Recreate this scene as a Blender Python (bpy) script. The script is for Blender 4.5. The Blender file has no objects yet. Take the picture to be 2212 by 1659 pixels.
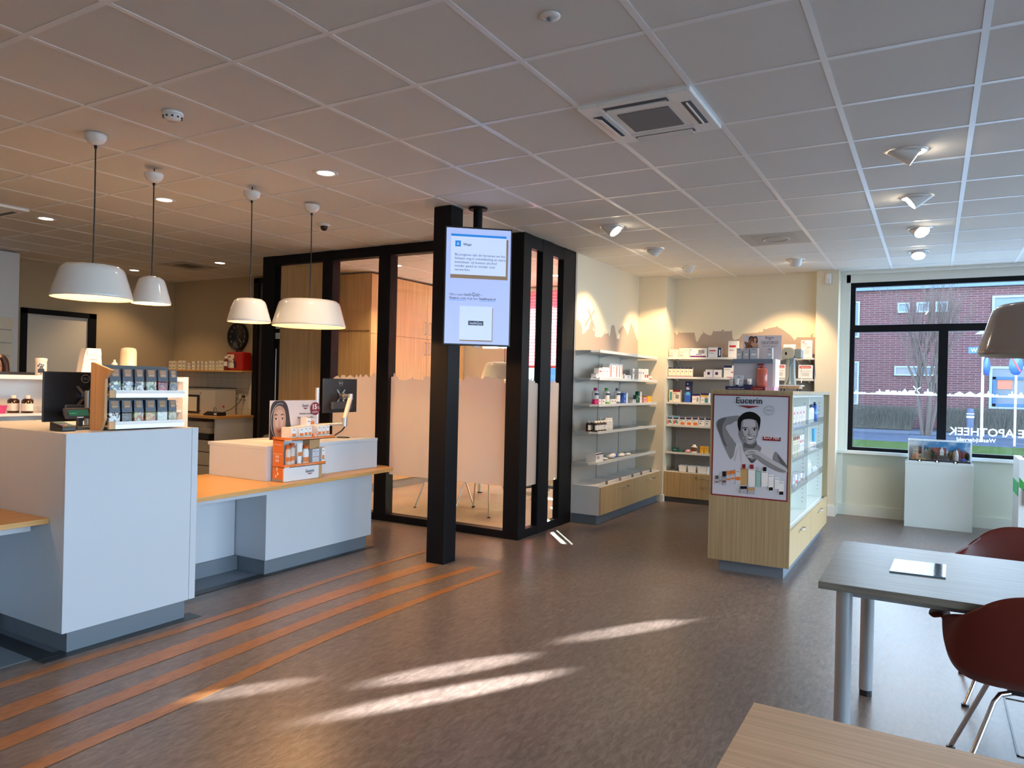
import bpy, math, random
from mathutils import Matrix, Vector
PI = math.pi
sc = bpy.context.scene
C = bpy.context.collection
random.seed(7)
H = 2.973                                   # ceiling height

# ------------------------------------------------------------------ camera
cam = bpy.data.cameras.new('camera'); cam.sensor_width = 36; cam.lens = 36*1569.41/2212; cam.clip_end = 300
camo = bpy.data.objects.new('camera', cam); C.objects.link(camo)
r_, d_, f_ = Vector((0.86495, 0.50132, 0.02307)), Vector((0.01996, 0.01155, -0.99973)), Vector((-0.50146, 0.86518, 0.0))
camo.matrix_world = Matrix(((r_.x, -d_.x, -f_.x, 1.6454), (r_.y, -d_.y, -f_.y, -3.4529), (r_.z, -d_.z, -f_.z, 1.5032), (0, 0, 0, 1)))
sc.camera = camo

# ------------------------------------------------------------------ exposure and light from outside
sc.view_settings.view_transform = 'Standard'; sc.view_settings.look = 'None'
sc.view_settings.gamma = 1; sc.view_settings.use_curve_mapping = False
sc.view_settings.exposure = 1.15
w = bpy.data.worlds.new('sky'); sc.world = w; w.use_nodes = True
nt = w.node_tree; bg = nt.nodes['Background']; bg.inputs[1].default_value = 4.4
tc = nt.nodes.new('ShaderNodeTexCoord'); sx = nt.nodes.new('ShaderNodeSeparateXYZ'); rp = nt.nodes.new('ShaderNodeValToRGB')
nt.links.new(tc.outputs['Generated'], sx.inputs[0]); nt.links.new(sx.outputs['Z'], rp.inputs[0]); nt.links.new(rp.outputs[0], bg.inputs[0])
rp.color_ramp.elements[0].color = (.70, .84, 1, 1); rp.color_ramp.elements[1].color = (.36, .57, 1, 1)
def lamp(name, kind, loc, energy, color, to=None, **kw):
    l = bpy.data.lights.new(name, kind); l.energy = energy; l.color = color
    for k, v in kw.items(): setattr(l, k, v)
    o = bpy.data.objects.new(name, l); C.objects.link(o); o.location = loc
    if to is not None: o.rotation_euler = (Vector(to)-Vector(loc)).to_track_quat('-Z', 'Y').to_euler()
    return o
lamp('sun', 'SUN', (-12, 20, 15), 32, (1, .95, .86), (-12+.64, 20-.768, 15-.60), angle=.009)
# added narrow spots in the street stand in for reflected sun streaking the floor
for (gx, gy), dist, el, cone, e in (((-.34, -.53), 11, 7.2, 1.0, 1.2e5), ((-.50, -.28), 12, 10.5, 1.0, 7.5e4), ((.06, .84), 11.5, 9.5, 1.0, 5.5e4), ((.62, 1.75), 9, 8.0, 1.0, 1.3e4), ((-1.17, -1.03), 9.5, 13., 1.0, 2e4)):
    dx, dy = .53, .848
    lamp('glint_stand_in', 'SPOT', (gx+dx*dist, gy+dy*dist, math.tan(math.radians(el))*dist), e, (1, .93, .95), (gx, gy, 0), spot_size=math.radians(cone), spot_blend=.85, shadow_soft_size=.02)
def portal(loc, to, sx_, sy_):
    o = lamp('daylight_portal', 'AREA', loc, 1, (1, 1, 1), to, shape='RECTANGLE', size=sx_, size_y=sy_)
    o.data.cycles.is_portal = True
portal((2.95, 6.5, 1.8), (2.95, 0, 1.8), 4.5, 2.0)
portal((5.35, .2, 1.5), (0, .2, 1.5), 11.5, 2.7)

# ------------------------------------------------------------------ materials
MATS = {}
def P(name, col, rough=.5, metal=0., bump=0, bscale=60, emit=0, ecol=None, spec=.5, var=0, vscale=4, coat=0, trans=0):
    if name in MATS: return MATS[name]
    m = bpy.data.materials.new(name); m.use_nodes = True; MATS[name] = m
    n = m.node_tree; b = n.nodes['Principled BSDF']
    b.inputs['Base Color'].default_value = (*col, 1); b.inputs['Roughness'].default_value = rough; b.inputs['Metallic'].default_value = metal
    b.inputs['Specular IOR Level'].default_value = spec; b.inputs['Coat Weight'].default_value = coat
    b.inputs['Transmission Weight'].default_value = trans
    if emit: b.inputs['Emission Color'].default_value = (*(ecol or col), 1); b.inputs['Emission Strength'].default_value = emit
    t = n.nodes.new('ShaderNodeTexCoord')
    if var:
        nz = n.nodes.new('ShaderNodeTexNoise'); nz.inputs['Scale'].default_value = vscale; nz.inputs['Detail'].default_value = 5
        n.links.new(t.outputs['Object'], nz.inputs['Vector'])
        mx = n.nodes.new('ShaderNodeMix'); mx.data_type = 'RGBA'; mx.inputs[6].default_value = (*[c*(1-var) for c in col], 1); mx.inputs[7].default_value = (*[min(1, c*(1+var)) for c in col], 1)
        n.links.new(nz.outputs['Fac'], mx.inputs[0]); n.links.new(mx.outputs[2], b.inputs['Base Color'])
    if bump:
        nz = n.nodes.new('ShaderNodeTexNoise'); nz.inputs['Scale'].default_value = bscale; nz.inputs['Detail'].default_value = 3
        bp = n.nodes.new('ShaderNodeBump'); bp.inputs['Strength'].default_value = bump; bp.inputs['Distance'].default_value = .002
        n.links.new(t.outputs['Object'], nz.inputs['Vector']); n.links.new(nz.outputs['Fac'], bp.inputs['Height']); n.links.new(bp.outputs[0], b.inputs['Normal'])
    return m
def wood(name, c1, c2, axis='z', rough=.4, fine=70, stretch=1.2):
    m = P(name, c1, rough); n = m.node_tree; b = n.nodes['Principled BSDF']
    t = n.nodes.new('ShaderNodeTexCoord'); mp = n.nodes.new('ShaderNodeMapping')
    s = {'x': (stretch, fine, fine), 'y': (fine, stretch, fine), 'z': (fine, fine, stretch)}[axis]; mp.inputs['Scale'].default_value = s
    nz = n.nodes.new('ShaderNodeTexNoise'); nz.inputs['Scale'].default_value = 1.; nz.inputs['Detail'].default_value = 4; nz.inputs['Distortion'].default_value = .6
    r = n.nodes.new('ShaderNodeValToRGB'); r.color_ramp.elements[0].position = .36; r.color_ramp.elements[1].position = .66
    r.color_ramp.elements[0].color = (*c2, 1); r.color_ramp.elements[1].color = (*c1, 1)
    n.links.new(t.outputs['Object'], mp.inputs[0]); n.links.new(mp.outputs[0], nz.inputs['Vector']); n.links.new(nz.outputs['Fac'], r.inputs[0]); n.links.new(r.outputs[0], b.inputs['Base Color'])
    return m
def linoleum(name, ca, cb, cc, rough=.28):
    m = P(name, ca, rough); n = m.node_tree; b = n.nodes['Principled BSDF']
    t = n.nodes.new('ShaderNodeTexCoord'); mp = n.nodes.new('ShaderNodeMapping'); mp.inputs['Scale'].default_value = (1, .30, 1)
    n.links.new(t.outputs['Object'], mp.inputs[0])
    n1 = n.nodes.new('ShaderNodeTexNoise'); n1.inputs['Scale'].default_value = 42; n1.inputs['Detail'].default_value = 8; n1.inputs['Roughness'].default_value = .7; n1.inputs['Distortion'].default_value = .7
    n2 = n.nodes.new('ShaderNodeTexNoise'); n2.inputs['Scale'].default_value = 3.5; n2.inputs['Detail'].default_value = 4
    for q in (n1, n2): n.links.new(mp.outputs[0], q.inputs['Vector'])
    r = n.nodes.new('ShaderNodeValToRGB'); e = r.color_ramp.elements; e[0].position = .34; e[0].color = (*cb, 1); e[1].position = .7; e[1].color = (*cc, 1); k = e.new(.5); k.color = (*ca, 1)
    n.links.new(n1.outputs['Fac'], r.inputs[0])
    mx = n.nodes.new('ShaderNodeMix'); mx.data_type = 'RGBA'; mx.blend_type = 'MULTIPLY'; mx.inputs[0].default_value = .5
    r2 = n.nodes.new('ShaderNodeValToRGB'); r2.color_ramp.elements[0].position = .3; r2.color_ramp.elements[0].color = (.62, .62, .62, 1); r2.color_ramp.elements[1].position = .7
    n.links.new(n2.outputs['Fac'], r2.inputs[0]); n.links.new(r.outputs[0], mx.inputs[6]); n.links.new(r2.outputs[0], mx.inputs[7]); n.links.new(mx.outputs[2], b.inputs['Base Color'])
    bp = n.nodes.new('ShaderNodeBump'); bp.inputs['Strength'].default_value = .25; bp.inputs['Distance'].default_value = .001
    n.links.new(n1.outputs['Fac'], bp.inputs['Height']); n.links.new(bp.outputs[0], b.inputs['Normal'])
    rr = n.nodes.new('ShaderNodeMapRange'); rr.inputs[3].default_value = rough-.06; rr.inputs[4].default_value = rough+.14
    n.links.new(n1.outputs['Fac'], rr.inputs[0]); n.links.new(rr.outputs[0], b.inputs['Roughness'])
    return m
def glassmat(name, tint=(1, 1, 1), refl=1.0):
    m = bpy.data.materials.new(name); m.use_nodes = True; MATS[name] = m; n = m.node_tree; n.nodes.clear()
    o = n.nodes.new('ShaderNodeOutputMaterial'); mx = n.nodes.new('ShaderNodeMixShader'); tr = n.nodes.new('ShaderNodeBsdfTransparent'); gl = n.nodes.new('ShaderNodeBsdfGlossy'); lw = n.nodes.new('ShaderNodeLayerWeight'); lw.inputs[0].default_value = .5; pw = n.nodes.new('ShaderNodeMath'); pw.operation = 'POWER'; pw.inputs[1].default_value = 4.5; fr = n.nodes.new('ShaderNodeMapRange'); fr.inputs[3].default_value = .03; fr.inputs[4].default_value = .55
    n.links.new(lw.outputs['Facing'], pw.inputs[0]); n.links.new(pw.outputs[0], fr.inputs[0]); tr.inputs[0].default_value = (*tint, 1); gl.inputs['Roughness'].default_value = 0; gl.inputs[0].default_value = (refl, refl, refl, 1)
    n.links.new(fr.outputs[0], mx.inputs[0]); n.links.new(tr.outputs[0], mx.inputs[1]); n.links.new(gl.outputs[0], mx.inputs[2]); n.links.new(mx.outputs[0], o.inputs[0]); return m
def frostmat(name, col, clear=.12, tl=.6):
    m = bpy.data.materials.new(name); m.use_nodes = True; MATS[name] = m; n = m.node_tree; n.nodes.clear()
    o = n.nodes.new('ShaderNodeOutputMaterial'); a = n.nodes.new('ShaderNodeMixShader'); b = n.nodes.new('ShaderNodeMixShader')
    df = n.nodes.new('ShaderNodeBsdfDiffuse'); t = n.nodes.new('ShaderNodeBsdfTranslucent'); tr = n.nodes.new('ShaderNodeBsdfTransparent')
    df.inputs[0].default_value = (*col, 1); t.inputs[0].default_value = (*col, 1); a.inputs[0].default_value = tl; b.inputs[0].default_value = clear
    n.links.new(df.outputs[0], a.inputs[1]); n.links.new(t.outputs[0], a.inputs[2]); n.links.new(a.outputs[0], b.inputs[1]); n.links.new(tr.outputs[0], b.inputs[2]); n.links.new(b.outputs[0], o.inputs[0]); return m
def brickmat(name, c1, c2, mortar, bw, rh, ms, axis='xz', rough=.8):
    m = P(name, c1, rough); n = m.node_tree; b = n.nodes['Principled BSDF']
    t = n.nodes.new('ShaderNodeTexCoord'); s = n.nodes.new('ShaderNodeSeparateXYZ'); c = n.nodes.new('ShaderNodeCombineXYZ')
    n.links.new(t.outputs['Object'], s.inputs[0]); n.links.new(s.outputs[axis[0].upper()], c.inputs[0]); n.links.new(s.outputs['Z'], c.inputs[1])
    br = n.nodes.new('ShaderNodeTexBrick'); n.links.new(c.outputs[0], br.inputs['Vector'])
    br.inputs['Color1'].default_value = (*c1, 1); br.inputs['Color2'].default_value = (*c2, 1); br.inputs['Mortar'].default_value = (*mortar, 1)
    br.inputs['Scale'].default_value = 1; br.inputs['Brick Width'].default_value = bw; br.inputs['Row Height'].default_value = rh; br.inputs['Mortar Size'].default_value = ms
    if rh == bw: br.offset = 0
    n.links.new(br.outputs['Color'], b.inputs['Base Color']); return m
WHITE = P('white_laminate', (.80, .81, .82), .35, spec=.4)
WALL = P('cream_wall_paint', (.74, .67, .52), .85, bump=.15, bscale=220)
WALLW = P('white_wall_paint', (.80, .79, .72), .85, bump=.1, bscale=220)
WALL_DIM = P('dimmed_cream_wall_paint', (.50, .39, .24), .85, bump=.15, bscale=220)  # cream wall paint with the office's dim warm light put into the colour
APRON = P('sage_wall_paint', (.66, .66, .54), .8)
GREYP = P('grey_plinth', (.16, .19, .23), .45)
BLACK = P('black_powder_coat', (.005, .005, .007), .5, spec=.18)
BLACKP = P('black_plastic', (.012, .012, .015), .35)
DARK = P('dark_grey_plastic', (.05, .055, .065), .4)
OAK = wood('oak_worktop', (.68, .38, .13), (.58, .31, .10), 'y', .38)
OAKV = wood('oak_veneer_vertical', (.60, .41, .20), (.44, .29, .13), 'z', .45)
OAKV_SHADED = wood('shaded_island_oak', (.45, .34, .19), (.34, .25, .135), 'z', .45, 90, 1.)  # darker copy of the oak veneer, the island's shade put into the colour
OAKH = wood('oak_veneer_fronts', (.62, .44, .23), (.53, .36, .18), 'z', .42, 50, .8)
OAKG = wood('grey_oak_top', (.25, .22, .18), (.15, .13, .105), 'x', .34, 120, 3)
OAKP = wood('pink_oak_top', (.80, .50, .29), (.64, .38, .21), 'x', .42, 110, 1.5)
PINE = wood('rack_pine', (.66, .40, .20), (.54, .31, .14), 'z', .5, 28, 1.5)
STEEL = P('brushed_steel', (.55, .56, .58), .28, 1.)
CHROME = P('chrome', (.75, .75, .76), .12, 1.)
ALU = P('satin_aluminium', (.50, .51, .53), .35, .8)
GLASS = glassmat('window_glass', (.93, .97, .96))
ACR = glassmat('clear_acrylic', (.96, .97, .98), .8)
FROST = frostmat('frosted_film', (.86, .82, .78))
BLIND = frostmat('red_blind_fabric', (.82, .12, .14), 0, .75)
SHELFG = P('pale_grey_shelf', (.62, .63, .62), .4)
BACKG = P('taupe_back_panel', (.34, .30, .27), .6)
SILH = P('taupe_wall_film', (.40, .32, .27), .7)
RED = P('printed_red', (.60, .03, .03), .45); NAVY = P('printed_navy', (.015, .02, .09), .4); PW = P('printed_white', (.86, .85, .84), .45)
CREAM = P('printed_cream', (.84, .78, .62), .5); ORANGE = P('printed_orange', (.78, .20, .03), .45); YELL = P('printed_yellow', (.85, .45, .02), .45)
GREEN = P('printed_green', (.05, .36, .06), .45); DKG = P('printed_dark_green', (.01, .10, .075), .45); BLUE = P('printed_blue', (.04, .13, .55), .4); LBLUE = P('printed_light_blue', (.10, .42, .75), .4)
PURP = P('printed_purple', (.13, .01, .12), .4); MAG = P('printed_magenta', (.48, .01, .14), .4); PINK = P('printed_pink', (.75, .35, .38), .4); TEAL = P('printed_teal', (.05, .30, .32), .4); GREYI = P('printed_grey', (.30, .30, .32), .5)
MAROON = P('printed_maroon', (.22, .008, .02), .4)
SKIN = P('printed_skin', (.50, .26, .17), .5)

# ------------------------------------------------------------------ mesh building
LOC = {}
class MB:
    def __init__(s): s.v = []; s.f = []; s.mi = []; s.sm = []; s.mats = []
    def _m(s, m):
        if m not in s.mats: s.mats.append(m)
        return s.mats.index(m)
    def add(s, vs, fs, m, smooth=False):
        b = len(s.v); k = s._m(m); s.v += [tuple(p) for p in vs]
        for f in fs: s.f.append([b+i for i in f]); s.mi.append(k); s.sm.append(smooth)
        return s
    def box(s, x0, y0, z0, x1, y1, z1, m):
        if x0 > x1: x0, x1 = x1, x0
        if y0 > y1: y0, y1 = y1, y0
        if z0 > z1: z0, z1 = z1, z0
        return s.add([(x0, y0, z0), (x1, y0, z0), (x1, y1, z0), (x0, y1, z0), (x0, y0, z1), (x1, y0, z1), (x1, y1, z1), (x0, y1, z1)],
              [(0, 3, 2, 1), (4, 5, 6, 7), (0, 1, 5, 4), (1, 2, 6, 5), (2, 3, 7, 6), (3, 0, 4, 7)], m)
    def poly(s, pts, m): return s.add(pts, [list(range(len(pts)))], m)
    def prism(s, pts, vec, m):            # planar outline pushed along vec
        n = len(pts); q = [tuple(a+b for a, b in zip(p, vec)) for p in pts]
        return s.add(list(pts)+q, [list(range(n))[::-1], list(range(n, 2*n))]+[(i, (i+1) % n, n+(i+1) % n, n+i) for i in range(n)], m)
    def tube(s, path, r, m, n=10, cap=True):
        path = [Vector(p) for p in path]; rs = r if isinstance(r, (list, tuple)) else [r]*len(path); vs = []; fs = []
        pu = None
        for i, p in enumerate(path):
            t = (path[min(i+1, len(path)-1)]-path[max(i-1, 0)]).normalized()
            u = (pu-t*pu.dot(t)) if pu is not None else t.orthogonal()
            if u.length < 1e-6: u = t.orthogonal()
            u.normalize(); pu = u; v = t.cross(u)
            for k in range(n): a = 2*PI*k/n; vs.append(p+(u*math.cos(a)+v*math.sin(a))*rs[i])
        for i in range(len(path)-1):
            for k in range(n): fs.append((i*n+k, i*n+(k+1) % n, (i+1)*n+(k+1) % n, (i+1)*n+k))
        s.add(vs, fs, m, True)
        if cap: s.add([vs[k] for k in range(n)], [list(range(n))[::-1]], m); s.add(vs[-n:], [list(range(n))], m)
        return s
    def lathe(s, prof, c, m, n=24, rx=1, ry=1):
        vs = []; fs = []
        for (r, z) in prof:
            for k in range(n): a = 2*PI*k/n; vs.append((c[0]+r*rx*math.cos(a), c[1]+r*ry*math.sin(a), c[2]+z))
        for i in range(len(prof)-1):
            for k in range(n): fs.append((i*n+k, i*n+(k+1) % n, (i+1)*n+(k+1) % n, (i+1)*n+k))
        return s.add(vs, fs, m, True)
    def ball(s, c, r, m, n=14, sc_=(1, 1, 1)):
        pr = [(max(1e-4, math.sin(PI*i/n)), -math.cos(PI*i/n)) for i in range(n+1)]
        vs = []; fs = []; k2 = n*2
        for (a, z) in pr:
            for k in range(k2): t = 2*PI*k/k2; vs.append((c[0]+r*a*math.cos(t)*sc_[0], c[1]+r*a*math.sin(t)*sc_[1], c[2]+r*z*sc_[2]))
        for i in range(n):
            for k in range(k2): fs.append((i*k2+k, i*k2+(k+1) % k2, (i+1)*k2+(k+1) % k2, (i+1)*k2+k))
        return s.add(vs, fs, m, True)
    def disc(s, c, r, nrm, m, n=24, ry=None):
        nrm = Vector(nrm).normalized(); u = nrm.orthogonal().normalized() if abs(nrm.z) > .9 else Vector((0, 0, 1)).cross(nrm).normalized(); v = nrm.cross(u)
        ry = ry or r
        return s.poly([tuple(Vector(c)+u*r*math.cos(2*PI*k/n)+v*ry*math.sin(2*PI*k/n)) for k in range(n)], m)
    def text(s, txt, m, size, org, xd=(1, 0, 0), up=(0, 0, 1), align='CENTER', bold=0, shear=0, depth=0, width=None):
        cu = bpy.data.curves.new('t', 'FONT'); cu.body = txt; cu.size = size; cu.align_x = align; cu.offset = bold*size; cu.shear = shear; cu.resolution_u = 2; cu.extrude = depth
        ob = bpy.data.objects.new('t', cu); me = bpy.data.meshes.new_from_object(ob)
        xd = Vector(xd); up = Vector(up); nn = xd.cross(up); o = Vector(org)
        k = 1
        if width and len(me.vertices):
            xs = [v.co.x for v in me.vertices]; k = width/max(1e-6, max(xs)-min(xs))
        vs = [o+xd*v.co.x*k+up*v.co.y+nn*v.co.z for v in me.vertices]
        s.add(vs, [list(p.vertices) for p in me.polygons], m)
        bpy.data.objects.remove(ob); bpy.data.curves.remove(cu); bpy.data.meshes.remove(me); return s
    def build(s, name, parent=None, origin=None, local=False, bevel=0, sub=0, auto=False):
        off = Vector((0, 0, 0))
        if not local:
            if origin is not None: off = Vector(origin)
            elif parent is not None: off = LOC.get(parent.name, Vector((0, 0, 0)))
        me = bpy.data.meshes.new(name); me.from_pydata([tuple(Vector(p)-off) for p in s.v], [], s.f)
        for m in s.mats: me.materials.append(m)
        for p, k, q in zip(me.polygons, s.mi, s.sm): p.material_index = k; p.use_smooth = q
        me.update()
        o = bpy.data.objects.new(name, me); C.objects.link(o)
        if parent is not None:
            o.parent = parent
            if origin is not None and not local: o.location = off-LOC.get(parent.name, Vector((0, 0, 0)))
        elif origin is not None: o.location = off
        LOC[o.name] = Vector(off)
        if bevel: b = o.modifiers.new('b', 'BEVEL'); b.width = bevel; b.segments = 2; b.limit_method = 'ANGLE'
        if sub: b = o.modifiers.new('s', 'SUBSURF'); b.levels = sub; b.render_levels = sub
        return o
def tag(o, label=None, cat=None, group=None, kind=None):
    if label: o['label'] = label
    if cat: o['category'] = cat
    if group: o['group'] = group
    if kind: o['kind'] = kind
    return o
def thing(name, label, cat, loc=(0, 0, 0), rz=0, group=None, kind=None):
    o = bpy.data.objects.new(name, None); C.objects.link(o); o.location = loc; o.rotation_euler = (0, 0, rz); o.empty_display_size = .1
    LOC[o.name] = Vector(loc) if not rz else Vector(loc)
    return tag(o, label, cat, group, kind)
def copy_tree(o, parent=None):
    c = o.copy(); C.objects.link(c); c.parent = parent
    for ch in list(o.children): copy_tree(ch, c)
    return c
def struct(name, mb, **k): return tag(mb.build(name, **k), kind='structure')
def smooth_loop(pts, k=5):                  # closed Catmull-Rom through 2D points
    n = len(pts); out = []
    for i in range(n):
        p0, p1, p2, p3 = pts[i-1], pts[i], pts[(i+1) % n], pts[(i+2) % n]
        for j in range(k):
            t = j/k
            out.append(tuple(.5*((2*b)+(-a+c)*t+(2*a-5*b+4*c-d)*t*t+(-a+3*b-3*c+d)*t**3) for a, b, c, d in zip(p0, p1, p2, p3)))
    return out
ORD = ['first', 'second', 'third', 'fourth', 'fifth', 'sixth', 'seventh', 'eighth', 'ninth', 'tenth', 'eleventh', 'twelfth', 'thirteenth', 'fourteenth', 'fifteenth', 'sixteenth', 'seventeenth', 'eighteenth', 'nineteenth', 'twentieth', 'twenty-first', 'twenty-second', 'twenty-third', 'twenty-fourth']
sc.cycles.use_denoising = True; sc.cycles.max_bounces = 10; sc.cycles.diffuse_bounces = 6; sc.cycles.glossy_bounces = 5; sc.cycles.transmission_bounces = 6; sc.cycles.transparent_max_bounces = 24
sc.cycles.sample_clamp_indirect = 6; sc.cycles.caustics_reflective = False; sc.cycles.caustics_refractive = False; sc.cycles.blur_glossy = .5
# ================================================================== SETTING
LINO = linoleum('brown_marbled_linoleum', (.215, .165, .14), (.135, .103, .090), (.33, .26, .225))
STRIPE = linoleum('orange_marbled_linoleum', (.44, .185, .055), (.33, .13, .04), (.54, .24, .08))
LINO2 = linoleum('beige_marbled_linoleum', (.50, .38, .27), (.42, .31, .22), (.58, .46, .34), .35)
DLINO = P('dark_linoleum_edge', (.030, .032, .036), .35)
m = MB(); m.box(-8.8, -6.5, -.1, 5.4, 6.45, 0, LINO); struct('floor', m)
m = MB(); m.box(-5.4, 2.7, 0, -1.83, 6.2, .004, LINO2); struct('floor_meeting_room', m)
def stripe(name, pts, wd, end):
    m = MB(); L = []; Rr = []
    for (x, y, q) in pts: L.append((x-q/2, y, .0016)); Rr.append((x+q/2, y, .0016))
    x, y, q = pts[-1]; tip = [(x+q/2*math.cos(a), y+q/2*math.sin(a)*1.2, .0016) for a in [PI*i/8 for i in range(1, 8)]] if end else []
    m.prism(Rr+tip+L[::-1], (0, 0, .0012), STRIPE); struct(name, m)
def curve(xs):                               # (x, y, width) control points -> smooth list
    out = []
    for i in range(len(xs)-1):
        for j in range(6):
            t = j/6; p0 = xs[max(i-1, 0)]; p1 = xs[i]; p2 = xs[i+1]; p3 = xs[min(i+2, len(xs)-1)]
            out.append(tuple(.5*(2*b+(-a+c)*t+(2*a-5*b+4*c-d)*t*t+(-a+3*b-3*c+d)*t**3) for a, b, c, d in zip(p0, p1, p2, p3)))
    return out+[xs[-1]]
stripe('trim_1', curve([(-2.02, -3.6, .05), (-2.195, -1.65, .072), (-2.185, -.66, .072), (-2.235, .4, .066), (-2.245, 1.1, .06), (-2.215, 1.9, .03)]), 0, 1)
stripe('trim_2', curve([(-1.70, -3.6, .13), (-1.868, -1.8, .135), (-1.915, -.83, .135), (-1.945, .1, .135), (-1.935, .8, .135), (-1.90, 1.42, .13)]), 0, 0)
stripe('trim_3', curve([(-1.42, -3.6, .11), (-1.58, -1.94, .104), (-1.625, -1.05, .104), (-1.675, -.1, .1), (-1.675, .5, .1), (-1.64, .85, .09), (-1.565, 1.5, .075)]), 0, 1)
stripe('trim_4', curve([(-1.14, -3.6, .085), (-1.29, -1.94, .078), (-1.315, -1.28, .078), (-1.385, -.4, .08), (-1.39, .3, .08), (-1.37, .9, .07), (-1.325, 1.52, .06)]), 0, 1)
m = MB()
m.box(-2.42, -1.40, .0005, -2.30, -.47, .003, DLINO); m.box(-3.2, -4, .0005, -2.42, -1.2, .003, GREYP)
m.box(-3.2, -1.40, .0035, -2.36, -1.30, .005, DLINO)
m.box(-3.2, -.5, .0005, -2.74, .42, .003, GREYP); m.box(-2.78, -.5, .0035, -2.70, 1.62, .005, DLINO)
struct('trim_5', m)
m = MB(); hx0, hx1, hy0, hy1 = 1.978, 2.6, .24, .92
for a in ((hx0, hy0, hx1, hy0+.008), (hx0, hy1-.008, hx1, hy1), (hx0, hy0, hx0+.008, hy1), (hx1-.008, hy0, hx1, hy1)): m.box(a[0], a[1], .0005, a[2], a[3], .004, BLACKP)
struct('trim_6', m)
# ceiling with exposed grid
TILE = P('mineral_ceiling_tile', (.76, .735, .68), .9, bump=.35, bscale=420)
TBAR = P('ceiling_grid_metal', (.86, .86, .86), .32, spec=.6)
m = MB(); m.box(-8.8, -6.5, H+.012, 5.4, 6.45, H+.12, TILE)
for i in range(-15, 10):                     # each tile is a slightly dropped panel between the bars
    for j in range(-11, 11):
        x, y = .6*i, .6*j
        if (i, j) == (0, 0): continue
        m.box(x+.0155, y+.0155, H-.004, x+.5845, y+.5845, H+.014, TILE)
struct('ceiling', m)
m = MB()
for i in range(-15, 10): m.box(.6*i-.0145, -6.5, H-.0065, .6*i+.0145, 6.45, H+.013, TBAR)
for j in range(-11, 11): m.box(-8.8, .6*j-.0145, H-.0063, 5.4, .6*j+.0145, H+.0125, TBAR)
struct('trim_7', m)
TILEW = brickmat('white_wall_tiles', (.72, .68, .58), (.74, .70, .61), (.45, .41, .34), .15, .15, .0022, 'xz', .25)
HH = H+.1
m = MB(); m.box(-8.8, -6.5, 0, -8.65, 1.51, HH, WALL_DIM); m.box(-8.8, 2.49, 0, -8.65, 3.9, HH, WALL_DIM); m.box(-8.8, 1.51, 2.355, -8.65, 2.49, HH, WALL_DIM); struct('wall_left', m)
m = MB(); m.box(-8.8, 3.72, 0, -6.78, 3.9, HH, WALL_DIM); m.box(-6.8, 3.72, 2.93, -5.4, 3.9, HH, WALL_DIM); m.box(-6.0, 3.72, 0, -5.4, 3.9, 2.93, WALL_DIM); struct('wall_back_office', m)
m = MB(); m.box(-8.65, 3.712, .97, -6.79, 3.722, 1.58, TILEW); struct('trim_8', m)
m = MB(); m.box(-5.5, 2.75, 0, -5.42, 6.3, HH, WALL); struct('wall_meeting_left', m)
# outer back wall: unseen high opening added for sun, and blinded meeting room window
m = MB(); y0, y1 = 6.2, 6.42
m.box(-5.5, y0, 0, -4.62, y1, HH, WALLW); m.box(-4.62, y0, 0, -4.02, y1, 2.05, WALLW); m.box(-4.62, y0, 2.955, -4.02, y1, HH, WALLW); m.box(-4.62, y0, 2.05, -4.50, y1, 2.955, WALLW)
m.box(-4.02, y0, 0, -3.98, y1, HH, WALLW); m.box(-3.98, y0, 0, -1.95, y1, .82, WALLW); m.box(-3.98, y0, 2.9, -1.95, y1, HH, WALLW)
m.box(-1.95, y0, 0, .39, y1, HH, WALL); struct('wall_back', m)
m = MB(); m.box(-1.93, 3.8, 0, -1.80, 6.2, HH, WALL); m.box(-1.86, 3.78, 0, -1.78, 3.84, H, STEEL if 0 else ALU); struct('wall_shelf', m)
m = MB(); m.box(-1.80, 5.84, 0, -1.416, 6.2, HH, WALL); struct('wall_pier_left', m)
m = MB(); m.box(.39, 6.07, 0, .64, 6.42, HH, WALL); struct('wall_pier_right', m)
m = MB(); m.box(.64, 6.33, 0, 5.3, 6.52, .79, APRON); m.box(.64, 6.33, .79, .745, 6.52, HH, WALLW); m.box(.64, 6.33, 2.84, 5.3, 6.52, HH, WALLW)
m.box(.64, 6.318, 0, .70, 6.335, HH, WALLW)
struct('wall_window', m)
m = MB(); m.box(.64, 6.24, 2.935, 5.3, 6.34, H+.01, WALLW); struct('trim_9', m)
m = MB(); m.box(.64, 6.312, 0, 5.3, 6.33, .13, P('sage_baseboard', (.70, .70, .60), .5)); m.box(.39, 6.052, 0, .655, 6.07, .13, WALLW); m.box(.64, 6.06, 0, .655, 6.33, .13, WALLW)
struct('baseboard_window', m)
m = MB(); m.box(-1.52, 5.826, 0, -1.40, 5.84, .09, WALLW); m.box(-1.416, 5.83, 0, -1.402, 5.9, .09, WALLW); struct('baseboard_pier', m)
m = MB(); m.box(.60, 6.255, .755, 5.3, 6.43, .79, P('white_window_sill', (.80, .82, .80), .3)); struct('trim_10', m)
# walls behind and beside the camera with their shop windows
m = MB()
m.box(5.3, -6.5, 0, 5.45, 6.5, .12, WALLW); m.box(5.3, -6.5, 2.85, 5.45, 6.5, HH, WALLW)
for y in (-6.5, -3.3, 0, 3.2, 6.4): m.box(5.3, y-.06, .12, 5.45, y+.06, 2.85, BLACK)
struct('wall_right', m)
m = MB(); m.box(-8.8, -6.5, 0, 5.4, -6.35, HH, WALL); struct('wall_front', m)
m = MB(); m.box(5.36, -6.4, .12, 5.37, 6.4, 2.85, GLASS); struct('window_4', m)
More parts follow.
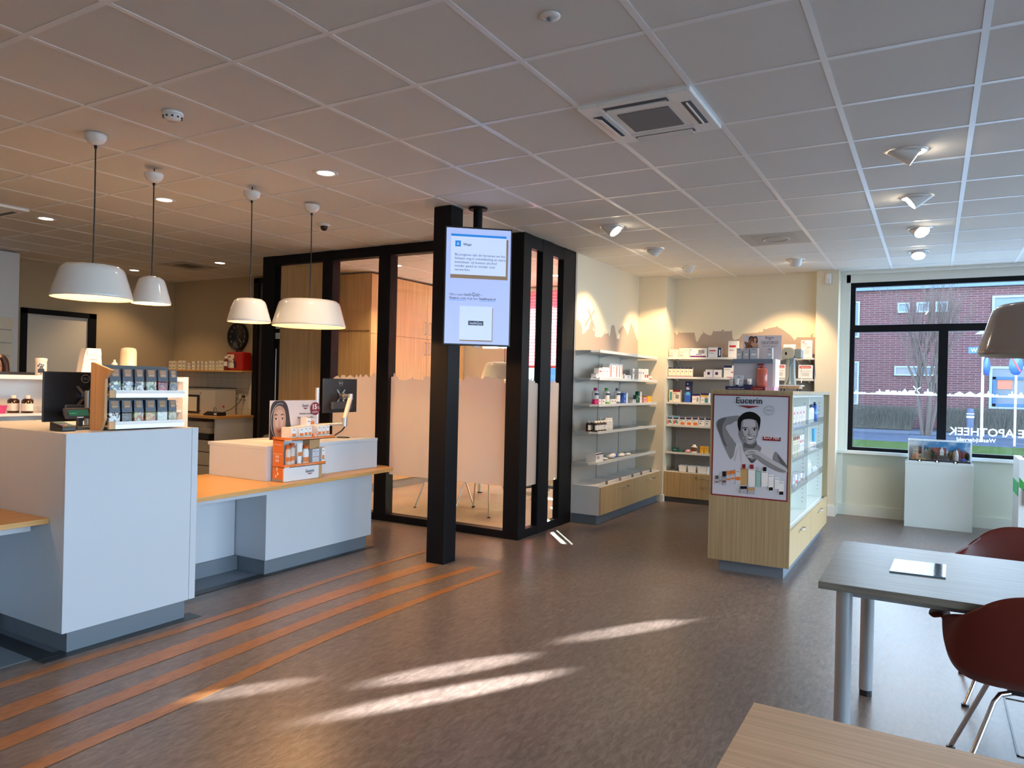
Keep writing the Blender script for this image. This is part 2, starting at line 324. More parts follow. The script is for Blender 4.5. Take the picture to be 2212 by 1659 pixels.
# shop window
def skyline(x0, x1, zb, h, seed, step=.05):
    rd = random.Random(seed); pts = [(x0, zb)]; x = x0
    while x < x1-.03:
        s = rd.uniform(.6, 1.6)*step; s = min(s, x1-x); k = rd.random(); hh = h*rd.uniform(.35, 1)
        if k < .35: pts += [(x, zb+hh*.5), (x+s*.5, zb+hh), (x+s, zb+hh*.45)]
        elif k < .6: pts += [(x, zb+hh*.55), (x+s*.3, zb+hh*.6), (x+s*.35, zb+hh), (x+s*.45, zb+hh), (x+s*.5, zb+hh*.6), (x+s, zb+hh*.5)]
        elif k < .8: pts += [(x, zb+hh*.4), (x+s*.15, zb+hh*.75), (x+s*.85, zb+hh*.75), (x+s, zb+hh*.4)]
        else: pts += [(x, zb+hh*.35), (x+s, zb+hh*.35)]
        x += s
    return pts+[(x1, zb)]
w1 = tag(thing('window_1', None, None, (.745, 6.4, .79)), kind='structure')
m = MB(); F0, F1 = 6.37, 6.44
m.box(.745, F0, .79, .80, F1, 2.84, BLACK); m.box(.80, F0, 2.785, 5.3, F1, 2.84, BLACK); m.box(.80, F0, .785, 5.3, F1, .83, BLACK)
m.box(.80, F0, 2.235, 5.3, F1, 2.32, BLACK)
for x in (1.69, 2.60, 3.20, 4.4): m.box(x, F0-.01, .83, x+.095, F1, 2.235, BLACK)
m.build('window_frame', w1)
m = MB(); m.box(.80, 6.40, .83, 5.3, 6.408, 2.80, GLASS); m.build('pane', w1)
DEC = frostmat('white_window_film', (.88, .95, .95), 0, .75)
for a, b, sd in ((.80, 1.69, 3), (1.785, 2.60, 9), (2.695, 3.20, 4)):
    m = MB(); m.prism([(x, 6.397, z) for x, z in skyline(a, b, 1.478, .085, sd, .07)], (0, .002, 0), DEC)
    if sd == 3:
        for an in (.6, 2.2): m.prism([(1.475+math.cos(an)*s*.055-math.sin(an)*q*.006, 6.396, 1.545+math.sin(an)*s*.055+math.cos(an)*q*.006) for s, q in ((-1, -1), (1, -1), (1, 1), (-1, 1))], (0, .002, 0), DEC)
    m.build('skyline_decal', w1)
m = MB()
m.text('NIEUWE APOTHEEK', DEC, .125, (1.815, 6.396, 1.035), (-1, 0, 0), (0, 0, 1), 'RIGHT', bold=.012, width=None)
m.text('Westzijderveld', DEC, .062, (2.27, 6.396, .965), (-1, 0, 0), (0, 0, 1), 'LEFT', bold=.012); m.build('window_lettering', w1)
w2 = tag(thing('window_2', None, None, (-5.4, 2.65, 0)), kind='structure')        # glazed front of the meeting room
m = MB(); g0, g1 = 2.63, 2.75
m.box(-5.40, g0, 0, -5.19, g1, H, BLACK); m.box(-4.415, g0, 0, -4.26, g1, H, BLACK); m.box(-3.585, g0, 0, -3.42, g1, H, BLACK)
m.box(-1.95, g0, 0, -1.7995, g1+.03, H-.001, BLACK); m.box(-2.68, g0, 0, -2.60, g1, H, BLACK)
m.box(-5.39, g0+.002, 2.86, -1.81, g1-.002, H-.006, BLACK); m.box(-4.3, g0+.002, .001, -1.81, g1-.002, .075, BLACK)
m.build('window_frame', w2)
for a, b in ((-4.26, -3.585), (-3.42, -2.68), (-2.60, -1.95)):
    m = MB(); m.box(a, 2.685, .075, b, 2.695, 2.86, GLASS); m.build('pane', w2)
    m = MB(); m.prism([(x, 2.681, z) for x, z in skyline(a, b, 1.50, .10, int(-a*10), .09)+[(b, .50), (a, .50)]], (0, .002, 0), FROST); m.build('frosted_film', w2)
w3 = tag(thing('window_3', None, None, (-1.8, 2.75, 0)), kind='structure')         # glazed side of the meeting room
m = MB(); s0, s1 = -1.85, -1.78
for a, b in ((2.63, 2.78), (3.02, 3.25), (3.50, 3.80)): m.box(s0 if a > 2.7 else -1.799, a, 0, s1, b, H-.002, BLACK)
m.box(s0+.002, 2.76, 2.84, s1-.002, 3.79, H-.006, BLACK); m.box(s0+.002, 2.76, .001, s1-.002, 3.79, .085, BLACK)
m.build('window_frame', w3)
for a, b in ((2.78, 3.02), (3.25, 3.50)):
    m = MB(); m.box(-1.82, a, .085, -1.81, b, 2.84, GLASS); m.build('pane', w3)
    m = MB(); m.prism([(-1.806, y, z) for y, z in skyline(a, b, 1.50, .08, int(a*10), .06)+[(b, .5), (a, .5)]], (.002, 0, 0), FROST); m.build('frosted_film', w3)
d1 = tag(thing('door_1', None, None, (-5.17, 2.68, 0)), kind='structure')
m = MB(); m.box(-5.13, 2.67, .01, -4.42, 2.71, 2.85, OAKV); m.build('door_leaf', d1)
m = MB(); m.box(-5.19, 2.66, 0, -5.13, 2.70, 2.86, BLACK); m.build('door_frame', d1)
m = MB(); m.box(-5.178, 2.655, 1.1, -5.168, 2.66, 1.86, PW); m.build('edge_strip', d1)
for z in (1.98, 2.10):
    m = MB(); m.box(-5.185, 2.652, z, -5.115, 2.66, z+.07, P('pale_card', (.55, .66, .64), .6)); m.text('i i i', BLACKP, .05, (-5.15, 2.651, z+.015)); m.build('notice_card', d1)
d2 = tag(thing('door_2', None, None, (-8.65, 2, 0)), kind='structure')
m = MB(); m.box(-8.70, 1.51, 0, -8.62, 1.585, 2.355, BLACK); m.box(-8.70, 2.39, 0, -8.62, 2.49, 2.355, BLACK); m.box(-8.70, 1.51, 2.285, -8.62, 2.49, 2.355, BLACK); m.build('door_frame', d2)
m = MB(); m.box(-8.70, 1.585, 0, -8.66, 2.39, 2.285, P('cream_door_leaf', (.70, .67, .58), .5)); m.build('door_leaf', d2)
d3 = tag(thing('door_3', None, None, (-6.4, 3.72, 0)), kind='structure')
m = MB(); m.box(-6.80, 3.68, 0, -6.70, 3.76, 2.93, BLACK); m.box(-6.1, 3.68, 0, -6.0, 3.76, 2.93, BLACK); m.box(-6.8, 3.68, 2.86, -6.0, 3.76, 2.93, BLACK); m.build('door_frame', d3)
m = MB(); m.box(-6.70, 3.70, 0, -6.1, 3.74, 2.86, P('dark_door_leaf', (.03, .022, .02), .3)); m.build('door_leaf', d3)
w6 = tag(thing('window_6', None, None, (-3, 6.3, .8)), kind='structure')
m = MB()
m.box(-4.275, 6.3, 2.05, -4.215, 6.33, 2.955, PW)  # bar in the added high opening, placed to split the sun patch
for x in (-3.98, -2.0): m.box(x, 6.3, .82, x+.05, 6.35, 2.9, PW)
m.box(-3.98, 6.3, .82, -1.95, 6.35, .87, PW); m.box(-3.98, 6.3, 2.85, -1.95, 6.35, 2.9, PW); m.box(-3.0, 6.3, .82, -2.95, 6.35, 2.9, PW); m.build('window_frame', w6)
m = MB(); m.box(-4.50, 6.34, 2.05, -4.02, 6.345, 2.955, GLASS); m.box(-3.93, 6.32, .87, -2, 6.325, 2.85, GLASS); m.build('pane', w6)
# ------------------------------------------------------------------ outside
ASPH = P('pavement_concrete', (.09, .10, .125), .9, var=.2, vscale=2); GRASS = P('verge_grass', (.045, .065, .022), .95, var=.6, vscale=3, bump=1, bscale=40)
for nm_ in ('pavement_concrete', 'verge_grass'): MATS[nm_].node_tree.nodes['Principled BSDF'].inputs['Specular IOR Level'].default_value = 0
m = MB(); m.box(-60, 6.6, -.1, 60, 60, -.02, ASPH); tag(m.build('ground'), kind='structure')
m = MB(); m.box(-60, -40, -.1, 60, -6.6, -.02, ASPH); m.box(5.5, -6.6, -.1, 60, 6.6, -.02, ASPH); tag(m.build('ground'), kind='structure')
m = MB(); m.box(-30, 6.6, -.02, 30, 17, .0, P('pale_bounce_paving', (.55, .55, .54), .9, var=.1, vscale=1, spec=0)); struct('pavement', m)  # unseen paving made pale to bounce skylight up to the ceiling
m = MB(); m.box(-30, 17.5, -.02, 30, 21.6, .02, GRASS); tag(m.build('grass_verge'), 'strip of short green grass between the window and the road', 'grass', kind='stuff')
m = MB(); m.box(-30, 21.6, -.02, 30, 27, .01, P('road_asphalt', (.055, .063, .085), .9, var=.25, vscale=1, spec=0)); struct('road', m)
BRK = brickmat('red_brick_wall', (.115, .038, .040), (.085, .028, .030), (.155, .12, .135), .42, .095, .012, 'xz', .85)
hs = thing('brick_building', 'long two-storey red brick building with white-framed windows across the road', 'building', (0, 32, 0))
m = MB(); m.box(-3.5, 32, 0, 22, 40, 5.95, BRK); m.build('wall', hs)
m = MB(); m.box(-3.6, 31.85, 5.95, 22.1, 40, 6.12, P('blue_grey_fascia', (.10, .17, .30), .6)); m.build('roof_edge', hs)
WF = P('pale_blue_window_frame', (.25, .31, .36), .5); BF = P('blue_window_frame', (.02, .10, .34), .5); PN = P('dark_outdoor_pane', (.10, .13, .17), .12); CURT = P('pale_curtain', (.15, .20, .25), .8); ORP = P('rust_curtain', (.5, .16, .10), .8)
def owin(x0, x1, z0, z1, fr=.09, mat_=None, inner=None, bars=()):
    m = MB(); y = 31.93
    m.box(x0, y, z0, x1, 32, z0+fr, WF); m.box(x0, y, z1-fr, x1, 32, z1, WF); m.box(x0, y, z0+fr, x0+fr, 32, z1-fr, WF); m.box(x1-fr, y, z0+fr, x1, 32, z1-fr, WF)
    for b in bars: m.box(b, y, z0, b+.08, 32, z1, WF)
    f = m.build('window', hs)
    m = MB(); m.box(x0+fr, 31.97, z0+fr, x1-fr, 31.995, z1-fr, mat_ or PN); m.build('pane', f)
    if inner:
        m = MB(); a0, a1, b0, b1 = inner; t = .11
        m.box(a0, 31.9, b0, a1, 31.98, b0+t, BF); m.box(a0, 31.9, b1-t, a1, 31.98, b1, BF); m.box(a0, 31.9, b0, a0+t, 31.98, b1, BF); m.box(a1-t, 31.9, b0, a1, 31.98, b1, BF); m.build('blue_sash', f)
owin(.25, .72, 4.95, 5.38, .06, CURT); owin(.96, 1.42, 4.95, 5.38, .06, PN); owin(1.66, 2.12, 4.95, 5.38, .06, CURT)
owin(.18, 1.95, 2.25, 2.66, .06); owin(-1.9, -1.22, 3.9, 5.5, .07, CURT); owin(-1.9, -1.2, .95, 2.85, .07)
owin(3.66, 6.6, 3.6, 5.55, .09, CURT, (3.76, 6.5, 3.7, 4.95), (5.1,)); owin(3.62, 6.4, .95, 2.68, .1, PN, (3.74, 5.2, 1.05, 2.25), (5.25,))
m = MB(); m.box(3.9, 31.94, 1.75, 4.4, 31.96, 2.12, ORP); m.build('curtain', hs)
hb = thing('sun_blocking_building', 'unseen tall pale block added across the road to shade the shop window', 'building', (-10, 24, 0))  # unseen block added to keep direct sun off the shop window
m = MB(); m.box(-14.4, 24, 0, -6.2, 36, 24, P('pale_render', (.5, .5, .48), .85)); m.build('wall', hb)
for k in range(3): m = MB(); m.box(-12.6+2.2*k, 23.94, 1, -11.2+2.2*k, 24, 2.6, BF); m.build('window', hb)
TW = P('bare_twig_bark', (.11, .085, .075), .9); TWH = P('hedge_twigs', (.075, .07, .06), .95)
def tree(loc, label, hgt, seed, spread=1.0, dense=1.0):
    rd = random.Random(seed); t = thing('bare_tree', label, 'tree', loc); tk = MB(); br = MB()
    def grow(p, d, L, r, lv, mb):
        q = p+d*L; mid = p+d*L*.5+Vector((rd.uniform(-1, 1), rd.uniform(-1, 1), 0))*L*.06
        mb.tube([p, mid, q], [r, r*.82, r*.6], TW, 6 if lv < 2 else 4, cap=False)
        if lv >= 5 or r < .006: return
        for k in range(3 if lv < 2 else rd.choice((2, 3))):
            a = rd.uniform(0, 2*PI); s = rd.uniform(.25, .55)*spread
            nd = (d+Vector((math.cos(a)*s, math.sin(a)*s, rd.uniform(.1, .35)))).normalized()
            grow(p+d*L*rd.uniform(.55, 1), nd, L*rd.uniform(.66, .85), r*.58, lv+1, br)
    base = Vector(loc)
    for k in range(5):
        a = 2*PI*k/5; grow(base+Vector((math.cos(a)*.1, math.sin(a)*.1, 0)), Vector((math.cos(a)*.16, math.sin(a)*.16, 1)).normalized(), hgt*.28, .075, 0, tk)
    tk.build('trunk', t); br.build('branches', t)
tree((1.45, 26.5, 0), 'bare upright multi-stemmed tree in front of the brick building', 6.9, 5, .6)
def hedge(x0, x1, y0, y1, h, seed, label):
    rd = random.Random(seed); m = MB(); n = int((x1-x0)*520)
    for i in range(n):
        x = rd.uniform(x0, x1); y = rd.uniform(y0, y1); hh = h*rd.uniform(.6, 1.02); dx = rd.uniform(-.22, .22); dy = rd.uniform(-.15, .15); wq = .008
        z0 = rd.uniform(0, hh*.6)
        m.add([(x-wq, y, z0), (x+wq, y, z0), (x+dx+wq, y+dy, hh), (x+dx-wq, y+dy, hh)], [(0, 1, 2, 3)], TWH)
    m.box(x0+.05, y0+.15, 0, x1-.05, y1-.1, h*.72, TWH)
    tag(m.build('hedge', origin=((x0+x1)/2, (y0+y1)/2, 0)), label, 'hedge')
hedge(-1.6, .95, 30.2, 31.2, .98, 1, 'dark leafless hedge left of the tree below the brick wall')
hedge(1.9, 6.8, 30.2, 31.2, .98, 2, 'dark leafless hedge right of the tree below the brick wall')
sp = thing('street_sign', 'grey sign post with blue street name plate and round blue sign', 'sign', (3.0, 24, 0))
m = MB(); m.tube([(3.0, 24, 0), (3.0, 24, 3.4)], .045, ALU); m.build('post', sp)
m = MB(); m.box(2.6, 23.93, 2.82, 3.35, 23.95, 3.02, BLUE); m.text('Westzijde', PW, .17, (2.66, 23.925, 2.86), align='LEFT'); m.build('name_plate', sp)
m = MB(); m.lathe([(.001, 0), (.28, .0), (.28, .03), (.001, .03)], (0, 0, 0), BLUE, 24); o = m.build('round_sign', sp, local=True); o.rotation_euler = (PI/2, 0, 1.25); o.location = (.1, 0, 2.4)
m = MB(); m.prism([(2.75, 23.9, 3.42), (3.4, 23.9, 3.42), (3.3, 23.9, 3.60), (2.95, 23.9, 3.56)], (0, .2, 0), WF); m.build('lamp_head', sp)
sg = thing('bollard', 'low dark bollard with white bands by the sign post', 'bollard', (2.75, 25.5, 0))
m = MB(); m.lathe([(.11, 0), (.11, .95), (.08, 1.02), (.001, 1.03)], (2.75, 25.5, 0), P('bollard_blue', (.04, .06, .12), .5), 16); m.build('body', sg)
m = MB(); m.lathe([(.113, .72), (.113, .78)], (2.75, 25.5, 0), PW, 16); m.lathe([(.113, .84), (.113, .87)], (2.75, 25.5, 0), PW, 16); m.build('reflective_band', sg)
s2 = thing('traffic_sign', 'round blue sign with a red stripe on a post, at right edge of window', 'sign', (3.75, 22.5, 0))
m = MB(); m.tube([(3.75, 22.5, .012), (3.75, 22.5, 2.75)], .035, ALU); m.build('post', s2)
m = MB(); m.lathe([(.001, 0), (.3, 0), (.3, .02), (.001, .02)], (0, 0, 0), BLUE, 28); m.box(-.26, -.03, .021, .26, .03, .024, RED); o = m.build('sign_plate', s2, local=True); o.rotation_euler = (PI/2, .8, .9); o.location = (-.02, -.06, 2.4)
# ================================================================== FIXED THINGS ON CEILING AND FLOOR
WARM = (1, .51, .19); WARM2 = (1, .66, .35)
GLOSSW = P('glossy_white_enamel', (.80, .79, .76), .12, coat=.5); GLOSSW_SHADED = P('shaded_white_enamel', (.36, .30, .27), .12, coat=.5)  # second enamel is the white one with backlit shade put into its colour
GLOW = P('warm_bulb', (1, .8, .55), emit=6, ecol=(1, .72, .42)); LED = P('led_disc', (1, .95, .85), emit=16, ecol=(1, .86, .66)); INNER = P('lamp_lining_warm_lit', (.42, .32, .20), .6)  # lining is white; the bulb's warm light is put into its colour
m = MB(); m.box(-1.99, 1.455, 0, -1.815, 1.63, H-.008, BLACK)
tag(m.build('steel_column', origin=(-1.9, 1.54, 0), bevel=.004), 'square black steel column standing on the floor beside the hanging screen', 'column')

def pendant(x, y, rim, top, r, label, shade, group, canz=H, power=30, cable_above=0, on=True):
    t = thing('pendant_lamp', label, 'lamp', (x, y, H-.008), 0, group)
    m = MB(); cz = canz-.008
    m.lathe([(.001, 0), (.062, 0), (.064, -.006), (.060, -.03), (.045, -.052), (.02, -.066), (.001, -.068)], (x, y, cz), GLOSSW, 24); m.build('ceiling_cup', t)
    if cable_above: m = MB(); m.tube([(x, y, cz), (x, y, H-.006)], .004, BLACKP, 8); m.build('cable_end', t)
    m = MB(); m.tube([(x, y, cz-.066), (x, y, cz-.085)], .009, BLACKP, 8); m.tube([(x, y, cz-.08), (x+.004, y, (cz+top)/2), (x, y, top-.01)], .0042, BLACKP, 8); m.tube([(x, y, top+.012), (x, y, top-.004)], .008, BLACKP, 8); m.build('cable', t)
    h = top-rim; m = MB(); rt = r-.23*h-.006; c = .05*h/.2
    out = [(r-.004, 0), (r, .006), (r-.004, .02), (rt+.012, h-c*1.05), (rt+.002, h-c*.55), (rt-.02, h-c*.18), (rt-.05, h-.008), (rt*.4, h-.001), (.001, h)]
    m.lathe(out, (x, y, rim), shade, 48); m.build('lamp_shade', t)
    m = MB(); inn = [(max(.001, a-.004), b-.004 if b > .05 else b) for a, b in out[::-1]]; inn = [(max(.001, a-.003), z) for a, z in inn]; inn[-1] = (r-.004, 0)
    m.lathe(inn, (x, y, rim), INNER, 48); m.build('shade_lining', t)
    if on:
        m = MB(); m.ball((x, y, rim+h*.42), min(.045, r*.3), GLOW, 10); m.build('bulb', t)
        lamp('pendant_light', 'POINT', (x, y, rim+h*.28), power, WARM, shadow_soft_size=.03)
    return t
pendant(-2.80, -.91, 1.965, 2.172, .225, 'large white pendant lamp, nearest of the pair over the high white desk', GLOSSW, None, power=66)
pendant(-3.14, -.30, 2.01, 2.205, .131, 'small white pendant lamp beside the large one over the high desk', GLOSSW, None, canz=H-.035, power=40, cable_above=1)
pendant(-2.90, .35, 1.93, 2.115, .161, 'small white pendant lamp in front of the black wall clock', GLOSSW, None, canz=H-.035, power=44, cable_above=1)
pendant(-2.855, .925, 1.94, 2.165, .300, 'widest white pendant lamp, hanging in front of the wooden door panel', GLOSSW, None, canz=H-.012, power=66, cable_above=1)
pendant(-2.95, -2.05, 1.95, 2.16, .25, 'large white pendant lamp over the low oak wing, outside the left picture edge', GLOSSW, None, power=60)
pendant(2.10, .20, 1.668, 1.885, .300, 'large pendant lamp in shade over the grey table, cut by the right edge', GLOSSW_SHADED, None, power=0, on=False)
pendant(-3.05, 4.45, 1.555, 1.78, .300, 'white pendant lamp inside the glazed meeting room behind the frosted band', GLOSSW, None, power=45)

def downlight(x, y, label, e=55):
    t = thing('recessed_downlight', label, 'downlight', (x, y, H-.006), 0, 'recessed downlights in the ceiling tiles')
    m = MB(); m.lathe([(.055, .002), (.062, -.004), (.085, -.005), (.088, 0)], (x, y, H-.006), TBAR, 28); m.build('trim_ring', t)
    m = MB(); m.disc((x, y, H-.0068), .056, (0, 0, -1), LED); m.build('light_disc', t)
    lamp('downlight_beam', 'SPOT', (x, y, H-.02), e, WARM2, (x, y, 0), spot_size=2.0, spot_blend=.6, shadow_soft_size=.05)
for x, y, lb, e in ((-2.107, .323, 'lit round downlight nearest the camera, right of the pendant cups', 38), (-3.911, .305, 'lit round downlight between the two smaller pendant cords', 38), (-5.654, .269, 'leftmost lit round downlight near the left picture edge', 38),
    (-8.024, 2.654, 'lit round downlight deep in the left corner above the small pendant', 26), (-6.288, 2.705, 'lit round downlight above the wall clock', 26), (-4.25, 3.75, 'lit round downlight inside the meeting room above the wardrobe', 75), (-2.758, 5.226, 'lit round downlight inside the meeting room near the red blind', 60)):
    downlight(x, y, lb, e)

def gimbal(x, y, d, label, e=45, lit=True):
    t = thing('adjustable_spotlight', label, 'spotlight', (x, y, H-.006), 0, 'swivelling ceiling spotlights')
    m = MB(); m.lathe([(.066, -.002), (.070, -.009), (.095, -.010), (.102, -.004), (.103, 0)], (x, y, H-.006), GLOSSW, 32); m.lathe([(.001, -.001), (.07, -.001)], (x, y, H-.006), GLOSSW, 32); m.build('trim_ring', t)
    D = Vector(d).normalized(); c = Vector((x, y, H-.012)); q = D.to_track_quat('Z', 'Y').to_matrix()
    m = MB(); vs = []; fs = []; n = 28
    for (r, z) in ((.066, -.10), (.066, .03), (.062, .048)):
        for k in range(n):
            p = q @ Vector((r*math.cos(2*PI*k/n), r*math.sin(2*PI*k/n), z))+c
            p.z = min(p.z, H-.007); vs.append(p)
    for i in range(2):
        for k in range(n): fs.append((i*n+k, i*n+(k+1) % n, (i+1)*n+(k+1) % n, (i+1)*n+k))
    m.add(vs, fs, GLOSSW, True); m.build('spot_can', t)
    if lit: m = MB(); cc = c+D*.042; m.disc(tuple(cc), .060, tuple(D), LED); m.build('light_disc', t)
    pos = c+D*.075
    lamp('spotlight_beam', 'SPOT', pos, e, WARM2, pos+D, spot_size=1.15, spot_blend=.5, shadow_soft_size=.035)
sl = 'swivelling ceiling spotlight, '
gimbal(1.492, 1.539, (.80, .15, -.55), sl+'nearest of the row leading to the window', 24)
gimbal(1.502, 2.736, (-.75, -.10, -.62), sl+'second of the row leading to the window, turned left', 30)
gimbal(1.516, 3.912, (.35, -.50, -.66), sl+'third of the row leading to the window, facing the room', 24)
gimbal(1.487, 5.131, (.0, -.45, -.80), sl+'last of the row leading to the window', 24)
gimbal(-.931, 2.777, (.62, -.05, -.72), sl+'beside the meeting room corner, lamp face seen', 26)
gimbal(-.944, 3.955, (-.58, .15, -.80), sl+'aimed at the left shelf wall', 68)
gimbal(-.939, 5.188, (-.45, .38, -.80), sl+'nearest the pier between the two shelf walls', 66)
gimbal(.286, 5.171, (-.15, .58, -.80), sl+'aimed at the back shelf wall above the display island', 50)
# air conditioning cassette
AC = P('off_white_plastic', (.88, .87, .84), .4); GR = P('dark_grille', (.10, .10, .11), .6)
t = thing('air_conditioner', 'white four-way ceiling air conditioning cassette with square grille', 'air conditioner', (.3, .3, H-.01))
zc = H-.006; z1 = zc-.022
m = MB(); m.box(.0, .0, z1, .115, .6, zc, AC); m.box(.485, .0, z1, .6, .6, zc, AC); m.box(.115, .0, z1, .485, .115, zc, AC); m.box(.115, .485, z1, .485, .6, zc, AC); m.box(.115, .115, z1+.004, .485, .485, zc, AC); m.build('fascia', t, bevel=.004)
m = MB(); m.box(.16, .16, z1-.001, .44, .44, z1+.01, P('grille_mesh', (.22, .21, .21), .7, bump=1, bscale=900)); m.build('intake_grille', t)
for a in ((.13, .035, .47, .085), (.13, .515, .47, .565), (.035, .13, .085, .47), (.515, .13, .565, .47)):
    m = MB(); m.box(a[0], a[1], z1-.0015, a[2], a[3], z1+.004, GR); m.build('air_slot', t)
for b in (((.14, .066, z1-.008), (.46, .072, z1-.002)), ((.538, .14, z1-.008), (.545, .46, z1-.002))):
    m = MB(); m.box(*b[0], *b[1], AC); m.build('louvre', t)
m = MB(); m.prism([(.04, .14, z1-.002), (.08, .14, z1-.016), (.08, .46, z1-.016), (.04, .46, z1-.002)], (0, 0, -.003), AC); m.build('louvre', t)
m = MB(); m.prism([(.14, .52, z1-.002), (.46, .52, z1-.002), (.46, .56, z1-.016), (.14, .56, z1-.016)], (0, 0, -.003), AC); m.build('louvre', t)
t = thing('air_conditioner', 'white ceiling air conditioning cassette cut by the left picture edge', 'air conditioner', (-5.7, -.3, H-.01))
m = MB(); m.box(-6.0, -.6, z1, -5.4, 0, zc, AC); m.build('fascia', t, bevel=.004)
m = MB(); m.box(-5.84, -.44, z1-.001, -5.56, -.16, z1+.01, GR); m.build('intake_grille', t)
for a in ((-5.87, -.565, -5.53, -.515), (-5.87, -.085, -5.53, -.035)): m = MB(); m.box(a[0], a[1], z1-.0015, a[2], a[3], z1+.004, GR); m.build('air_slot', t)
VENT = P('vent_grey', (.46, .45, .42), .5)
t = thing('ceiling_vent', 'square grey ceiling vent with round diffuser over the display island', 'vent', (.3, 3.9, H-.006))
m = MB(); m.box(.012, 3.612, H-.009, .588, 4.188, H-.005, VENT); m.build('vent_plate', t)
m = MB(); m.box(.10, 3.70, H-.011, .50, 4.10, H-.009, P('vent_inner', (.40, .39, .37), .5)); m.build('inner_plate', t)
m = MB(); m.lathe([(.10, -.011), (.11, -.018), (.125, -.016), (.13, -.011)], (.3, 3.9, H), VENT, 32); m.build('round_diffuser', t)
t = thing('ceiling_vent', 'square ceiling vent with dark slotted centre above the office corner', 'vent', (-6.9, 2.7, H-.006))
m = MB(); m.box(-7.19, 2.41, H-.009, -6.61, 2.99, H-.005, VENT); m.build('vent_plate', t)
m = MB(); m.box(-7.04, 2.56, H-.011, -6.76, 2.84, H-.009, GR); m.build('slotted_centre', t)
t = thing('smoke_detector', 'round white smoke detector on the ceiling above the nearest pendant', 'smoke detector', (-2.04, -.923, H-.006))
m = MB(); m.lathe([(.055, 0), (.056, -.016), (.050, -.018)], (-2.04, -.923, H-.006), GLOSSW, 28); m.lathe([(.050, -.018), (.046, -.034), (.030, -.046), (.001, -.047)], (-2.04, -.923, H-.006), GLOSSW, 28); m.build('housing', t)
for k in range(10):
    a = 2*PI*k/10; m = MB(); c = (-2.04+.0475*math.cos(a), -.923+.0475*math.sin(a), H-.036)
    m.box(c[0]-.004, c[1]-.004, c[2]-.004, c[0]+.004, c[1]+.004, c[2]+.005, BLACKP); m.build('smoke_slot', t)
m = MB(); m.lathe([(.042, 0), (.040, -.006), (.02, -.008), (.001, -.008)], (.301, -.899, H-.006), GLOSSW, 24); m.lathe([(.012, -.008), (.011, -.018), (.001, -.019)], (.301, -.899, H-.006), GREYI, 12)
tag(m.build('ceiling_sensor', origin=(.301, -.899, H-.006)), 'small round white sensor on the ceiling at the top of the picture', 'sensor')
t = thing('security_camera', 'small black dome camera on a white base between column and pendants', 'camera', (-3.349, 1.565, H-.006))
m = MB(); m.lathe([(.001, 0), (.058, 0), (.058, -.012), (.045, -.02), (.001, -.02)], (-3.349, 1.565, H-.006), GLOSSW, 24); m.build('base', t)
m = MB(); m.ball((-3.349, 1.565, H-.034), .034, P('dome_black', (.01, .01, .01), .08), 10); m.build('dome', t)
t = thing('motion_detector', 'white motion detector on the pier left of the shop window', 'motion detector', (.524, 6.07, 2.83))
m = MB(); m.box(.492, 6.02, 2.80, .558, 6.07, 2.93, GLOSSW); m.build('housing', t, bevel=.014)
m = MB(); m.box(.500, 6.014, 2.815, .550, 6.022, 2.862, P('lens_white', (.7, .7, .68), .2)); m.build('lens', t, bevel=.004)

# hanging portrait screen
t = thing('hanging_screen', 'portrait digital quiz screen hanging from a black ceiling pole beside the column', 'screen', (-1.6095, 1.567, 1.81), math.atan2(.362, .423))
SCR = P('screen_white', (.25, .3, .45), emit=.34, ecol=(.44, .56, 1)); SB = P('screen_blue', (.02, .25, .75), emit=.3, ecol=(.01, .21, .62)); SK = P('screen_black', (.01, .012, .02), .3); SCC = P('screen_card', (.3, .35, .5), emit=.42, ecol=(.50, .62, 1)); SO = P('screen_shadow', (.3, .2, .12), emit=.09, ecol=(.62, .42, .26))
W2 = .278; TH = .973
m = MB(); m.box(-W2, 0, 0, W2, .045, TH, BLACKP); m.build('bezel', t, local=True, bevel=.004)
m = MB(); y = -.0008; m.poly([(-W2+.011, y, .014), (W2-.011, y, .014), (W2-.011, y, TH-.013), (-W2+.011, y, TH-.013)], SCR)
def sx2(px): return -W2+.011+(px-300)/640*(2*W2-.022)
def sz2(py): return TH-.013-(py-325)/(1165)*(TH-.027)
def rq(x0, y0, x1, y1, mt, dy): m.poly([(sx2(x0), dy, sz2(y1)), (sx2(x1), dy, sz2(y1)), (sx2(x1), dy, sz2(y0)), (sx2(x0), dy, sz2(y0))], mt)
rq(345, 420, 915, 830, SO, -.0012); rq(345, 395, 895, 792, SCC, -.0016); rq(345, 385, 895, 408, SB, -.002); rq(387, 452, 442, 512, SB, -.002)
m.text('A', SCC, .032, (sx2(414), -.0026, sz2(497)), bold=.01); m.text('Waar', SK, .031, (sx2(465), -.0022, sz2(500)), align='LEFT', bold=.015)
for i, s in enumerate(('Bij jongeren zijn de hersenen en het', 'lichaam nog in ontwikkeling en extra', 'kwetsbaar; zij kunnen alcohol', 'minder goed en minder snel', 'verwerken.')):
    m.text(s, SK, .0275, (sx2(385), -.0022, sz2(602+i*38)), align='LEFT', width=[.415, .42, .345, .33, .13][i])
m.text('Wilt u meer', SK, .024, (sx2(340), -.0018, sz2(1005)), align='LEFT', width=.112); m.text('health', SK, .034, (sx2(478), -.0018, sz2(1005)), align='LEFT', shear=.3, width=.065); m.text('Quiz', SK, .044, (sx2(562), -.0018, sz2(1005)), align='LEFT', width=.062); m.text('?', SK, .024, (sx2(648), -.0018, sz2(1005)), align='LEFT')
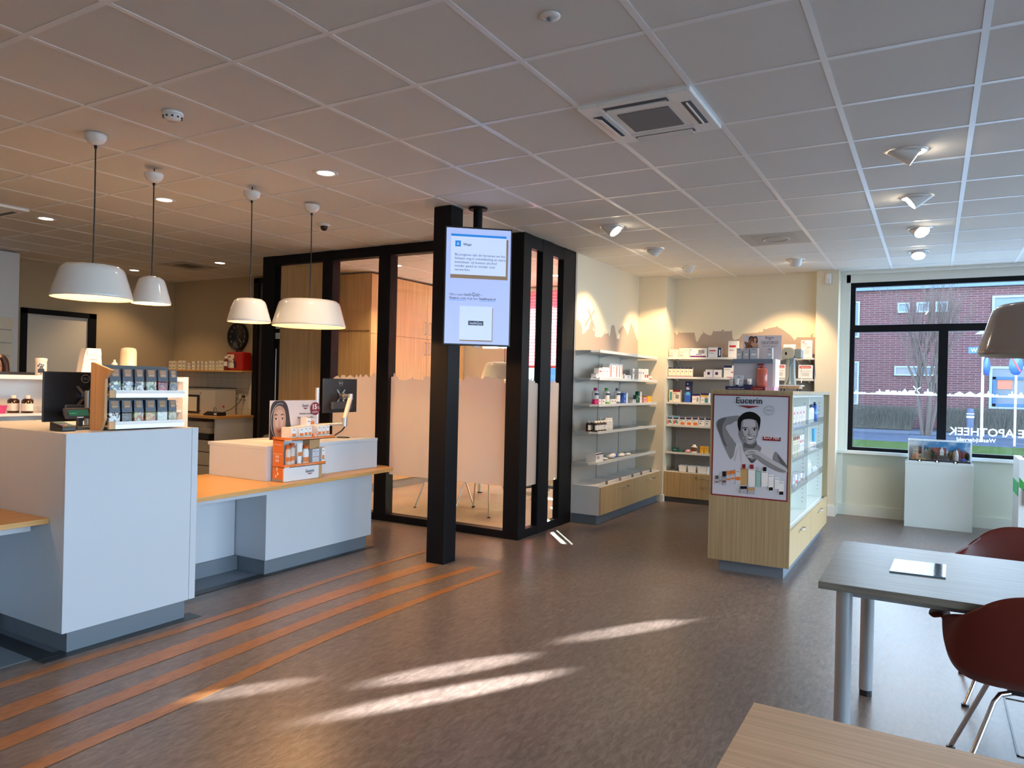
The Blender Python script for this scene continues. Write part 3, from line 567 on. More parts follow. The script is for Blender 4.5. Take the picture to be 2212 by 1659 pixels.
m.text('Scan', SK, .026, (sx2(340), -.0018, sz2(1040)), align='LEFT', bold=.015, width=.056); m.text('de code of ga naar', SK, .024, (sx2(410), -.0018, sz2(1040)), align='LEFT', width=.178); m.text('healthquiz.nl', SK, .026, (sx2(635), -.0018, sz2(1040)), align='LEFT', bold=.015, width=.135)
rq(340, 1050, 505, 1054, SB, -.0018); rq(633, 1050, 798, 1054, SB, -.0018)
rq(450, 1118, 775, 1462, SO, -.0010); rq(445, 1108, 768, 1450, SCC, -.0014); rq(532, 1256, 682, 1300, SK, -.002); m.text('healthQuiz', SCC, .03, (sx2(607), -.0024, sz2(1290)), shear=.15, width=.105)
m.build('display', t, local=True)
m = MB(); m.tube([(0, .10, .45), (0, .10, H-1.81-.01)], .038, BLACK, 24); m.tube([(0, .10, H-1.81-.024), (0, .10, H-1.81-.008)], .078, BLACK, 32); m.build('ceiling_pole', t, local=True)
m = MB(); m.box(-.10, .045, .38, .10, .10, .62, BLACK); m.build('wall_bracket', t, local=True)
m = MB(); m.box(-.02, .01, -.014, .03, .035, 0, PW); m.build('receiver', t, local=True)

# ================================================================== COUNTERS
CW = P('counter_white_matt', (.56, .61, .68), .5)
t = thing('service_desk', 'high white service desk with grey plinth and low oak wing at left', 'desk', (-2.8, -.9, 0))
m = MB(); m.box(-3.6, -1.302, .12, -2.3605, -.50, 1.185, CW); m.build('desk_body', t, bevel=.002)
m = MB(); m.box(-2.36, -1.302, .12, -2.325, -.545, 1.1849, CW); m.box(-2.36, -.543, .12, -2.325, -.50, 1.1849, CW); m.build('front_panel', t, bevel=.0015)
m = MB(); m.box(-3.6, -1.255, 0, -2.362, -.545, .12, GREYP); m.build('plinth', t)
m = MB(); m.box(-3.4, -4.2, .692, -2.47, -1.303, .72, OAK); m.build('oak_wing_top', t, bevel=.002)
m = MB(); m.box(-3.1, -4.2, .64, -2.60, -1.33, .691, CW); m.box(-3.12, -4.2, .1, -3.08, -1.31, .64, CW); m.box(-3.10, -4.2, 0, -3.06, -1.27, .1, GREYP); m.build('wing_panel', t)
t = thing('service_desk', 'lower white service desk with oak worktop, right one in front of the meeting room', 'desk', (-2.9, 1, 0))
m = MB(); m.box(-3.38, .39, .72, -2.72, 1.66, .96, CW); m.box(-3.40, .388, .96, -2.718, 1.662, .985, CW); m.build('upper_box', t, bevel=.002)
m = MB(); m.prism([(-3.42, -.5, .69), (-2.45, -.5, .69), (-2.565, 1.70, .69), (-2.72, 1.80, .69), (-3.42, 1.80, .69)], (0, 0, .029), OAK); m.build('oak_worktop', t, bevel=.0015)
m = MB(); m.box(-3.35, .40, .115, -2.72, 1.60, .689, CW); m.build('desk_body', t, bevel=.002)
m = MB(); m.box(-3.09, -.5, .115, -3.06, .39, .66, CW); m.box(-3.0, -.5, .63, -2.66, .36, .689, CW); m.build('knee_panel', t)
m = MB(); m.box(-3.30, .415, 0, -2.745, 1.56, .115, GREYP); m.box(-3.075, -.5, 0, -3.045, .41, .114, GREYP); m.build('plinth', t)
# bookcase behind the high desk
t = thing('bookcase', 'white open bookcase with peg holes standing behind the high desk', 'bookcase', (-4.07, -.3, 0))
m = MB(); m.box(-4.22, -1.7, .02, -4.20, .56, 1.455, WHITE); m.box(-4.20, -1.7, .02, -3.92, -1.67, 1.455, WHITE); m.box(-4.22, .512, .02, -3.90, .562, 1.497, WHITE); m.box(-4.20, -.42, .02, -3.925, -.39, 1.455, WHITE); m.build('case', t)
m = MB(); m.box(-4.22, -1.7, 1.458, -3.90, .511, 1.487, WHITE); m.build('top_board', t)
for z in (1.215, 1.085, .75, .4):
    for a, b in ((-1.67, -.421), (-.389, .511)): m = MB(); m.box(-4.199, a, z-.018, -3.92, b, z, WHITE); m.build('shelf', t)
m = MB()
for k in range(26):
    m.disc((-4.198, -.86, .45+.038*k), .005, (1, 0, 0), BLACKP, 8); m.disc((-3.98, .511, .45+.038*k), .005, (0, -1, 0), BLACKP, 8)
m.build('peg_holes', t)
# tall cabinet with wave fronts
t = thing('tall_cabinet', 'tall white cabinet with wavy drawer fronts at the left picture edge', 'cabinet', (-8.3, .6, 0))
m = MB(); m.box(-8.64, -.2, 0, -8.01, 1.18, 2.955, WHITE); m.build('carcass', t)
m = MB(); m.box(-8.01, -.15, 2.22, -7.995, 1.14, 2.94, WHITE); m.build('door', t)
for k in range(10):
    z = .62+.155*k; m = MB(); pts = [(-.12, z), (1.1, z)]
    top = [(1.1+(.018 if 0 < j < 6 else 0)*math.sin(PI*j/6), z+.148*j/6) for j in range(1, 7)]
    m.prism([(-8.0, y, zz) for y, zz in [(-.12, z), (1.1, z)]+top+[(-.12, z+.148)]], (.03, 0, 0), CREAM)
    f = m.build('drawer', t, bevel=.008)
    m = MB(); a = [(.55+.22*i/8, z+.148+.030*math.sin(PI*i/8)) for i in range(9)]+[(.77-.22*i/8, z+.148-.030*math.sin(PI*i/8)) for i in range(1, 8)]
    m.prism([(-7.971, y, zz) for y, zz in a], (.002, 0, 0), P('handle_recess', (.35, .32, .27), .6)); m.build('finger_hole', f)
# office back counter, wall shelf
t = thing('back_counter', 'white cabinet run with oak worktop below the tiled office wall', 'counter', (-7.7, 3.4, 0))
m = MB(); m.box(-8.64, 3.03, .935, -6.735, 3.70, .972, OAK); m.build('oak_worktop', t, bevel=.002)
m = MB(); m.box(-6.78, 3.06, 0, -6.75, 3.70, .934, CW); m.box(-7.75, 3.06, 0, -7.72, 3.70, .934, CW); m.box(-8.64, 3.06, .08, -7.75, 3.08, .934, CW); m.box(-7.72, 3.66, 0, -6.78, 3.70, .934, CW); m.build('side_panel', t)
t = thing('wall_shelf', 'long oak wall shelf holding small boxes below the wall clock', 'shelf', (-7.7, 3.6, 1.585))
m = MB(); m.box(-8.64, 3.50, 1.583, -6.79, 3.709, 1.606, OAK); m.build('board', t)
# wardrobe in meeting room
t = thing('wardrobe_wall', 'floor-to-ceiling oak wardrobe inside the meeting room', 'wardrobe', (-5.1, 5, 0))
m = MB(); m.box(-5.41, 3.96, .12, -4.86, 6.19, 2.94, OAKV); m.build('carcass', t)
m = MB(); m.box(-5.41, 3.98, 0, -4.88, 6.19, .12, P('plinth_taupe', (.25, .24, .22), .4)); m.build('plinth', t)
m = MB(); m.box(-5.41, 3.955, 2.17, -4.86, 3.959, 2.175, BLACKP); m.build('panel_joint', t)
ys = [3.96, 4.45, 5.2, 6.0, 6.19]
for i in range(4):
    for z0, z1_ in ((.125, 2.13), (2.136, 2.935)):
        m = MB(); m.box(-4.86, ys[i]+.003, z0, -4.84, ys[i+1]-.003, z1_, OAKV); d = m.build('door', t)
        if z0 > 1 and i in (1, 2):
            y = ys[2]-.06 if i == 1 else ys[2]+.06
            m = MB(); m.tube([(-4.84, y, 2.2), (-4.81, y, 2.2), (-4.81, y, 2.38), (-4.84, y, 2.38)], .006, STEEL, 8); m.build('handle', d)
        if z0 < 1 and i in (1, 2):
            y = ys[2]-.05 if i == 1 else ys[2]+.05
            m = MB(); m.tube([(-4.84, y, 1.9), (-4.81, y, 1.9), (-4.81, y, 2.08), (-4.84, y, 2.08)], .006, STEEL, 8); m.build('handle', d)
# blind
t = thing('roller_blind', 'translucent red pleated blind drawn over the meeting room window', 'blind', (-2.9, 6.17, 1.76))
m = MB(); n = 46; vs = []; fs = []
for i in range(n+1):
    z = 1.78+(2.90-1.78)*i/n; y = 6.165+(.008 if i % 2 else -.008); vs += [(-4.03, y, z), (-1.96, y, z)]
for i in range(n): fs.append((2*i, 2*i+1, 2*i+3, 2*i+2))
m.add(vs, fs, BLIND); m.build('fabric', t)
m = MB(); m.box(-4.03, 6.15, 1.755, -1.96, 6.18, 1.78, RED); m.box(-4.03, 6.14, 2.90, -1.96, 6.19, 2.95, WHITE); m.build('rail', t)

# ================================================================== SHELF UNITS
RAILW = P('pale_price_rail', (.74, .74, .71), .35)
def handle(x0, y0, z, dx, dy, ox, oy, L=.13):
    m = MB(); a = (x0-dx*L/2, y0-dy*L/2, z); b = (x0+dx*L/2, y0+dy*L/2, z)
    m.tube([a, (a[0]+ox*.03, a[1]+oy*.03, z), (b[0]+ox*.03, b[1]+oy*.03, z), b], .005, STEEL, 8); return m
t = thing('wall_shelving', 'left pharmacy shelf wall with five pale shelves above a low oak-fronted cabinet', 'shelving', (-1.65, 4.8, 0))
m = MB(); m.box(-1.80, 3.845, .42, -1.795, 5.835, 1.9, P('silver_back_panel', (.56, .53, .48), .5)); m.build('back_panel', t)
for y in (4.52, 5.2): m = MB(); m.box(-1.795, y-.004, .42, -1.788, y+.004, 1.9, ALU); m.build('upright', t)
for z in (1.895, 1.592, 1.30, 1.0, .66):
    m = MB(); m.prism([(-1.794, 3.85, z-.022), (-1.60, 3.85, z-.022), (-1.52, 3.90, z-.022), (-1.52, 5.82, z-.022), (-1.794, 5.82, z-.022)], (0, 0, .021), SHELFG); s_ = m.build('shelf', t)
    m = MB(); m.box(-1.52, 3.90, z-.024, -1.512, 5.82, z+.006, RAILW); m.build('price_rail', s_)
    for y in (3.88, 4.52, 5.2): m = MB(); m.prism([(-1.79, y, z-.023), (-1.58, y, z-.023), (-1.79, y, z-.06)], (0, .004, 0), SHELFG); m.build('bracket', s_)
m = MB(); m.box(-1.795, 3.82, .1, -1.452, 5.835, .415, WHITE); m.build('cabinet', t, bevel=.001)
m = MB(); m.box(-1.78, 3.84, 0, -1.49, 5.83, .1, GREYP); m.build('plinth', t)
for a, b, hy in ((3.825, 4.83, 4.52), (4.835, 5.832, 5.45)):
    m = MB(); m.box(-1.452, a, .105, -1.434, b, .405, OAKH); d = m.build('drawer', t)
    handle(-1.434, hy, .345, 0, 1, 1, 0, .15).build('handle', d); m = MB(); m.tube([(-1.434, hy-.18, .335), (-1.426, hy-.18, .335)], .009, STEEL, 10); m.build('lock', d)
m = MB(); m.box(-1.46, 3.83, .416, -1.456, 5.83, .44, ACR); m.build('acrylic_lip', t)
for y in (4.05, 4.45, 4.85, 5.15, 5.5): m = MB(); m.box(-1.79, y, .416, -1.46, y+.003, .45, ACR); m.box(-1.475, y-.004, .416, -1.45, y+.006, .455, GREYI); m.build('shelf_divider', t)
t = thing('wall_shelving', 'back pharmacy shelf wall with taupe back panel and one wide oak drawer row', 'shelving', (-.5, 6.05, 0))
m = MB(); m.box(-1.41, 6.19, .40, .385, 6.199, 1.915, BACKG); m.build('back_panel', t)
for x in (-1.345, -.5, .33): m = MB(); m.box(x-.008, 6.17, .40, x+.008, 6.19, 1.9, GREYI); m.build('upright', t)
for z in (1.903, 1.645, 1.313, 1.012, .655):
    m = MB(); m.box(-1.41, 5.925, z-.02, .385, 6.165, z-.001, SHELFG); s_ = m.build('shelf', t)
    m = MB(); m.box(-1.41, 5.918, z-.022, .385, 5.925, z+.004, RAILW); m.build('price_rail', s_)
    for x in (-1.34, .325): m = MB(); m.prism([(x, 6.165, z-.021), (x, 5.96, z-.021), (x, 6.165, z-.055)], (.006, 0, 0), SHELFG); m.build('bracket', s_)
m = MB(); m.box(-1.412, 5.90, .1, .386, 6.198, .398, WHITE); m.build('cabinet', t)
m = MB(); m.box(-1.40, 5.93, 0, .385, 6.19, .1, P('plinth_dark_taupe', (.13, .115, .10), .4)); m.build('plinth', t)
for a, b in ((-1.41, -.51), (-.507, .385)):
    m = MB(); m.box(a, 5.882, .07, b, 5.90, .395, OAKV); d = m.build('drawer', t)
    handle((a+b)/2+.14, 5.882, .335, 1, 0, 0, -1, .17).build('handle', d); m = MB(); m.tube([((a+b)/2-.02, 5.882, .345), ((a+b)/2-.02, 5.874, .345)], .011, STEEL, 10); m.build('lock', d)
S1 = [(3.843, 2.203), (3.909, 2.24), (3.973, 2.219), (4.027, 2.165), (4.04, 2.145), (4.038, 2.091), (4.09, 2.086), (4.107, 2.105), (4.151, 2.112), (4.166, 2.141), (4.23, 2.161), (4.25, 2.205), (4.28, 2.25), (4.30, 2.265), (4.33, 2.269), (4.35, 2.205), (4.337, 2.151), (4.403, 2.145), (4.395, 2.089), (4.46, 2.077), (4.544, 2.088), (4.588, 2.083), (4.63, 2.105), (4.686, 2.135), (4.693, 2.167), (4.703, 2.139), (4.795, 2.143), (4.803, 2.163), (4.84, 2.1), (4.879, 2.163), (4.904, 2.247), (4.94, 2.264), (4.972, 2.252), (4.996, 2.26), (5.032, 2.186), (5.073, 2.129), (5.085, 2.08), (5.115, 2.109), (5.133, 2.083), (5.157, 2.111), (5.181, 2.083), (5.192, 2.162), (5.143, 2.182), (5.151, 2.213), (5.289, 2.284), (5.464, 2.171), (5.566, 2.344), (5.651, 2.269), (5.667, 2.302), (5.681, 2.246), (5.791, 2.14), (5.836, 2.13)]
m = MB(); m.prism([(-1.7995, y, z) for y, z in [(3.843, 1.9)]+S1+[(5.836, 1.9)]], (.0025, 0, 0), SILH)
for ya, za, yb, zb in ((4.195, 2.383, 4.40, 2.17), (4.12, 2.19, 4.37, 2.385)):
    dx, dz = yb-ya, zb-za; L = math.hypot(dx, dz); nx, nz = -dz/L*.012, dx/L*.012
    k_ = -1.797 if ya > 4.15 else -1.7965
    m.prism([(k_, ya+nx, za+nz), (k_, yb+nx, zb+nz), (k_, yb-nx, zb-nz), (k_, ya-nx, za-nz)], (.0004, 0, 0), SILH)
tag(m.build('wall_silhouette', origin=(-1.8, 4.84, 1.9)), 'taupe village silhouette with windmill on the wall above the left shelves', 'wall decal')
S2 = [(-1.414, 2.243), (-1.408, 2.266), (-1.399, 2.243), (-1.38, 2.22), (-1.361, 2.242), (-1.354, 2.269), (-1.345, 2.25), (-1.139, 2.249), (-1.117, 2.134), (-1.104, 2.134), (-1.099, 2.111), (-1.048, 2.215), (-1.024, 2.237), (-1.021, 2.27), (-1.012, 2.237), (-.986, 2.237), (-.979, 2.222), (-.915, 2.206), (-.889, 2.257), (-.887, 2.279), (-.879, 2.261), (-.777, 2.263), (-.77, 2.285), (-.755, 2.284), (-.748, 2.259), (-.654, 2.261), (-.645, 2.275), (-.634, 2.166), (-.608, 2.143), (-.545, 2.164), (-.51, 2.222), (-.308, 2.236), (-.299, 2.25), (-.287, 2.24), (-.253, 2.25), (-.247, 2.282), (-.233, 2.286), (-.23, 2.272), (-.179, 2.291), (-.097, 2.304), (-.081, 2.319), (-.073, 2.303), (-.016, 2.271), (.079, 2.199), (.133, 2.131), (.159, 2.17), (.322, 2.168), (.315, 2.189), (.343, 2.216), (.353, 2.206), (.338, 2.196), (.341, 2.171), (.386, 2.168)]
m = MB(); m.prism([(x, 6.1995, z) for x, z in [(-1.414, 1.91)]+S2+[(.386, 1.91)]], (0, -.0025, 0), SILH)
tag(m.build('wall_silhouette', origin=(-.5, 6.2, 1.9)), 'taupe rooftop silhouette on the wall above the back shelves', 'wall decal')

# ================================================================== DISPLAY ISLAND
ix0, ix1, iy0, iy1 = .056, .693, 2.585, 4.95
t = thing('display_island', 'tall oak display island with a cosmetics poster on its end panel', 'display unit', (.37, 3.7, 0))
m = MB(); m.box(ix0, iy0, .1, ix1, iy0+.03, 1.466, OAKV_SHADED); m.build('end_panel', t); m = MB(); m.box(ix0, iy1-.03, .1, ix1, iy1, 1.466, OAKV_SHADED); m.build('end_panel', t)
m = MB(); m.box(ix0, iy0-.002, 1.467, ix1+.003, iy1+.002, 1.497, OAKV_SHADED); m.build('top', t, bevel=.001)
m = MB(); m.box(.13, 2.66, 0, .64, 4.88, .1, GREYP); m.build('plinth', t)
WI = P('island_inner_white', (.78, .80, .76), .35)
m = MB(); m.box(.36, iy0+.03, .1, .38, iy1-.03, 1.466, WI)
for s, xo in ((1, .69), (-1, .06)):
    a, b = (.38, .64) if s > 0 else (.11, .36)
    for y in (iy0+.03, 3.86, iy1-.05): m.box(a, y, .39, b, y+.02, 1.466, WI)
    m.box(a, iy0+.03, .37, b, iy1-.03, .39, WI); m.box(a, iy0+.03, 1.445, b, iy1-.03, 1.466, WI)
m.build('carcass', t)
for z in (1.188, .925, .667):
    for a, b in ((2.635, 3.86), (3.88, 4.90)):
        m = MB(); m.box(.38, a, z-.018, .645, b, z-.002, WI); s_ = m.build('shelf', t)
        m = MB(); m.box(.645, a, z-.022, .65, b, z+.045, ACR); m.build('acrylic_lip', s_)
m = MB()
for y in (3.845, 4.885):
    for k in range(24): m.disc((.60, y, .46+.04*k), .004, (0, -1, 0), BLACKP, 8)
m.build('peg_holes', t)
for a, b in ((2.60, 3.765), (3.77, 4.935)):
    m = MB(); m.box(.672, a, .105, .691, b, .385, OAKH); d = m.build('drawer', t)
    handle(.691, (a+b)/2, .325, 0, 1, 1, 0, .14).build('handle', d)
    m = MB(); m.tube([(.691, (a+b)/2-.12, .315), (.697, (a+b)/2-.12, .315)], .008, STEEL, 10); m.build('lock', d)
m = MB(); m.box(.38, iy0+.03, .105, .672, iy1-.03, .37, WI); m.build('drawer_box', t)
# ================================================================== TABLES AND CHAIRS
t = thing('table', 'grey oak table on round metal legs with a magazine on it', 'table', (2.05, .16, 0))
m = MB(); m.box(1.262, -.302, .711, 2.86, .632, .74, OAKG); m.build('tabletop', t, bevel=.0015)
LEGM = P('grey_table_leg', (.38, .40, .43), .35, .25)
for x, y in ((1.35, -.20), (1.385, .571), (2.75, -.20), (2.75, .571)):
    m = MB(); m.tube([(x, y, .03), (x, y, .71)], .031, LEGM, 28); g = m.build('leg', t); m = MB(); m.tube([(x, y, .0), (x, y, .03)], .029, BLACKP, 20); m.build('foot', g)
m = MB(); m.box(1.36, -.19, .67, 2.74, -.17, .71, LEGM); m.build('under_rail', t); m = MB(); m.box(1.40, .56, .67, 2.74, .58, .71, LEGM); m.build('under_rail', t)
t = thing('table', 'pinkish oak table cut off by the bottom edge of the picture', 'table', (2.1, -2.1, 0))
m = MB(); m.box(1.282, -2.55, .711, 2.86, -1.612, .74, OAKP); m.build('tabletop', t, bevel=.0015)
for x, y in ((1.37, -1.70), (1.37, -2.45), (2.75, -1.70), (2.75, -2.45)):
    m = MB(); m.tube([(x, y, .0), (x, y, .71)], .031, LEGM, 20); m.build('leg', t)
t = thing('magazine', 'glossy shiny magazine lying on the grey table', 'magazine', (1.607, .174, .74))
m = MB(); MG = P('glossy_magazine', (.10, .18, .24), .22, coat=.15, bump=.25, bscale=14)
m.prism([(1.500, .037, .7405), (1.706, .048, .7405), (1.712, .318, .7405), (1.508, .305, .7405)], (0, 0, .005), MG); m.build('cover', t)
m = MB(); m.prism([(1.66, .05, .7458), (1.704, .052, .7458), (1.709, .312, .7458), (1.668, .31, .7458)], (0, 0, .0005), P('magazine_dark', (.05, .06, .10), .08, coat=1)); m.build('printed_panel', t)
CH = P('oxblood_shell', (.125, .017, .010), .36, spec=.4)
def shell_mesh():
    # v, y, z, half width, rise, forward
    K = [(0, .235, .425, .205, .02, 0, 0), (.06, .23, .440, .222, .05, 0, 0), (.16, .17, .433, .25, .075, 0, .01), (.23, .115, .425, .265, .185, -.005, .04), (.31, .05, .418, .275, .232, 0, .055), (.42, -.06, .412, .285, .25, .0, .055), (.52, -.145, .425, .292, .24, .02, .05), (.60, -.20, .47, .295, .185, .06, .035), (.70, -.235, .55, .29, .105, .10, .012), (.80, -.262, .64, .265, .035, .085, 0), (.90, -.283, .74, .225, -.045, .05, 0), (.97, -.293, .79, .17, -.05, .02, 0), (1, -.296, .808, .13, -.05, .01, 0)]
    NU, NV = 41, 41; vs = []; fs = []
    def lerp(v):
        for i in range(len(K)-1):
            if v <= K[i+1][0]:
                t = (v-K[i][0])/(K[i+1][0]-K[i][0]); t = t*t*(3-2*t)*.5+t*.5; return [a+(b-a)*t for a, b in zip(K[i], K[i+1])]
        return K[-1]
    for j in range(NV):
        _, y, z, hw, rise, fw, flare = lerp(j/(NV-1))
        for i in range(NU):
            u = math.sin(PI/2*(-1+2*i/(NU-1))); a = abs(u); q = min(1, a/.93); lip = max(0, (a-.93)/.07)
            e_ = 3.6 if j/(NV-1) < .72 else max(2.0, 3.6-(j/(NV-1)-.72)*12); up = q**e_
            x = hw*math.sin(q*PI/2)**(.8+.2*max(0, min(1, (j/(NV-1)-.6)/.35))) if q else 0
            vs.append((math.copysign(x+flare*lip, u), y+fw*a**2.0, z+rise*up-flare*.30*lip**2))
    for j in range(NV-1):
        for i in range(NU-1): fs.append((j*NU+i, j*NU+i+1, (j+1)*NU+i+1, (j+1)*NU+i))
    return vs, fs
SV, SF = shell_mesh()
def make_chair(label, loc, rz):
    t = thing('armchair', label, 'chair', loc, rz, None)
    m = MB(); m.add(SV, SF, CH, True); o = m.build('seat_shell', t, local=True)
    s = o.modifiers.new('t', 'SOLIDIFY'); s.thickness = .007; s.offset = 0; s = o.modifiers.new('s', 'SUBSURF'); s.levels = s.render_levels = 1
    for sx_, sy_ in ((-1, 1), (1, 1), (-1, -1), (1, -1)):
        m = MB(); m.tube([(sx_*.07, sy_*.08, .392), (sx_*.105, sy_*.10, .385), (sx_*.125, sy_*.12, .36), (sx_*.25, sy_*.24, .012)], .0095, CHROME, 12); g = m.build('leg', t, local=True)
        m = MB(); m.tube([(sx_*.25, sy_*.24, .0), (sx_*.25, sy_*.24, .014)], .017, BLACKP, 14); m.build('glide', g, local=True)
    m = MB(); m.box(-.08, -.09, .388, .08, .09, .404, BLACKP); m.tube([(-.1, -.1, .385), (.1, .1, .385)], .008, CHROME); m.tube([(.1, -.1, .385), (-.1, .1, .385)], .008, CHROME); m.build('mount', t, local=True)
    return t
make_chair('oxblood moulded armchair with its back to the camera at the grey table', (1.99, -.075, 0), 0)
make_chair('oxblood moulded armchair at the far side of the grey table, back rim showing', (2.06, .93, 0), PI)
make_chair('oxblood moulded armchair at the bottom right corner beyond the oak table', (2.25, -1.33, 0), PI)
# ================================================================== PRODUCTS
ST = {  # body, decorations (x0, x1, z0, z1, material) in fractions of the front
 'navy': (PW, [(0, 1, 0, 1, NAVY), (.3, .7, .2, .8, PW)]), 'whitered': (PW, [(.12, .8, .62, .74, RED), (.12, .6, .42, .47, GREYI)]), 'white': (PW, [(.2, .8, .6, .65, GREYI), (.2, .6, .3, .34, GREYI)]),
 'redtext': (PW, [(.12, .26, .1, .88, RED), (.45, .9, .7, .73, GREYI), (.45, .9, .5, .52, GREYI)]), 'redline': (PW, [(.4, .62, .12, .85, RED)]), 'dark': (PW, [(0, .3, 0, 1, NAVY), (.5, .8, .2, .8, GREYI)]),
 'whiteblue': (PW, [(.25, .75, .55, .72, BLUE), (.3, .7, .25, .3, GREYI)]), 'redbottom': (PW, [(.12, .88, .22, .5, RED), (.2, .8, .7, .74, GREYI)]), 'magenta': (MAG, [(.2, .8, .5, .6, PINK)]),
 'whitepurple': (PW, [(.25, .6, .35, .7, PURP), (0, 1, 0, .08, PINK)]), 'whitegreen': (PW, [(.2, .5, .35, .7, DKG), (.6, .8, .4, .6, GREYI)]), 'blue': (BLUE, [(.2, .8, .6, .8, LBLUE), (.2, .6, .2, .26, PW)]),
 'dkgreen': (DKG, [(.2, .8, .5, .56, PW)]), 'pink': (PINK, [(.2, .8, .5, .6, RED)]), 'yellow': (YELL, [(.1, .9, .0, .1, CREAM)]), 'navytop': (PW, [(0, 1, .86, 1, NAVY), (.1, .5, .4, .55, GREYI), (.1, .4, .65, .72, RED)]),
 'cream': (CREAM, [(.06, .2, .14, .3, GREYI), (.24, .38, .14, .3, GREYI), (.5, .8, .78, .82, GREYI), (.1, .5, .55, .6, GREYI), (0, .6, 0, .06, TEAL)]),
 'purplebase': (PW, [(.02, .95, .05, .2, PURP), (.5, .86, .42, .82, GREYI), (.36, .7, .3, .38, BLUE), (.04, .3, .6, .64, GREYI), (.03, .09, .78, .88, PURP)]),
 'whitered2': (PW, [(.08, .36, .88, .92, RED), (.5, .92, .56, .59, RED), (.35, .8, .2, .5, SHELFG), (0, 1, 0, .03, RED), (.12, .6, .78, .81, GREYI)]),
 'slim': (CREAM, [(0, 1, .86, 1, NAVY), (.3, .6, .52, .66, GREYI), (0, 1, .1, .14, NAVY), (0, 1, .02, .1, PINK)]),
 'navycorner': (PW, [(0, .8, .82, 1, NAVY), (.1, .65, .66, .7, GREYI), (.72, .95, .42, .5, MAG), (.3, .9, 0, .08, MAG)]),
 'redlabel': (PW, [(.08, .92, .76, .94, RED), (.1, .9, .55, .57, GREYI), (.25, .8, .2, .45, SHELFG), (0, 1, 0, .05, NAVY)]),
 'teal': (CREAM, [(.2, .8, .15, .85, TEAL)]), 'redtop': (CREAM, [(0, 1, .84, 1, MAROON), (.35, .8, .3, .62, GREYI), (.1, .5, .7, .75, RED)]),
 'bluetall': (NAVY, [(0, 1, 0, .45, BLUE), (.2, .8, .35, .5, LBLUE), (.2, .7, .62, .66, PW), (.2, .6, .7, .72, PW), (.3, .5, .85, .9, PW)]),
 'person': (PW, [(0, 1, .78, 1, NAVY), (.05, .6, .7, .78, PINK), (.58, .85, .12, .5, GREYI), (.64, .8, .5, .62, SKIN), (.1, .5, .3, .5, SHELFG)]),
 'person2': (PW, [(0, 1, .8, 1, NAVY), (.05, .9, .64, .8, YELL), (.5, .9, .05, .5, TEAL), (.6, .8, .4, .56, SKIN), (.08, .4, .2, .4, SHELFG)]),
 'plaster1': (PW, [(0, 1, .88, 1, LBLUE), (.08, .92, .66, .84, NAVY), (.1, .3, .1, .5, RED), (.35, .7, .2, .55, TEAL), (.6, .85, .15, .4, GREYI)]),
 'plaster2': (PW, [(0, 1, .9, 1, NAVY), (.08, .92, .68, .86, NAVY), (.2, .9, .06, .36, ORANGE), (.12, .5, .5, .56, GREYI)]),
 'plaster3': (PW, [(0, 1, .9, 1, NAVY), (.08, .92, .68, .86, NAVY), (.2, .36, .2, .34, BLACKP), (.12, .6, .5, .56, GREYI)]),
 'orange': (YELL, [(.2, .8, .7, .8, ORANGE), (.6, .8, .1, .3, PW)]), 'tubegrey': (PW, [(.1, .9, .1, .5, SHELFG)]),
 'sun': (PW, [(.12, .88, .3, .52, ORANGE), (.3, .7, .78, .82, NAVY), (0, 1, .24, .29, TEAL), (0, 1, .97, 1, ORANGE), (.42, .58, .5, .56, PW)]),
 'serum': (P('serum_box', (.62, .66, .72), .4), [(.3, .7, .82, .86, NAVY), (.15, .85, .46, .5, RED), (.2, .6, .25, .28, GREYI)]),
 'uv': (ORANGE, [(.3, .75, .35, .7, PW), (.1, .9, .85, .93, PW)]), 'greybox': (P('lavender_box', (.50, .51, .56), .4), [(.25, .75, .86, .9, NAVY), (.2, .8, .6, .63, GREYI), (.2, .8, .35, .5, PW)]),
 'herbal': (CREAM, [(.2, .8, .6, .75, GREYI), (.2, .7, .2, .3, GREEN)]),
}
def carton(u0, u1, h, style, label, cat, front, sz, group, depth=None, name='carton', tilt=0, inner=None):
    # front = ('x', plane) faces +x, ('y', plane) faces -y
    wd = u1-u0; d = depth or min(.09, max(.03, wd*.7)); body, dec = ST[style]; m = MB()
    m.box(-wd/2, 0, 0, wd/2, d, h, body)
    for i, (a, b, c, e, mt) in enumerate(dec):
        q = -.0005-.0002*i; m.poly([(-wd/2+a*wd, q, c*h), (-wd/2+b*wd, q, c*h), (-wd/2+b*wd, q, e*h), (-wd/2+a*wd, q, e*h)], mt)
    if style == 'redlabel': m.text('Leukoplast', PW, .028, (0, -.003, .80*h), width=.7*wd)
    if style == 'whitered2': m.text('cutiplast plus', GREYI, .02, (0, -.003, .68*h), width=.6*wd)
    o = m.build(name, local=True); C_ = (u0+u1)/2
    if front[0] == 'x': o.location = (front[1], C_, sz); o.rotation_euler = (tilt, 0, PI/2)
    else: o.location = (C_, front[1], sz); o.rotation_euler = (tilt, 0, 0)
    return tag(o, label, cat, group)
CLEARP = P('clear_liquid_plastic', (.70, .74, .78), .15, spec=.6); BRG = P('amber_bottle', (.035, .012, .006), .12, coat=.6); CAPW = P('white_cap', (.82, .82, .8), .4)
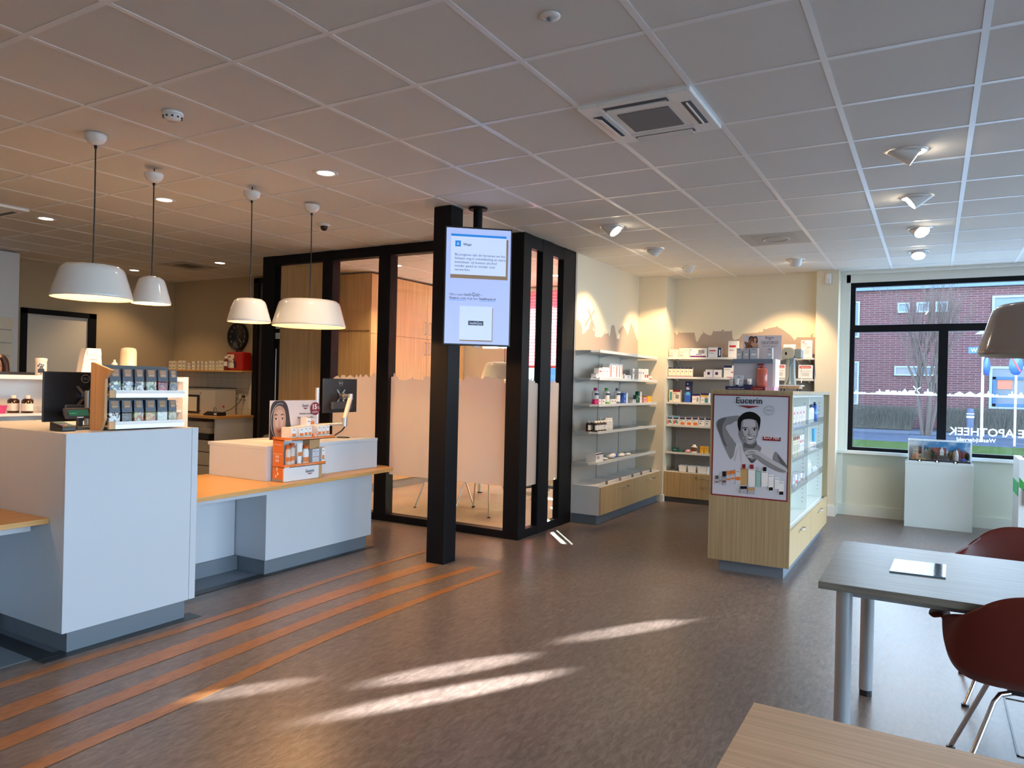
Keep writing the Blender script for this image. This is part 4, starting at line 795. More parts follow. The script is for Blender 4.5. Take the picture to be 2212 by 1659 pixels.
def bottle(x, y, z, h, r, body, cap, label, group=None, band=None, base=None, shoulder=.72, capr=.5, name='bottle', cat='bottle', flat=1, rz=0, pump=False):
    t = thing(name, label, cat, (x, y, z), rz, group); m = MB(); s = h*shoulder; nk = h*.84
    m.lathe([(.001, 0), (r*.95, 0), (r, .004), (r, s), (r*.8, s+(nk-s)*.6), (r*capr*.8, nk), (.001, nk)], (0, 0, 0), body, 18, ry=flat)
    if base: m.lathe([(r+.0006, .002), (r+.0006, h*.12)], (0, 0, 0), base, 18, ry=flat)
    m.build('body', t, local=True)
    m = MB()
    if pump: m.lathe([(r*.42, nk), (r*.42, nk+h*.07), (r*.16, nk+h*.08), (r*.16, h*.97), (.001, h*.97)], (0, 0, 0), cap, 12, ry=1); m.box(-r*.9, -r*.2, h*.94, r*.3, r*.2, h, cap)
    else: m.lathe([(r*capr, nk-.002), (r*capr, h), (.001, h)], (0, 0, 0), cap, 14)
    m.build('pump_head' if pump else 'cap', t, local=True)
    if band:
        m = MB(); n = 10; mt, z0, z1 = band; vs = []
        for k in range(n+1): a = PI*1.5-PI*.42+PI*.84*k/n; vs += [((r+.0008)*math.cos(a), (r+.0008)*math.sin(a)*flat, z0*h), ((r+.0008)*math.cos(a), (r+.0008)*math.sin(a)*flat, z1*h)]
        m.add(vs, [(2*k, 2*k+2, 2*k+3, 2*k+1) for k in range(n)], mt, True); m.build('label', t, local=True)
    return t
def acrylic_box(x0, y0, z0, x1, y1, z1, label, group=None):
    m = MB(); m.box(x0, y0, z0, x1, y0+.002, z1, ACR); m.box(x0, y1-.002, z0, x1, y1, z1, ACR); m.box(x1-.002, y0, z0, x1, y1, z1, ACR); m.box(x0, y0, z0, x1, y1, z0+.002, ACR)
    return tag(m.build('acrylic_tray', origin=((x0+x1)/2, (y0+y1)/2, z0)), label, 'tray', group)
# ---- left shelf wall
L2 = [(3.70, 3.743, .045, 'navy', 'small navy-ended carton'), (3.75, 3.80, .046, 'navy', 'small navy-ended carton'), (3.82, 3.95, .046, 'whitered', 'small white carton with red lettering'), (4.03, 4.12, .111, 'whitered', 'white carton with a red band'), (4.13, 4.20, .123, 'white', 'slim upright white carton'), (4.21, 4.32, .125, 'white', 'upright white carton'), (4.345, 4.50, .175, 'redtext', 'tall white carton with a red side band'), (4.512, 4.59, .175, 'redline', 'tall narrow white carton with a red line'), (4.60, 4.678, .175, 'redline', 'tall narrow white carton with a red line'), (4.688, 4.735, .175, 'redline', 'tall narrow white carton with a red line'), (4.758, 4.83, .061, 'dark', 'small dark-edged carton'), (4.84, 5.02, .049, 'whiteblue', 'low white carton with a blue mark'), (5.076, 5.135, .135, 'whiteblue', 'slim white carton with light blue mark'), (5.283, 5.34, .14, 'whiteblue', 'slim white carton with blue band'), (5.348, 5.415, .14, 'whiteblue', 'slim white carton with blue band'), (5.424, 5.493, .14, 'whiteblue', 'slim white carton with blue band'), (5.507, 5.572, .145, 'redbottom', 'slim white carton with red lower half'), (5.58, 5.65, .145, 'redbottom', 'slim white carton with red lower half'), (5.67, 5.79, .055, 'redbottom', 'low white carton with a red corner')]
L3 = [(3.93, 3.965, .055, 'magenta', 'small magenta carton'), (3.97, 4.005, .055, 'magenta', 'small magenta carton'), (4.01, 4.04, .055, 'magenta', 'small magenta carton'), (4.046, 4.10, .057, 'whitepurple', 'small white carton with purple print'), (4.155, 4.225, .055, 'whitegreen', 'small white carton with green print'), (4.415, 4.495, .053, 'whitegreen', 'small white and green carton'), (4.50, 4.56, .053, 'whitepurple', 'small white carton with purple print'), (4.797, 4.876, .125, 'blue', 'upright blue carton'), (4.88, 4.93, .125, 'white', 'slim white carton beside the blue one'), (5.10, 5.21, .045, 'whiteblue', 'small white carton with blue print'), (5.225, 5.285, .099, 'dkgreen', 'short dark green carton'), (5.292, 5.35, .146, 'dkgreen', 'tall dark green carton'), (5.356, 5.42, .143, 'white', 'tall white carton with grey print'), (5.50, 5.62, .071, 'pink', 'pale pink carton'), (5.64, 5.80, .085, 'yellow', 'yellow tub-like carton')]
def shelf_row(rows, front, sz, where, group):
    n = len(rows)
    for i, (a, b, h, s, lb) in enumerate(rows):
        carton(a, b, h, s, '%s, %s from left on %s' % (lb, ORD[i], where), 'carton', front, sz+.0003, group, tilt=-.10 if s == 'bluetall' else 0)
L2 = [(a+.17 if a < 3.9 else a, b+.17 if a < 3.9 else b, h, s, l) for a, b, h, s, l in L2 if not (3.9 < a < 4.02)]
L2 = [r for r in L2 if r[0] > 4.0 or r[1] < 4.14]
L2[0:3] = [(3.885, 3.915, .045, 'navy', 'small navy-ended carton'), (3.92, 3.95, .046, 'navy', 'small navy-ended carton'), (3.955, 4.02, .046, 'whitered', 'small white carton with red lettering')]
shelf_row(L2, ('x', -1.575), 1.592, 'second left-wall shelf', 'cartons on the second shelf of the left wall')
shelf_row(L3, ('x', -1.575), 1.30, 'middle left-wall shelf', 'cartons on the middle shelf of the left wall')
for y, c, nm in ((4.125, MAG, 'magenta'), (4.31, P('cap_green', (.10, .35, .03), .4), 'green'), (4.64, P('cap_grey', (.12, .15, .17), .4), 'grey')):
    yy = y if y > 4.2 else 4.135
    bottle(-1.60 if y > 4.2 else -1.66, yy, 1.3003, .182, .040, P('milk_white_bottle', (.80, .78, .74), .35), c, 'white bottle with %s cap and base on the middle left-wall shelf' % nm, 'tall white bottles on the middle shelf', (NAVY, .55, .68), c, rz=PI/2)
for i, y in enumerate((3.915, 3.995, 4.075, 4.155)):
    bottle(-1.555-(.0 if i % 2 else .0), y, 1.0003, .118, .031, BRG, CAPW, 'dark brown bottle with white cap, %s in the front row on the fourth left-wall shelf' % ORD[i], 'brown bottles on the fourth shelf', (PW, .15, .6), capr=.62, rz=PI/2)
for i, y in enumerate((3.88, 3.955)):
    bottle(-1.63, y+.02, 1.0003, .118, .031, BRG, CAPW, 'dark brown bottle with white cap, %s in the back row on the fourth left-wall shelf' % ORD[i], 'brown bottles on the fourth shelf', (PW, .15, .6), capr=.62, rz=PI/2)
for i, (x, y) in enumerate(((-1.56, 4.225), (-1.56, 4.275), (-1.56, 4.325), (-1.56, 4.375), (-1.62, 4.20), (-1.62, 4.255), (-1.62, 4.31), (-1.62, 4.36))):
    bottle(x, y, 1.0003, .14, .022, CLEARP, CAPW, 'slim clear bottle with white cap, %s %s row, right of the brown bottles' % (ORD[i % 4], 'front' if i < 4 else 'back'), 'clear bottles on the fourth shelf', (PW, .2, .6), capr=.6, rz=PI/2)
carton(3.93, 4.13, .095, 'navytop', 'white carton with navy lid at the left end of the fifth shelf', 'carton', ('x', -1.545), .6603, None, .12)
def pack(x, y, z, a, b, h, label, mt=PW, group='wrapped packs on the fifth shelf'):
    m = MB(); m.ball((x, y, z+h/2), 1, mt, 8, (a, b, h/2))
    rd = random.Random(int(y*100)); m.v = [(p[0]+rd.uniform(-.006, .006), p[1]+rd.uniform(-.006, .006), max(z, p[2]+rd.uniform(-.004, .004))) for p in m.v]
    return tag(m.build('wrapped_pack', origin=(x, y, z), sub=1), label, 'package', group)
pack(-1.60, 4.27, .6603, .05, .09, .03, 'flat clear-wrapped sachet beside the navy-lidded carton', CLEARP)
pack(-1.61, 4.52, .6603, .06, .12, .065, 'largest white wrapped dressing pack, in the middle of the fifth shelf')
pack(-1.60, 4.80, .6603, .05, .09, .045, 'small white wrapped pack right of the largest one')
pack(-1.60, 5.02, .6603, .04, .08, .03, 'smallest white wrapped pack, rightmost on the fifth shelf')
m = MB(); m.prism([(-1.548, 4.50, .67), (-1.545, 4.58, .67), (-1.565, 4.59, .715), (-1.568, 4.53, .715)], (.001, 0, 0), BLUE); tag(m.build('blue_label_card', origin=(-1.55, 4.55, .67)), 'small blue card leaning on the largest wrapped pack', 'card')
trg = 'clear acrylic trays on the left shelves'
for i, (y0, y1, z, hh, wh) in enumerate(((5.03, 5.07, 1.592, .12, 'second left-wall shelf, middle'), (5.15, 5.28, 1.592, .12, 'second left-wall shelf, right half'), (4.94, 5.09, 1.30, .07, 'middle left-wall shelf'), (4.42, 4.62, 1.0, .05, 'fourth left-wall shelf beside the clear bottles'), (4.65, 5.2, 1.0, .02, 'fourth left-wall shelf, middle'), (5.55, 5.72, 1.0, .06, 'fourth left-wall shelf, right end'), (5.2, 5.7, .66, .02, 'fifth left-wall shelf, right half'))):
    acrylic_box(-1.75, y0, z+.0004, -1.53, y1, z+hh, 'clear acrylic tray on the '+wh, trg)
# ---- back shelf wall
K1 = [(-1.400, -1.272, .108, 'cream', 'cream carton with two small seals'), (-1.264, -1.130, .123, 'cream', 'cream carton with two small seals'), (-1.122, -.90, .122, 'purplebase', 'wide white carton with purple base'), (-.881, -.762, .131, 'whitered', 'white carton with red logo'), (-.755, -.712, .127, 'navy', 'narrow navy-edged carton'), (-.627, -.509, .212, 'whitered', 'tall white dressing carton with red print'), (-.035, .003, .133, 'navy', 'narrow navy carton'), (.043, .182, .164, 'whitered', 'white carton with red print'), (.245, .365, .213, 'whitered2', 'large white dressing carton with red stripe')]
K2 = [(-1.405+.0545*i, -1.354+.0545*i, .127, 'slim', 'slim cream carton with dark top') for i in range(6)]+[(-.932, -.914, .077, 'white', 'very narrow white carton'), (-.910, -.817, .103, 'whitepurple', 'white carton with purple print'), (-.809, -.709, .102, 'whitepurple', 'white carton with purple print'), (-.676, -.549, .156, 'navycorner', 'white carton with navy corner and pink flash'), (-.051, .068, .174, 'redlabel', 'white bandage carton with red label'), (.221, .375, .169, 'redlabel', 'white bandage carton with red label')]
K3 = [(-1.385, -1.34, .16, 'teal', 'narrow carton with teal picture'), (-1.335, -1.237, .161, 'redtop', 'carton with dark red top'), (-1.18, -1.098, .28, 'bluetall', 'tall blue carton leaning back'), (-1.077, -.978, .118, 'person', 'navy and white support-bandage carton'), (-.967, -.859, .129, 'person2', 'yellow and navy support-bandage carton')]
K4 = [(-1.405, -1.333, .117, 'plaster1', 'plaster carton with blue top'), (-1.327, -1.247, .117, 'plaster1', 'plaster carton with blue top'), (-1.241, -1.163, .114, 'plaster2', 'plaster carton with orange picture'), (-1.156, -1.077, .117, 'plaster2', 'plaster carton with orange picture'), (-1.071, -.993, .121, 'plaster2', 'plaster carton with orange picture'), (-.986, -.904, .121, 'plaster3', 'plaster carton with tiny picture'), (-.899, -.821, .125, 'plaster3', 'plaster carton with tiny picture')]
K5 = [(-1.33, -1.25, .059, 'dkgreen', 'small dark green carton'), (-1.24, -1.18, .025, 'dkgreen', 'low dark green carton'), (-.958, -.912, .097, 'orange', 'yellow carton'), (-.903, -.857, .096, 'orange', 'yellow carton')]
for rows, z, wh in ((K1, 1.903, 'top back-wall shelf'), (K2, 1.645, 'second back-wall shelf'), (K3, 1.313, 'third back-wall shelf'), (K4, 1.012, 'fourth back-wall shelf'), (K5, .655, 'lowest back-wall shelf')):
    shelf_row(rows, ('y', 5.95), z, wh, 'cartons on the '+wh)
bottle(-1.045, 5.99, .6553, .108, .040, PW, CAPW, 'white bottle with brown label on the lowest back-wall shelf', None, (P('brown_label', (.16, .07, .03), .5), .2, .7), flat=.6)
pack(-1.128, 5.99, .6553, .038, .04, .04, 'crumpled white cotton pad left of the white bottle', PINK, None)
for i, (a, b) in enumerate(((-1.235, -1.122), (-1.115, -.995), (-.989, -.849))):
    m = MB(); t_ = .003; z0, z1_ = .4003, .485; y0, y1 = 5.93, 6.06
    m.prism([(a+.01, y0, z0), (b-.01, y0, z0), (b, y0, z1_), (a, y0, z1_)], (0, t_, 0), PW); m.prism([(a+.01, y1, z0), (b-.01, y1, z0), (b, y1, z1_), (a, y1, z1_)], (0, t_, 0), PW)
    m.prism([(a+.01, y0, z0), (a+.013, y0, z0), (a+.003, y0, z1_), (a, y0, z1_)], (0, .13, 0), PW); m.prism([(b-.013, y0, z0), (b-.01, y0, z0), (b, y0, z1_), (b-.003, y0, z1_)], (0, .13, 0), PW); m.box(a+.01, y0, z0, b-.01, y1, z0+.003, PW)
    tag(m.build('storage_bin', origin=((a+b)/2, 5.99, .4)), 'open white plastic bin on the back cabinet top, %s from left' % ORD[i], 'bin', 'white bins on the back cabinet')
# ---- island compartments
for i in range(8): carton(3.10+.088*i, 3.165+.088*i, .174, ('whitered', 'redline')[i % 2], 'slim white carton, %s in the top left compartment of the island' % ORD[i], 'carton', ('x', .625), 1.1883, 'cartons in the island top left compartment', .12)
for i, (y, c, nm) in enumerate(((4.12, NAVY, 'white'), (4.22, NAVY, 'white'), (4.33, NAVY, 'white'), (4.44, NAVY, 'white'))):
    bottle(.585, y, 1.1883, .178, .034, PW if i != 1 else P('pale_green_bottle', (.6, .72, .66), .4), c, 'pale pump bottle with dark cap, %s in the top right island compartment' % ORD[i], 'pump bottles in the island', (SHELFG, .2, .6), pump=True, flat=.7, rz=PI/2)
bottle(.585, 4.66, 1.1883, .2, .042, P('blue_bottle', (.03, .10, .45), .25), NAVY, 'dark blue pump bottle at the right end of the top right compartment', None, (LBLUE, .4, .5), pump=True, flat=.7, rz=PI/2)
for i in range(7): carton(3.10+.09*i, 3.158+.09*i, .177, 'redtop' if i < 4 else 'whitered', '%s carton, %s in the middle left compartment of the island' % ('dark red-topped' if i < 4 else 'slim white', ORD[i]), 'carton', ('x', .625), .9253, 'cartons in the island middle left compartment', .12)
for i in range(4): carton(4.06+.12*i, 4.14+.12*i, .08-.006*i, 'whitered', 'low white carton, %s in the middle right compartment of the island' % ORD[i], 'carton', ('x', .625), .9253, 'low cartons in the island middle right compartment', .08)
t = thing('tube', 'bright blue cream tube standing in the island middle right compartment', 'tube', (.58, 4.68, .9253), PI/2)
m = MB(); m.lathe([(.025, .02), (.034, .05), (.040, .11), (.044, .185)], (0, 0, 0), LBLUE, 16, ry=.45); m.box(-.044, -.003, .183, .044, .003, .188, LBLUE); m.build('body', t, local=True)
m = MB(); m.lathe([(.001, 0), (.026, 0), (.026, .022), (.001, .022)], (0, 0, 0), PW, 16); m.build('cap', t, local=True)
for i in range(5): carton(3.11+.15*i, 3.21+.15*i, .11-.009*i, 'redbottom' if i % 2 else 'greybox', 'small mixed carton, %s in the lower left compartment of the island' % ORD[i], 'carton', ('x', .625), .6673, 'cartons in the island lower left compartment', .1)
for i, (y, h) in enumerate(((4.02, .07), (4.18, .16), (4.30, .15), (4.55, .06), (4.70, .055))):
    bottle(.59, y, .6673, h, .022 if h > .1 else .028, CLEARP, CAPW, '%s pale bottle, %s in the lower right compartment of the island' % ('tall slim' if h > .1 else 'short', ORD[i]), 'bottles in the island lower right compartment', (SHELFG, .2, .6), rz=PI/2)
# ---- things on the island
ITOP = 1.4975
t = thing('cosmetics_display', 'grey cardboard cosmetics display with board of two women on island top', 'display stand', (.34, 2.8, ITOP))
GB = P('display_grey_card', (.52, .50, .55), .6); GS = P('display_slate_card', (.17, .21, .27), .5); LAV = P('display_lilac', (.72, .48, .66), .5)
yF = 2.72
m = MB(); m.box(.187, yF+.06, ITOP+.03, .505, yF+.24, 1.722, GB); m.box(.505, yF+.06, ITOP+.03, .524, yF+.24, 1.722, PW); m.build('box', t)
m = MB(); m.box(.182, yF+.04, 1.722, .506, yF+.25, 1.757, GS); m.box(.506, yF+.04, 1.722, .528, yF+.25, 1.757, PW); m.build('tray', t)
m = MB(); m.box(.137, yF, ITOP+.0005, .345, yF+.2, ITOP+.03, NAVY); m.box(.345, yF, ITOP+.0005, .458, yF+.2, ITOP+.03, MAROON); m.box(.458, yF, ITOP+.0005, .528, yF+.2, ITOP+.03, LAV)
m.text('droge of gevoelige huid?', PW, .012, (.225, yF-.001, ITOP+.008), width=.13, shear=.2); m.text('voor de gevoelige huid', PW, .010, (.40, yF-.001, ITOP+.012), width=.07, shear=.2); m.build('base_tray', t)
m = MB(); bx0, bx1, bz0, bz1 = .222, .538, 1.757, 1.965; yb = yF+.235; m.box(bx0, yb, bz0, bx1, yb+.006, bz1, P('board_lilac_grey', (.55, .53, .60), .5))
def bd(px, py): return (bx0+(px-335)/(1130-335)*(bx1-bx0), bz1-(py-175)/(665-175)*(bz1-bz0))
def flat(m, pts, mt, y, f, k=4, sm=True):
    q = smooth_loop([f(*p) for p in pts], k) if sm else [f(*p) for p in pts]; m.poly([(a, y, b) for a, b in q], mt)
SK2 = P('printed_dark_skin', (.20, .09, .05), .5); HR = P('printed_hair', (.035, .014, .010), .5); TOPC = P('printed_top', (.28, .22, .20), .5)
flat(m, [(360, 300), (440, 310), (470, 290), (520, 330), (560, 420), (540, 440), (380, 440), (390, 380)], SK2, yb-.0006, bd)
flat(m, [(450, 300), (460, 210), (510, 185), (555, 210), (555, 260), (520, 250), (480, 250)], HR, yb-.0008, bd); flat(m, [(470, 245), (500, 215), (540, 230), (545, 270), (520, 305), (485, 295)], SK2, yb-.001, bd)
flat(m, [(500, 350), (560, 300), (600, 310), (650, 360), (640, 440), (520, 440)], SKIN, yb-.0012, bd); flat(m, [(545, 330), (550, 220), (590, 188), (630, 215), (640, 300), (620, 335), (600, 300), (570, 300)], HR, yb-.0014, bd); flat(m, [(560, 250), (585, 215), (612, 240), (612, 280), (588, 310), (565, 290)], SKIN, yb-.0016, bd)
flat(m, [(530, 400), (620, 390), (640, 440), (530, 440)], TOPC, yb-.0018, bd); flat(m, [(435, 400), (480, 362), (530, 385), (525, 430), (440, 435)], HR, yb-.002, bd); flat(m, [(450, 405), (485, 385), (515, 405), (515, 440), (455, 440)], SK2, yb-.0022, bd)
m.text('Eucerin', NAVY, .022, (bd(885, 0)[0], yb-.001, bd(0, 238)[1]), bold=.01); flat(m, [(850, 250), (925, 250), (888, 265)], NAVY, yb-.001, bd, sm=False)
m.text('Droge, gevoelige huid', SK, .014, (bd(885, 0)[0], yb-.001, bd(0, 312)[1]), bold=.01, width=.14); m.text('of last van roodheden?', SK, .014, (bd(885, 0)[0], yb-.001, bd(0, 345)[1]), bold=.01, width=.14); m.text('ontdek onze oplossing', SK, .011, (bd(885, 0)[0], yb-.001, bd(0, 398)[1]), width=.115)
m.poly([(bd(690, 0)[0], yb-.0007, bd(0, 362)[1]), (bd(1070, 0)[0], yb-.0007, bd(0, 362)[1]), (bd(1070, 0)[0], yb-.0007, bd(0, 359)[1]), (bd(690, 0)[0], yb-.0007, bd(0, 359)[1])], GREYI)
m.build('header_board', t)
for i, (a, b, s) in enumerate(((.203, .243, 'greybox'), (.262, .303, 'greybox'), (.311, .374, 'greybox'), (.447, .490, 'greybox'))):
    carton(a, b, .092, s, 'pale grey skincare carton, %s from left on the grey display tray' % ORD[i], 'carton', ('y', yF+.09), 1.7573, 'cartons on the grey display', .06)
bottle(.426, yF+.034, ITOP+.0303, .19, .042, P('rose_oil_bottle', (.50, .13, .10), .15, coat=.5), P('dark_red_pump', (.22, .01, .015), .3), 'large rosy pump bottle with dark red pump at the front of the grey display', None, None, pump=True, flat=.5)
carton(.20, .275, .092, 'serum', 'pale blue skincare carton at the left of the display base', 'carton', ('y', yF+.035), ITOP+.0303, None, .02)
carton(.163, .193, .066, 'serum', 'small pale box at the far left of the display base', 'carton', ('y', yF+.03), ITOP+.0303, None, .03)
t = thing('tube', 'small pearly tube with black cap before the pale blue carton', 'tube', (.228, yF+.018, ITOP+.0303)); m = MB(); m.lathe([(.012, .012), (.014, .03), (.018, .062)], (0, 0, 0), CLEARP, 12, ry=.5); m.build('body', t, local=True); m = MB(); m.lathe([(.001, 0), (.012, 0), (.012, .013), (.001, .013)], (0, 0, 0), BLACKP, 12); m.build('cap', t, local=True)
m = MB(); m.box(.288, yF+.01, ITOP+.0305, .352, yF+.05, ITOP+.045, NAVY); tag(m.build('pedestal_block', origin=(.32, yF+.03, ITOP+.03)), 'small navy block under the clear jar on the display base', 'block')
m = MB(); m.lathe([(.001, 0), (.019, 0), (.019, .048), (.001, .048)], (.328, yF+.03, ITOP+.0453), CLEARP, 16); tag(m.build('cosmetic_jar', origin=(.328, yF+.03, ITOP+.045)), 'small clear cylinder jar on the navy block of the display', 'jar')
# old testing device
DG = P('device_beige', (.50, .46, .34), .4); DB = P('device_grey_green', (.30, .34, .32), .35)
t = thing('testing_device', 'old beige and grey T-shaped testing device on a thin plate behind the display', 'device', (.60, 3.1, ITOP))
m = MB(); m.box(.51, 3.02, ITOP+.02, .675, 3.2, ITOP+.042, PINE); m.box(.50, 3.01, ITOP+.042, .69, 3.21, ITOP+.052, PW); m.build('base_plate', t, bevel=.003)
for x, y in ((.53, 3.04), (.66, 3.04), (.53, 3.18), (.66, 3.18)): m = MB(); m.tube([(x, y, ITOP), (x, y, ITOP+.02)], .007, BLACKP, 10); m.build('foot', t)
m = MB(); m.prism([(.567, 3.06, ITOP+.052), (.635, 3.06, ITOP+.052), (.626, 3.06, ITOP+.14), (.622, 3.06, 1.78), (.58, 3.06, 1.78), (.584, 3.06, ITOP+.14)], (0, .08, 0), DB); m.build('column', t, bevel=.006)
m = MB(); m.prism([(.545, 3.055, ITOP+.052), (.562, 3.055, ITOP+.052), (.582, 3.055, ITOP+.12), (.585, 3.055, 1.765), (.56, 3.055, 1.765), (.558, 3.055, ITOP+.12)], (0, .03, 0), DG); m.build('front_arm', t, bevel=.004)
m = MB(); m.prism([(.512, 3.03, 1.772), (.575, 3.03, 1.765), (.618, 3.03, 1.775), (.63, 3.03, 1.80), (.63, 3.03, 1.845), (.60, 3.03, 1.868), (.545, 3.03, 1.868), (.512, 3.03, 1.835)], (0, .12, 0), DG); m.build('head', t, bevel=.008)
m = MB(); m.box(.628, 3.035, 1.775, .685, 3.145, 1.855, DB); m.build('rear_housing', t, bevel=.008)
m = MB(); m.tube([(.60, 3.02, ITOP+.06), (.60, 3.02, 1.70), (.645, 3.03, 1.765), (.69, 3.02, 1.70), (.69, 3.02, ITOP+.07)], .0025, CHROME, 8); m.build('wire_bracket', t)
m = MB(); m.disc((.562, 3.029, 1.815), .009, (0, -1, 0), BLACKP, 16, ry=.014); m.build('dial', t)
# poster on the island
def pm(px, py):
    u = (px-(150-22*(py-95)/1405))/1062; tt = 95+25*u; bb = 1500+100*u; v = (py-tt)/(bb-tt); return (.084+.582*u, 1.452-.818*v)
y0 = 2.5795
t = thing('poster', 'black and white cosmetics poster of a smiling woman in a dark red frame', 'poster', (.375, 2.583, .628))
m = MB(); m.box(.075, y0, .627, .673, y0+.004, .637, MAROON); m.box(.075, y0, 1.449, .673, y0+.004, 1.459, MAROON); m.box(.075, y0, .637, .084, y0+.004, 1.449, MAROON); m.box(.664, y0, .637, .673, y0+.004, 1.449, MAROON); m.build('frame', t)
PB = P('poster_paper', (.60, .62, .70), .4); g = lambda v, n: P('poster_grey_'+n, (v, v, v*1.06), .6, spec=.15)
G1, G2, G3, G4, G5 = g(.24, 'a'), g(.12, 'b'), g(.07, 'c'), g(.62, 'd'), g(.44, 'e'); GH = g(.008, 'h'); G6 = g(.22, 'f'); GLT = g(.50, 'g')
m = MB(); m.box(.084, y0+.001, .637, .664, y0+.004, 1.449, PB); L = [0]
def fp(pts, mt, sm=True, k=4): L[0] += 1; flat(m, pts, mt, y0+.001-.00012*L[0], pm, k, sm)
fp([(520, 392), (400, 397), (300, 412), (225, 438), (182, 480), (182, 545), (222, 650), (270, 780), (330, 900), (395, 1010), (440, 960), (478, 795), (400, 690), (350, 610), (325, 548), (420, 500), (490, 470)], G1)
fp([(200, 470), (260, 430), (330, 420), (300, 470), (270, 560), (290, 700), (340, 820), (300, 800), (240, 660), (195, 560)], G2)
fp([(325, 548), (400, 508), (485, 470), (520, 600), (570, 720), (585, 780), (560, 800), (480, 790), (405, 690)], P('poster_grey_soft', (.50, .51, .56), .5))
fp([(520, 560), (560, 640), (582, 780), (540, 740), (505, 650)], G6)
fp([(395, 1025), (440, 960), (482, 795), (560, 805), (605, 925), (690, 1060), (600, 1090), (480, 1050)], G4)
fp([(440, 1000), (500, 820), (508, 830), (470, 1020)], GLT); fp([(520, 830), (545, 830), (560, 1040), (540, 1040)], GLT)
fp([(835, 840), (980, 850), (1030, 900), (990, 1020), (900, 960), (820, 905), (770, 1010), (700, 1060), (760, 980)], G4)
fp([(1030, 900), (1110, 980), (1188, 1090), (1188, 1150), (1090, 1090), (995, 1020)], G1); fp([(1060, 940), (1130, 1020), (1188, 1100), (1188, 1130), (1100, 1060)], G2)
fp([(575, 720), (760, 740), (775, 790), (835, 842), (820, 905), (770, 1010), (700, 1065), (600, 925), (568, 820)], G1)
fp([(600, 770), (690, 805), (760, 770), (770, 800), (730, 850), (640, 850), (585, 830)], G2)
fp([(640, 960), (700, 1020), (770, 1000), (700, 1062), (660, 1010)], G3)
fp([(500, 450), (535, 392), (590, 350), (660, 332), (730, 343), (790, 383), (822, 430), (818, 520), (797, 610), (785, 560), (765, 470), (700, 440), (620, 440), (560, 470), (548, 540), (532, 610), (508, 580), (494, 510)], GH)
fp([(552, 480), (600, 442), (700, 440), (768, 478), (792, 560), (788, 650), (765, 720), (722, 772), (680, 792), (638, 783), (600, 740), (562, 660), (545, 570)], G5)
fp([(552, 480), (575, 470), (570, 560), (590, 660), (640, 760), (600, 740), (562, 660), (545, 570)], G1)
fp([(740, 470), (768, 490), (790, 570), (786, 650), (765, 715), (735, 760), (760, 680), (765, 590)], G1)
fp([(600, 450), (700, 448), (745, 480), (740, 540), (600, 540), (575, 500)], GLT)
for ex in (603, 735):
    fp([(ex-38, 592), (ex-15, 578), (ex+12, 577), (ex+38, 590), (ex+10, 602), (ex-15, 603)], G4); fp([(ex-8, 579), (ex+14, 579), (ex+18, 592), (ex+8, 602), (ex-8, 600)], GH); fp([(ex-42, 592), (ex-15, 574), (ex+14, 572), (ex+42, 586), (ex+12, 580), (ex-15, 582)], GH)
fp([(562, 570), (590, 552), (640, 560), (640, 567), (595, 562)], GH); fp([(700, 566), (740, 553), (775, 562), (775, 570), (740, 563)], GH)
fp([(655, 590), (668, 590), (672, 650), (650, 655)], G1); fp([(640, 650), (670, 662), (700, 650), (690, 668), (650, 670)], G2)
fp([(606, 678), (640, 690), (700, 690), (745, 675), (725, 712), (680, 732), (640, 720)], G3, k=3); fp([(618, 686), (650, 696), (705, 695), (735, 684), (715, 708), (680, 716), (645, 710)], P('poster_teeth', (.8, .8, .82), .4), k=3)
fp([(600, 905), (640, 880), (690, 872), (780, 880), (850, 925), (1000, 1020), (1180, 1125), (1188, 1200), (1100, 1190), (960, 1130), (850, 1060), (770, 1000), (700, 990), (650, 985), (640, 965), (700, 945), (640, 945), (605, 935)], GLT)
fp([(700, 950), (780, 945), (900, 1020), (1050, 1110), (1180, 1180), (1100, 1190), (960, 1130), (850, 1060), (770, 1000), (720, 985)], G1); fp([(630, 905), (700, 895), (760, 905), (700, 912)], G6); fp([(640, 935), (720, 925), (770, 935), (700, 940)], G6)
m.text('Eucerin', P('poster_ink', (.006, .008, .02), .4), .070, (pm(662, 0)[0], y0-.006, pm(660, 216)[1]), bold=.012, width=.205)
L[0] += 1; m.poly([(a, y0-.0062, b) for a, b in (pm(498, 242), pm(822, 254), pm(655, 286))], MAROON)
cx_, cz_ = pm(942, 312)
for rr in (.040, .030):
    m.tube([(cx_+rr*math.cos(2*PI*k/40), y0-.006, cz_+rr*math.sin(2*PI*k/40)) for k in range(41)], .0007, G3, 4, cap=False)
m.text('Eucerin', G3, .018, (cx_, y0-.006, cz_-.005), width=.036)
a, b = pm(858, 684); c_, d_2 = pm(1106, 752); m.poly([(a, y0-.0062, d_2), (c_, y0-.0062, d_2), (c_, y0-.0062, b), (a, y0-.0062, b)], MAROON); m.text('KOOP HIER', PW, .038, ((a+c_)/2, y0-.0068, d_2+.012), width=.118, bold=.01)
AMB = P('poster_amber', (.55, .33, .12), .4); GRN = P('poster_green', (.30, .52, .46), .4); BRD = P('poster_bordeaux', (.16, .03, .04), .4)
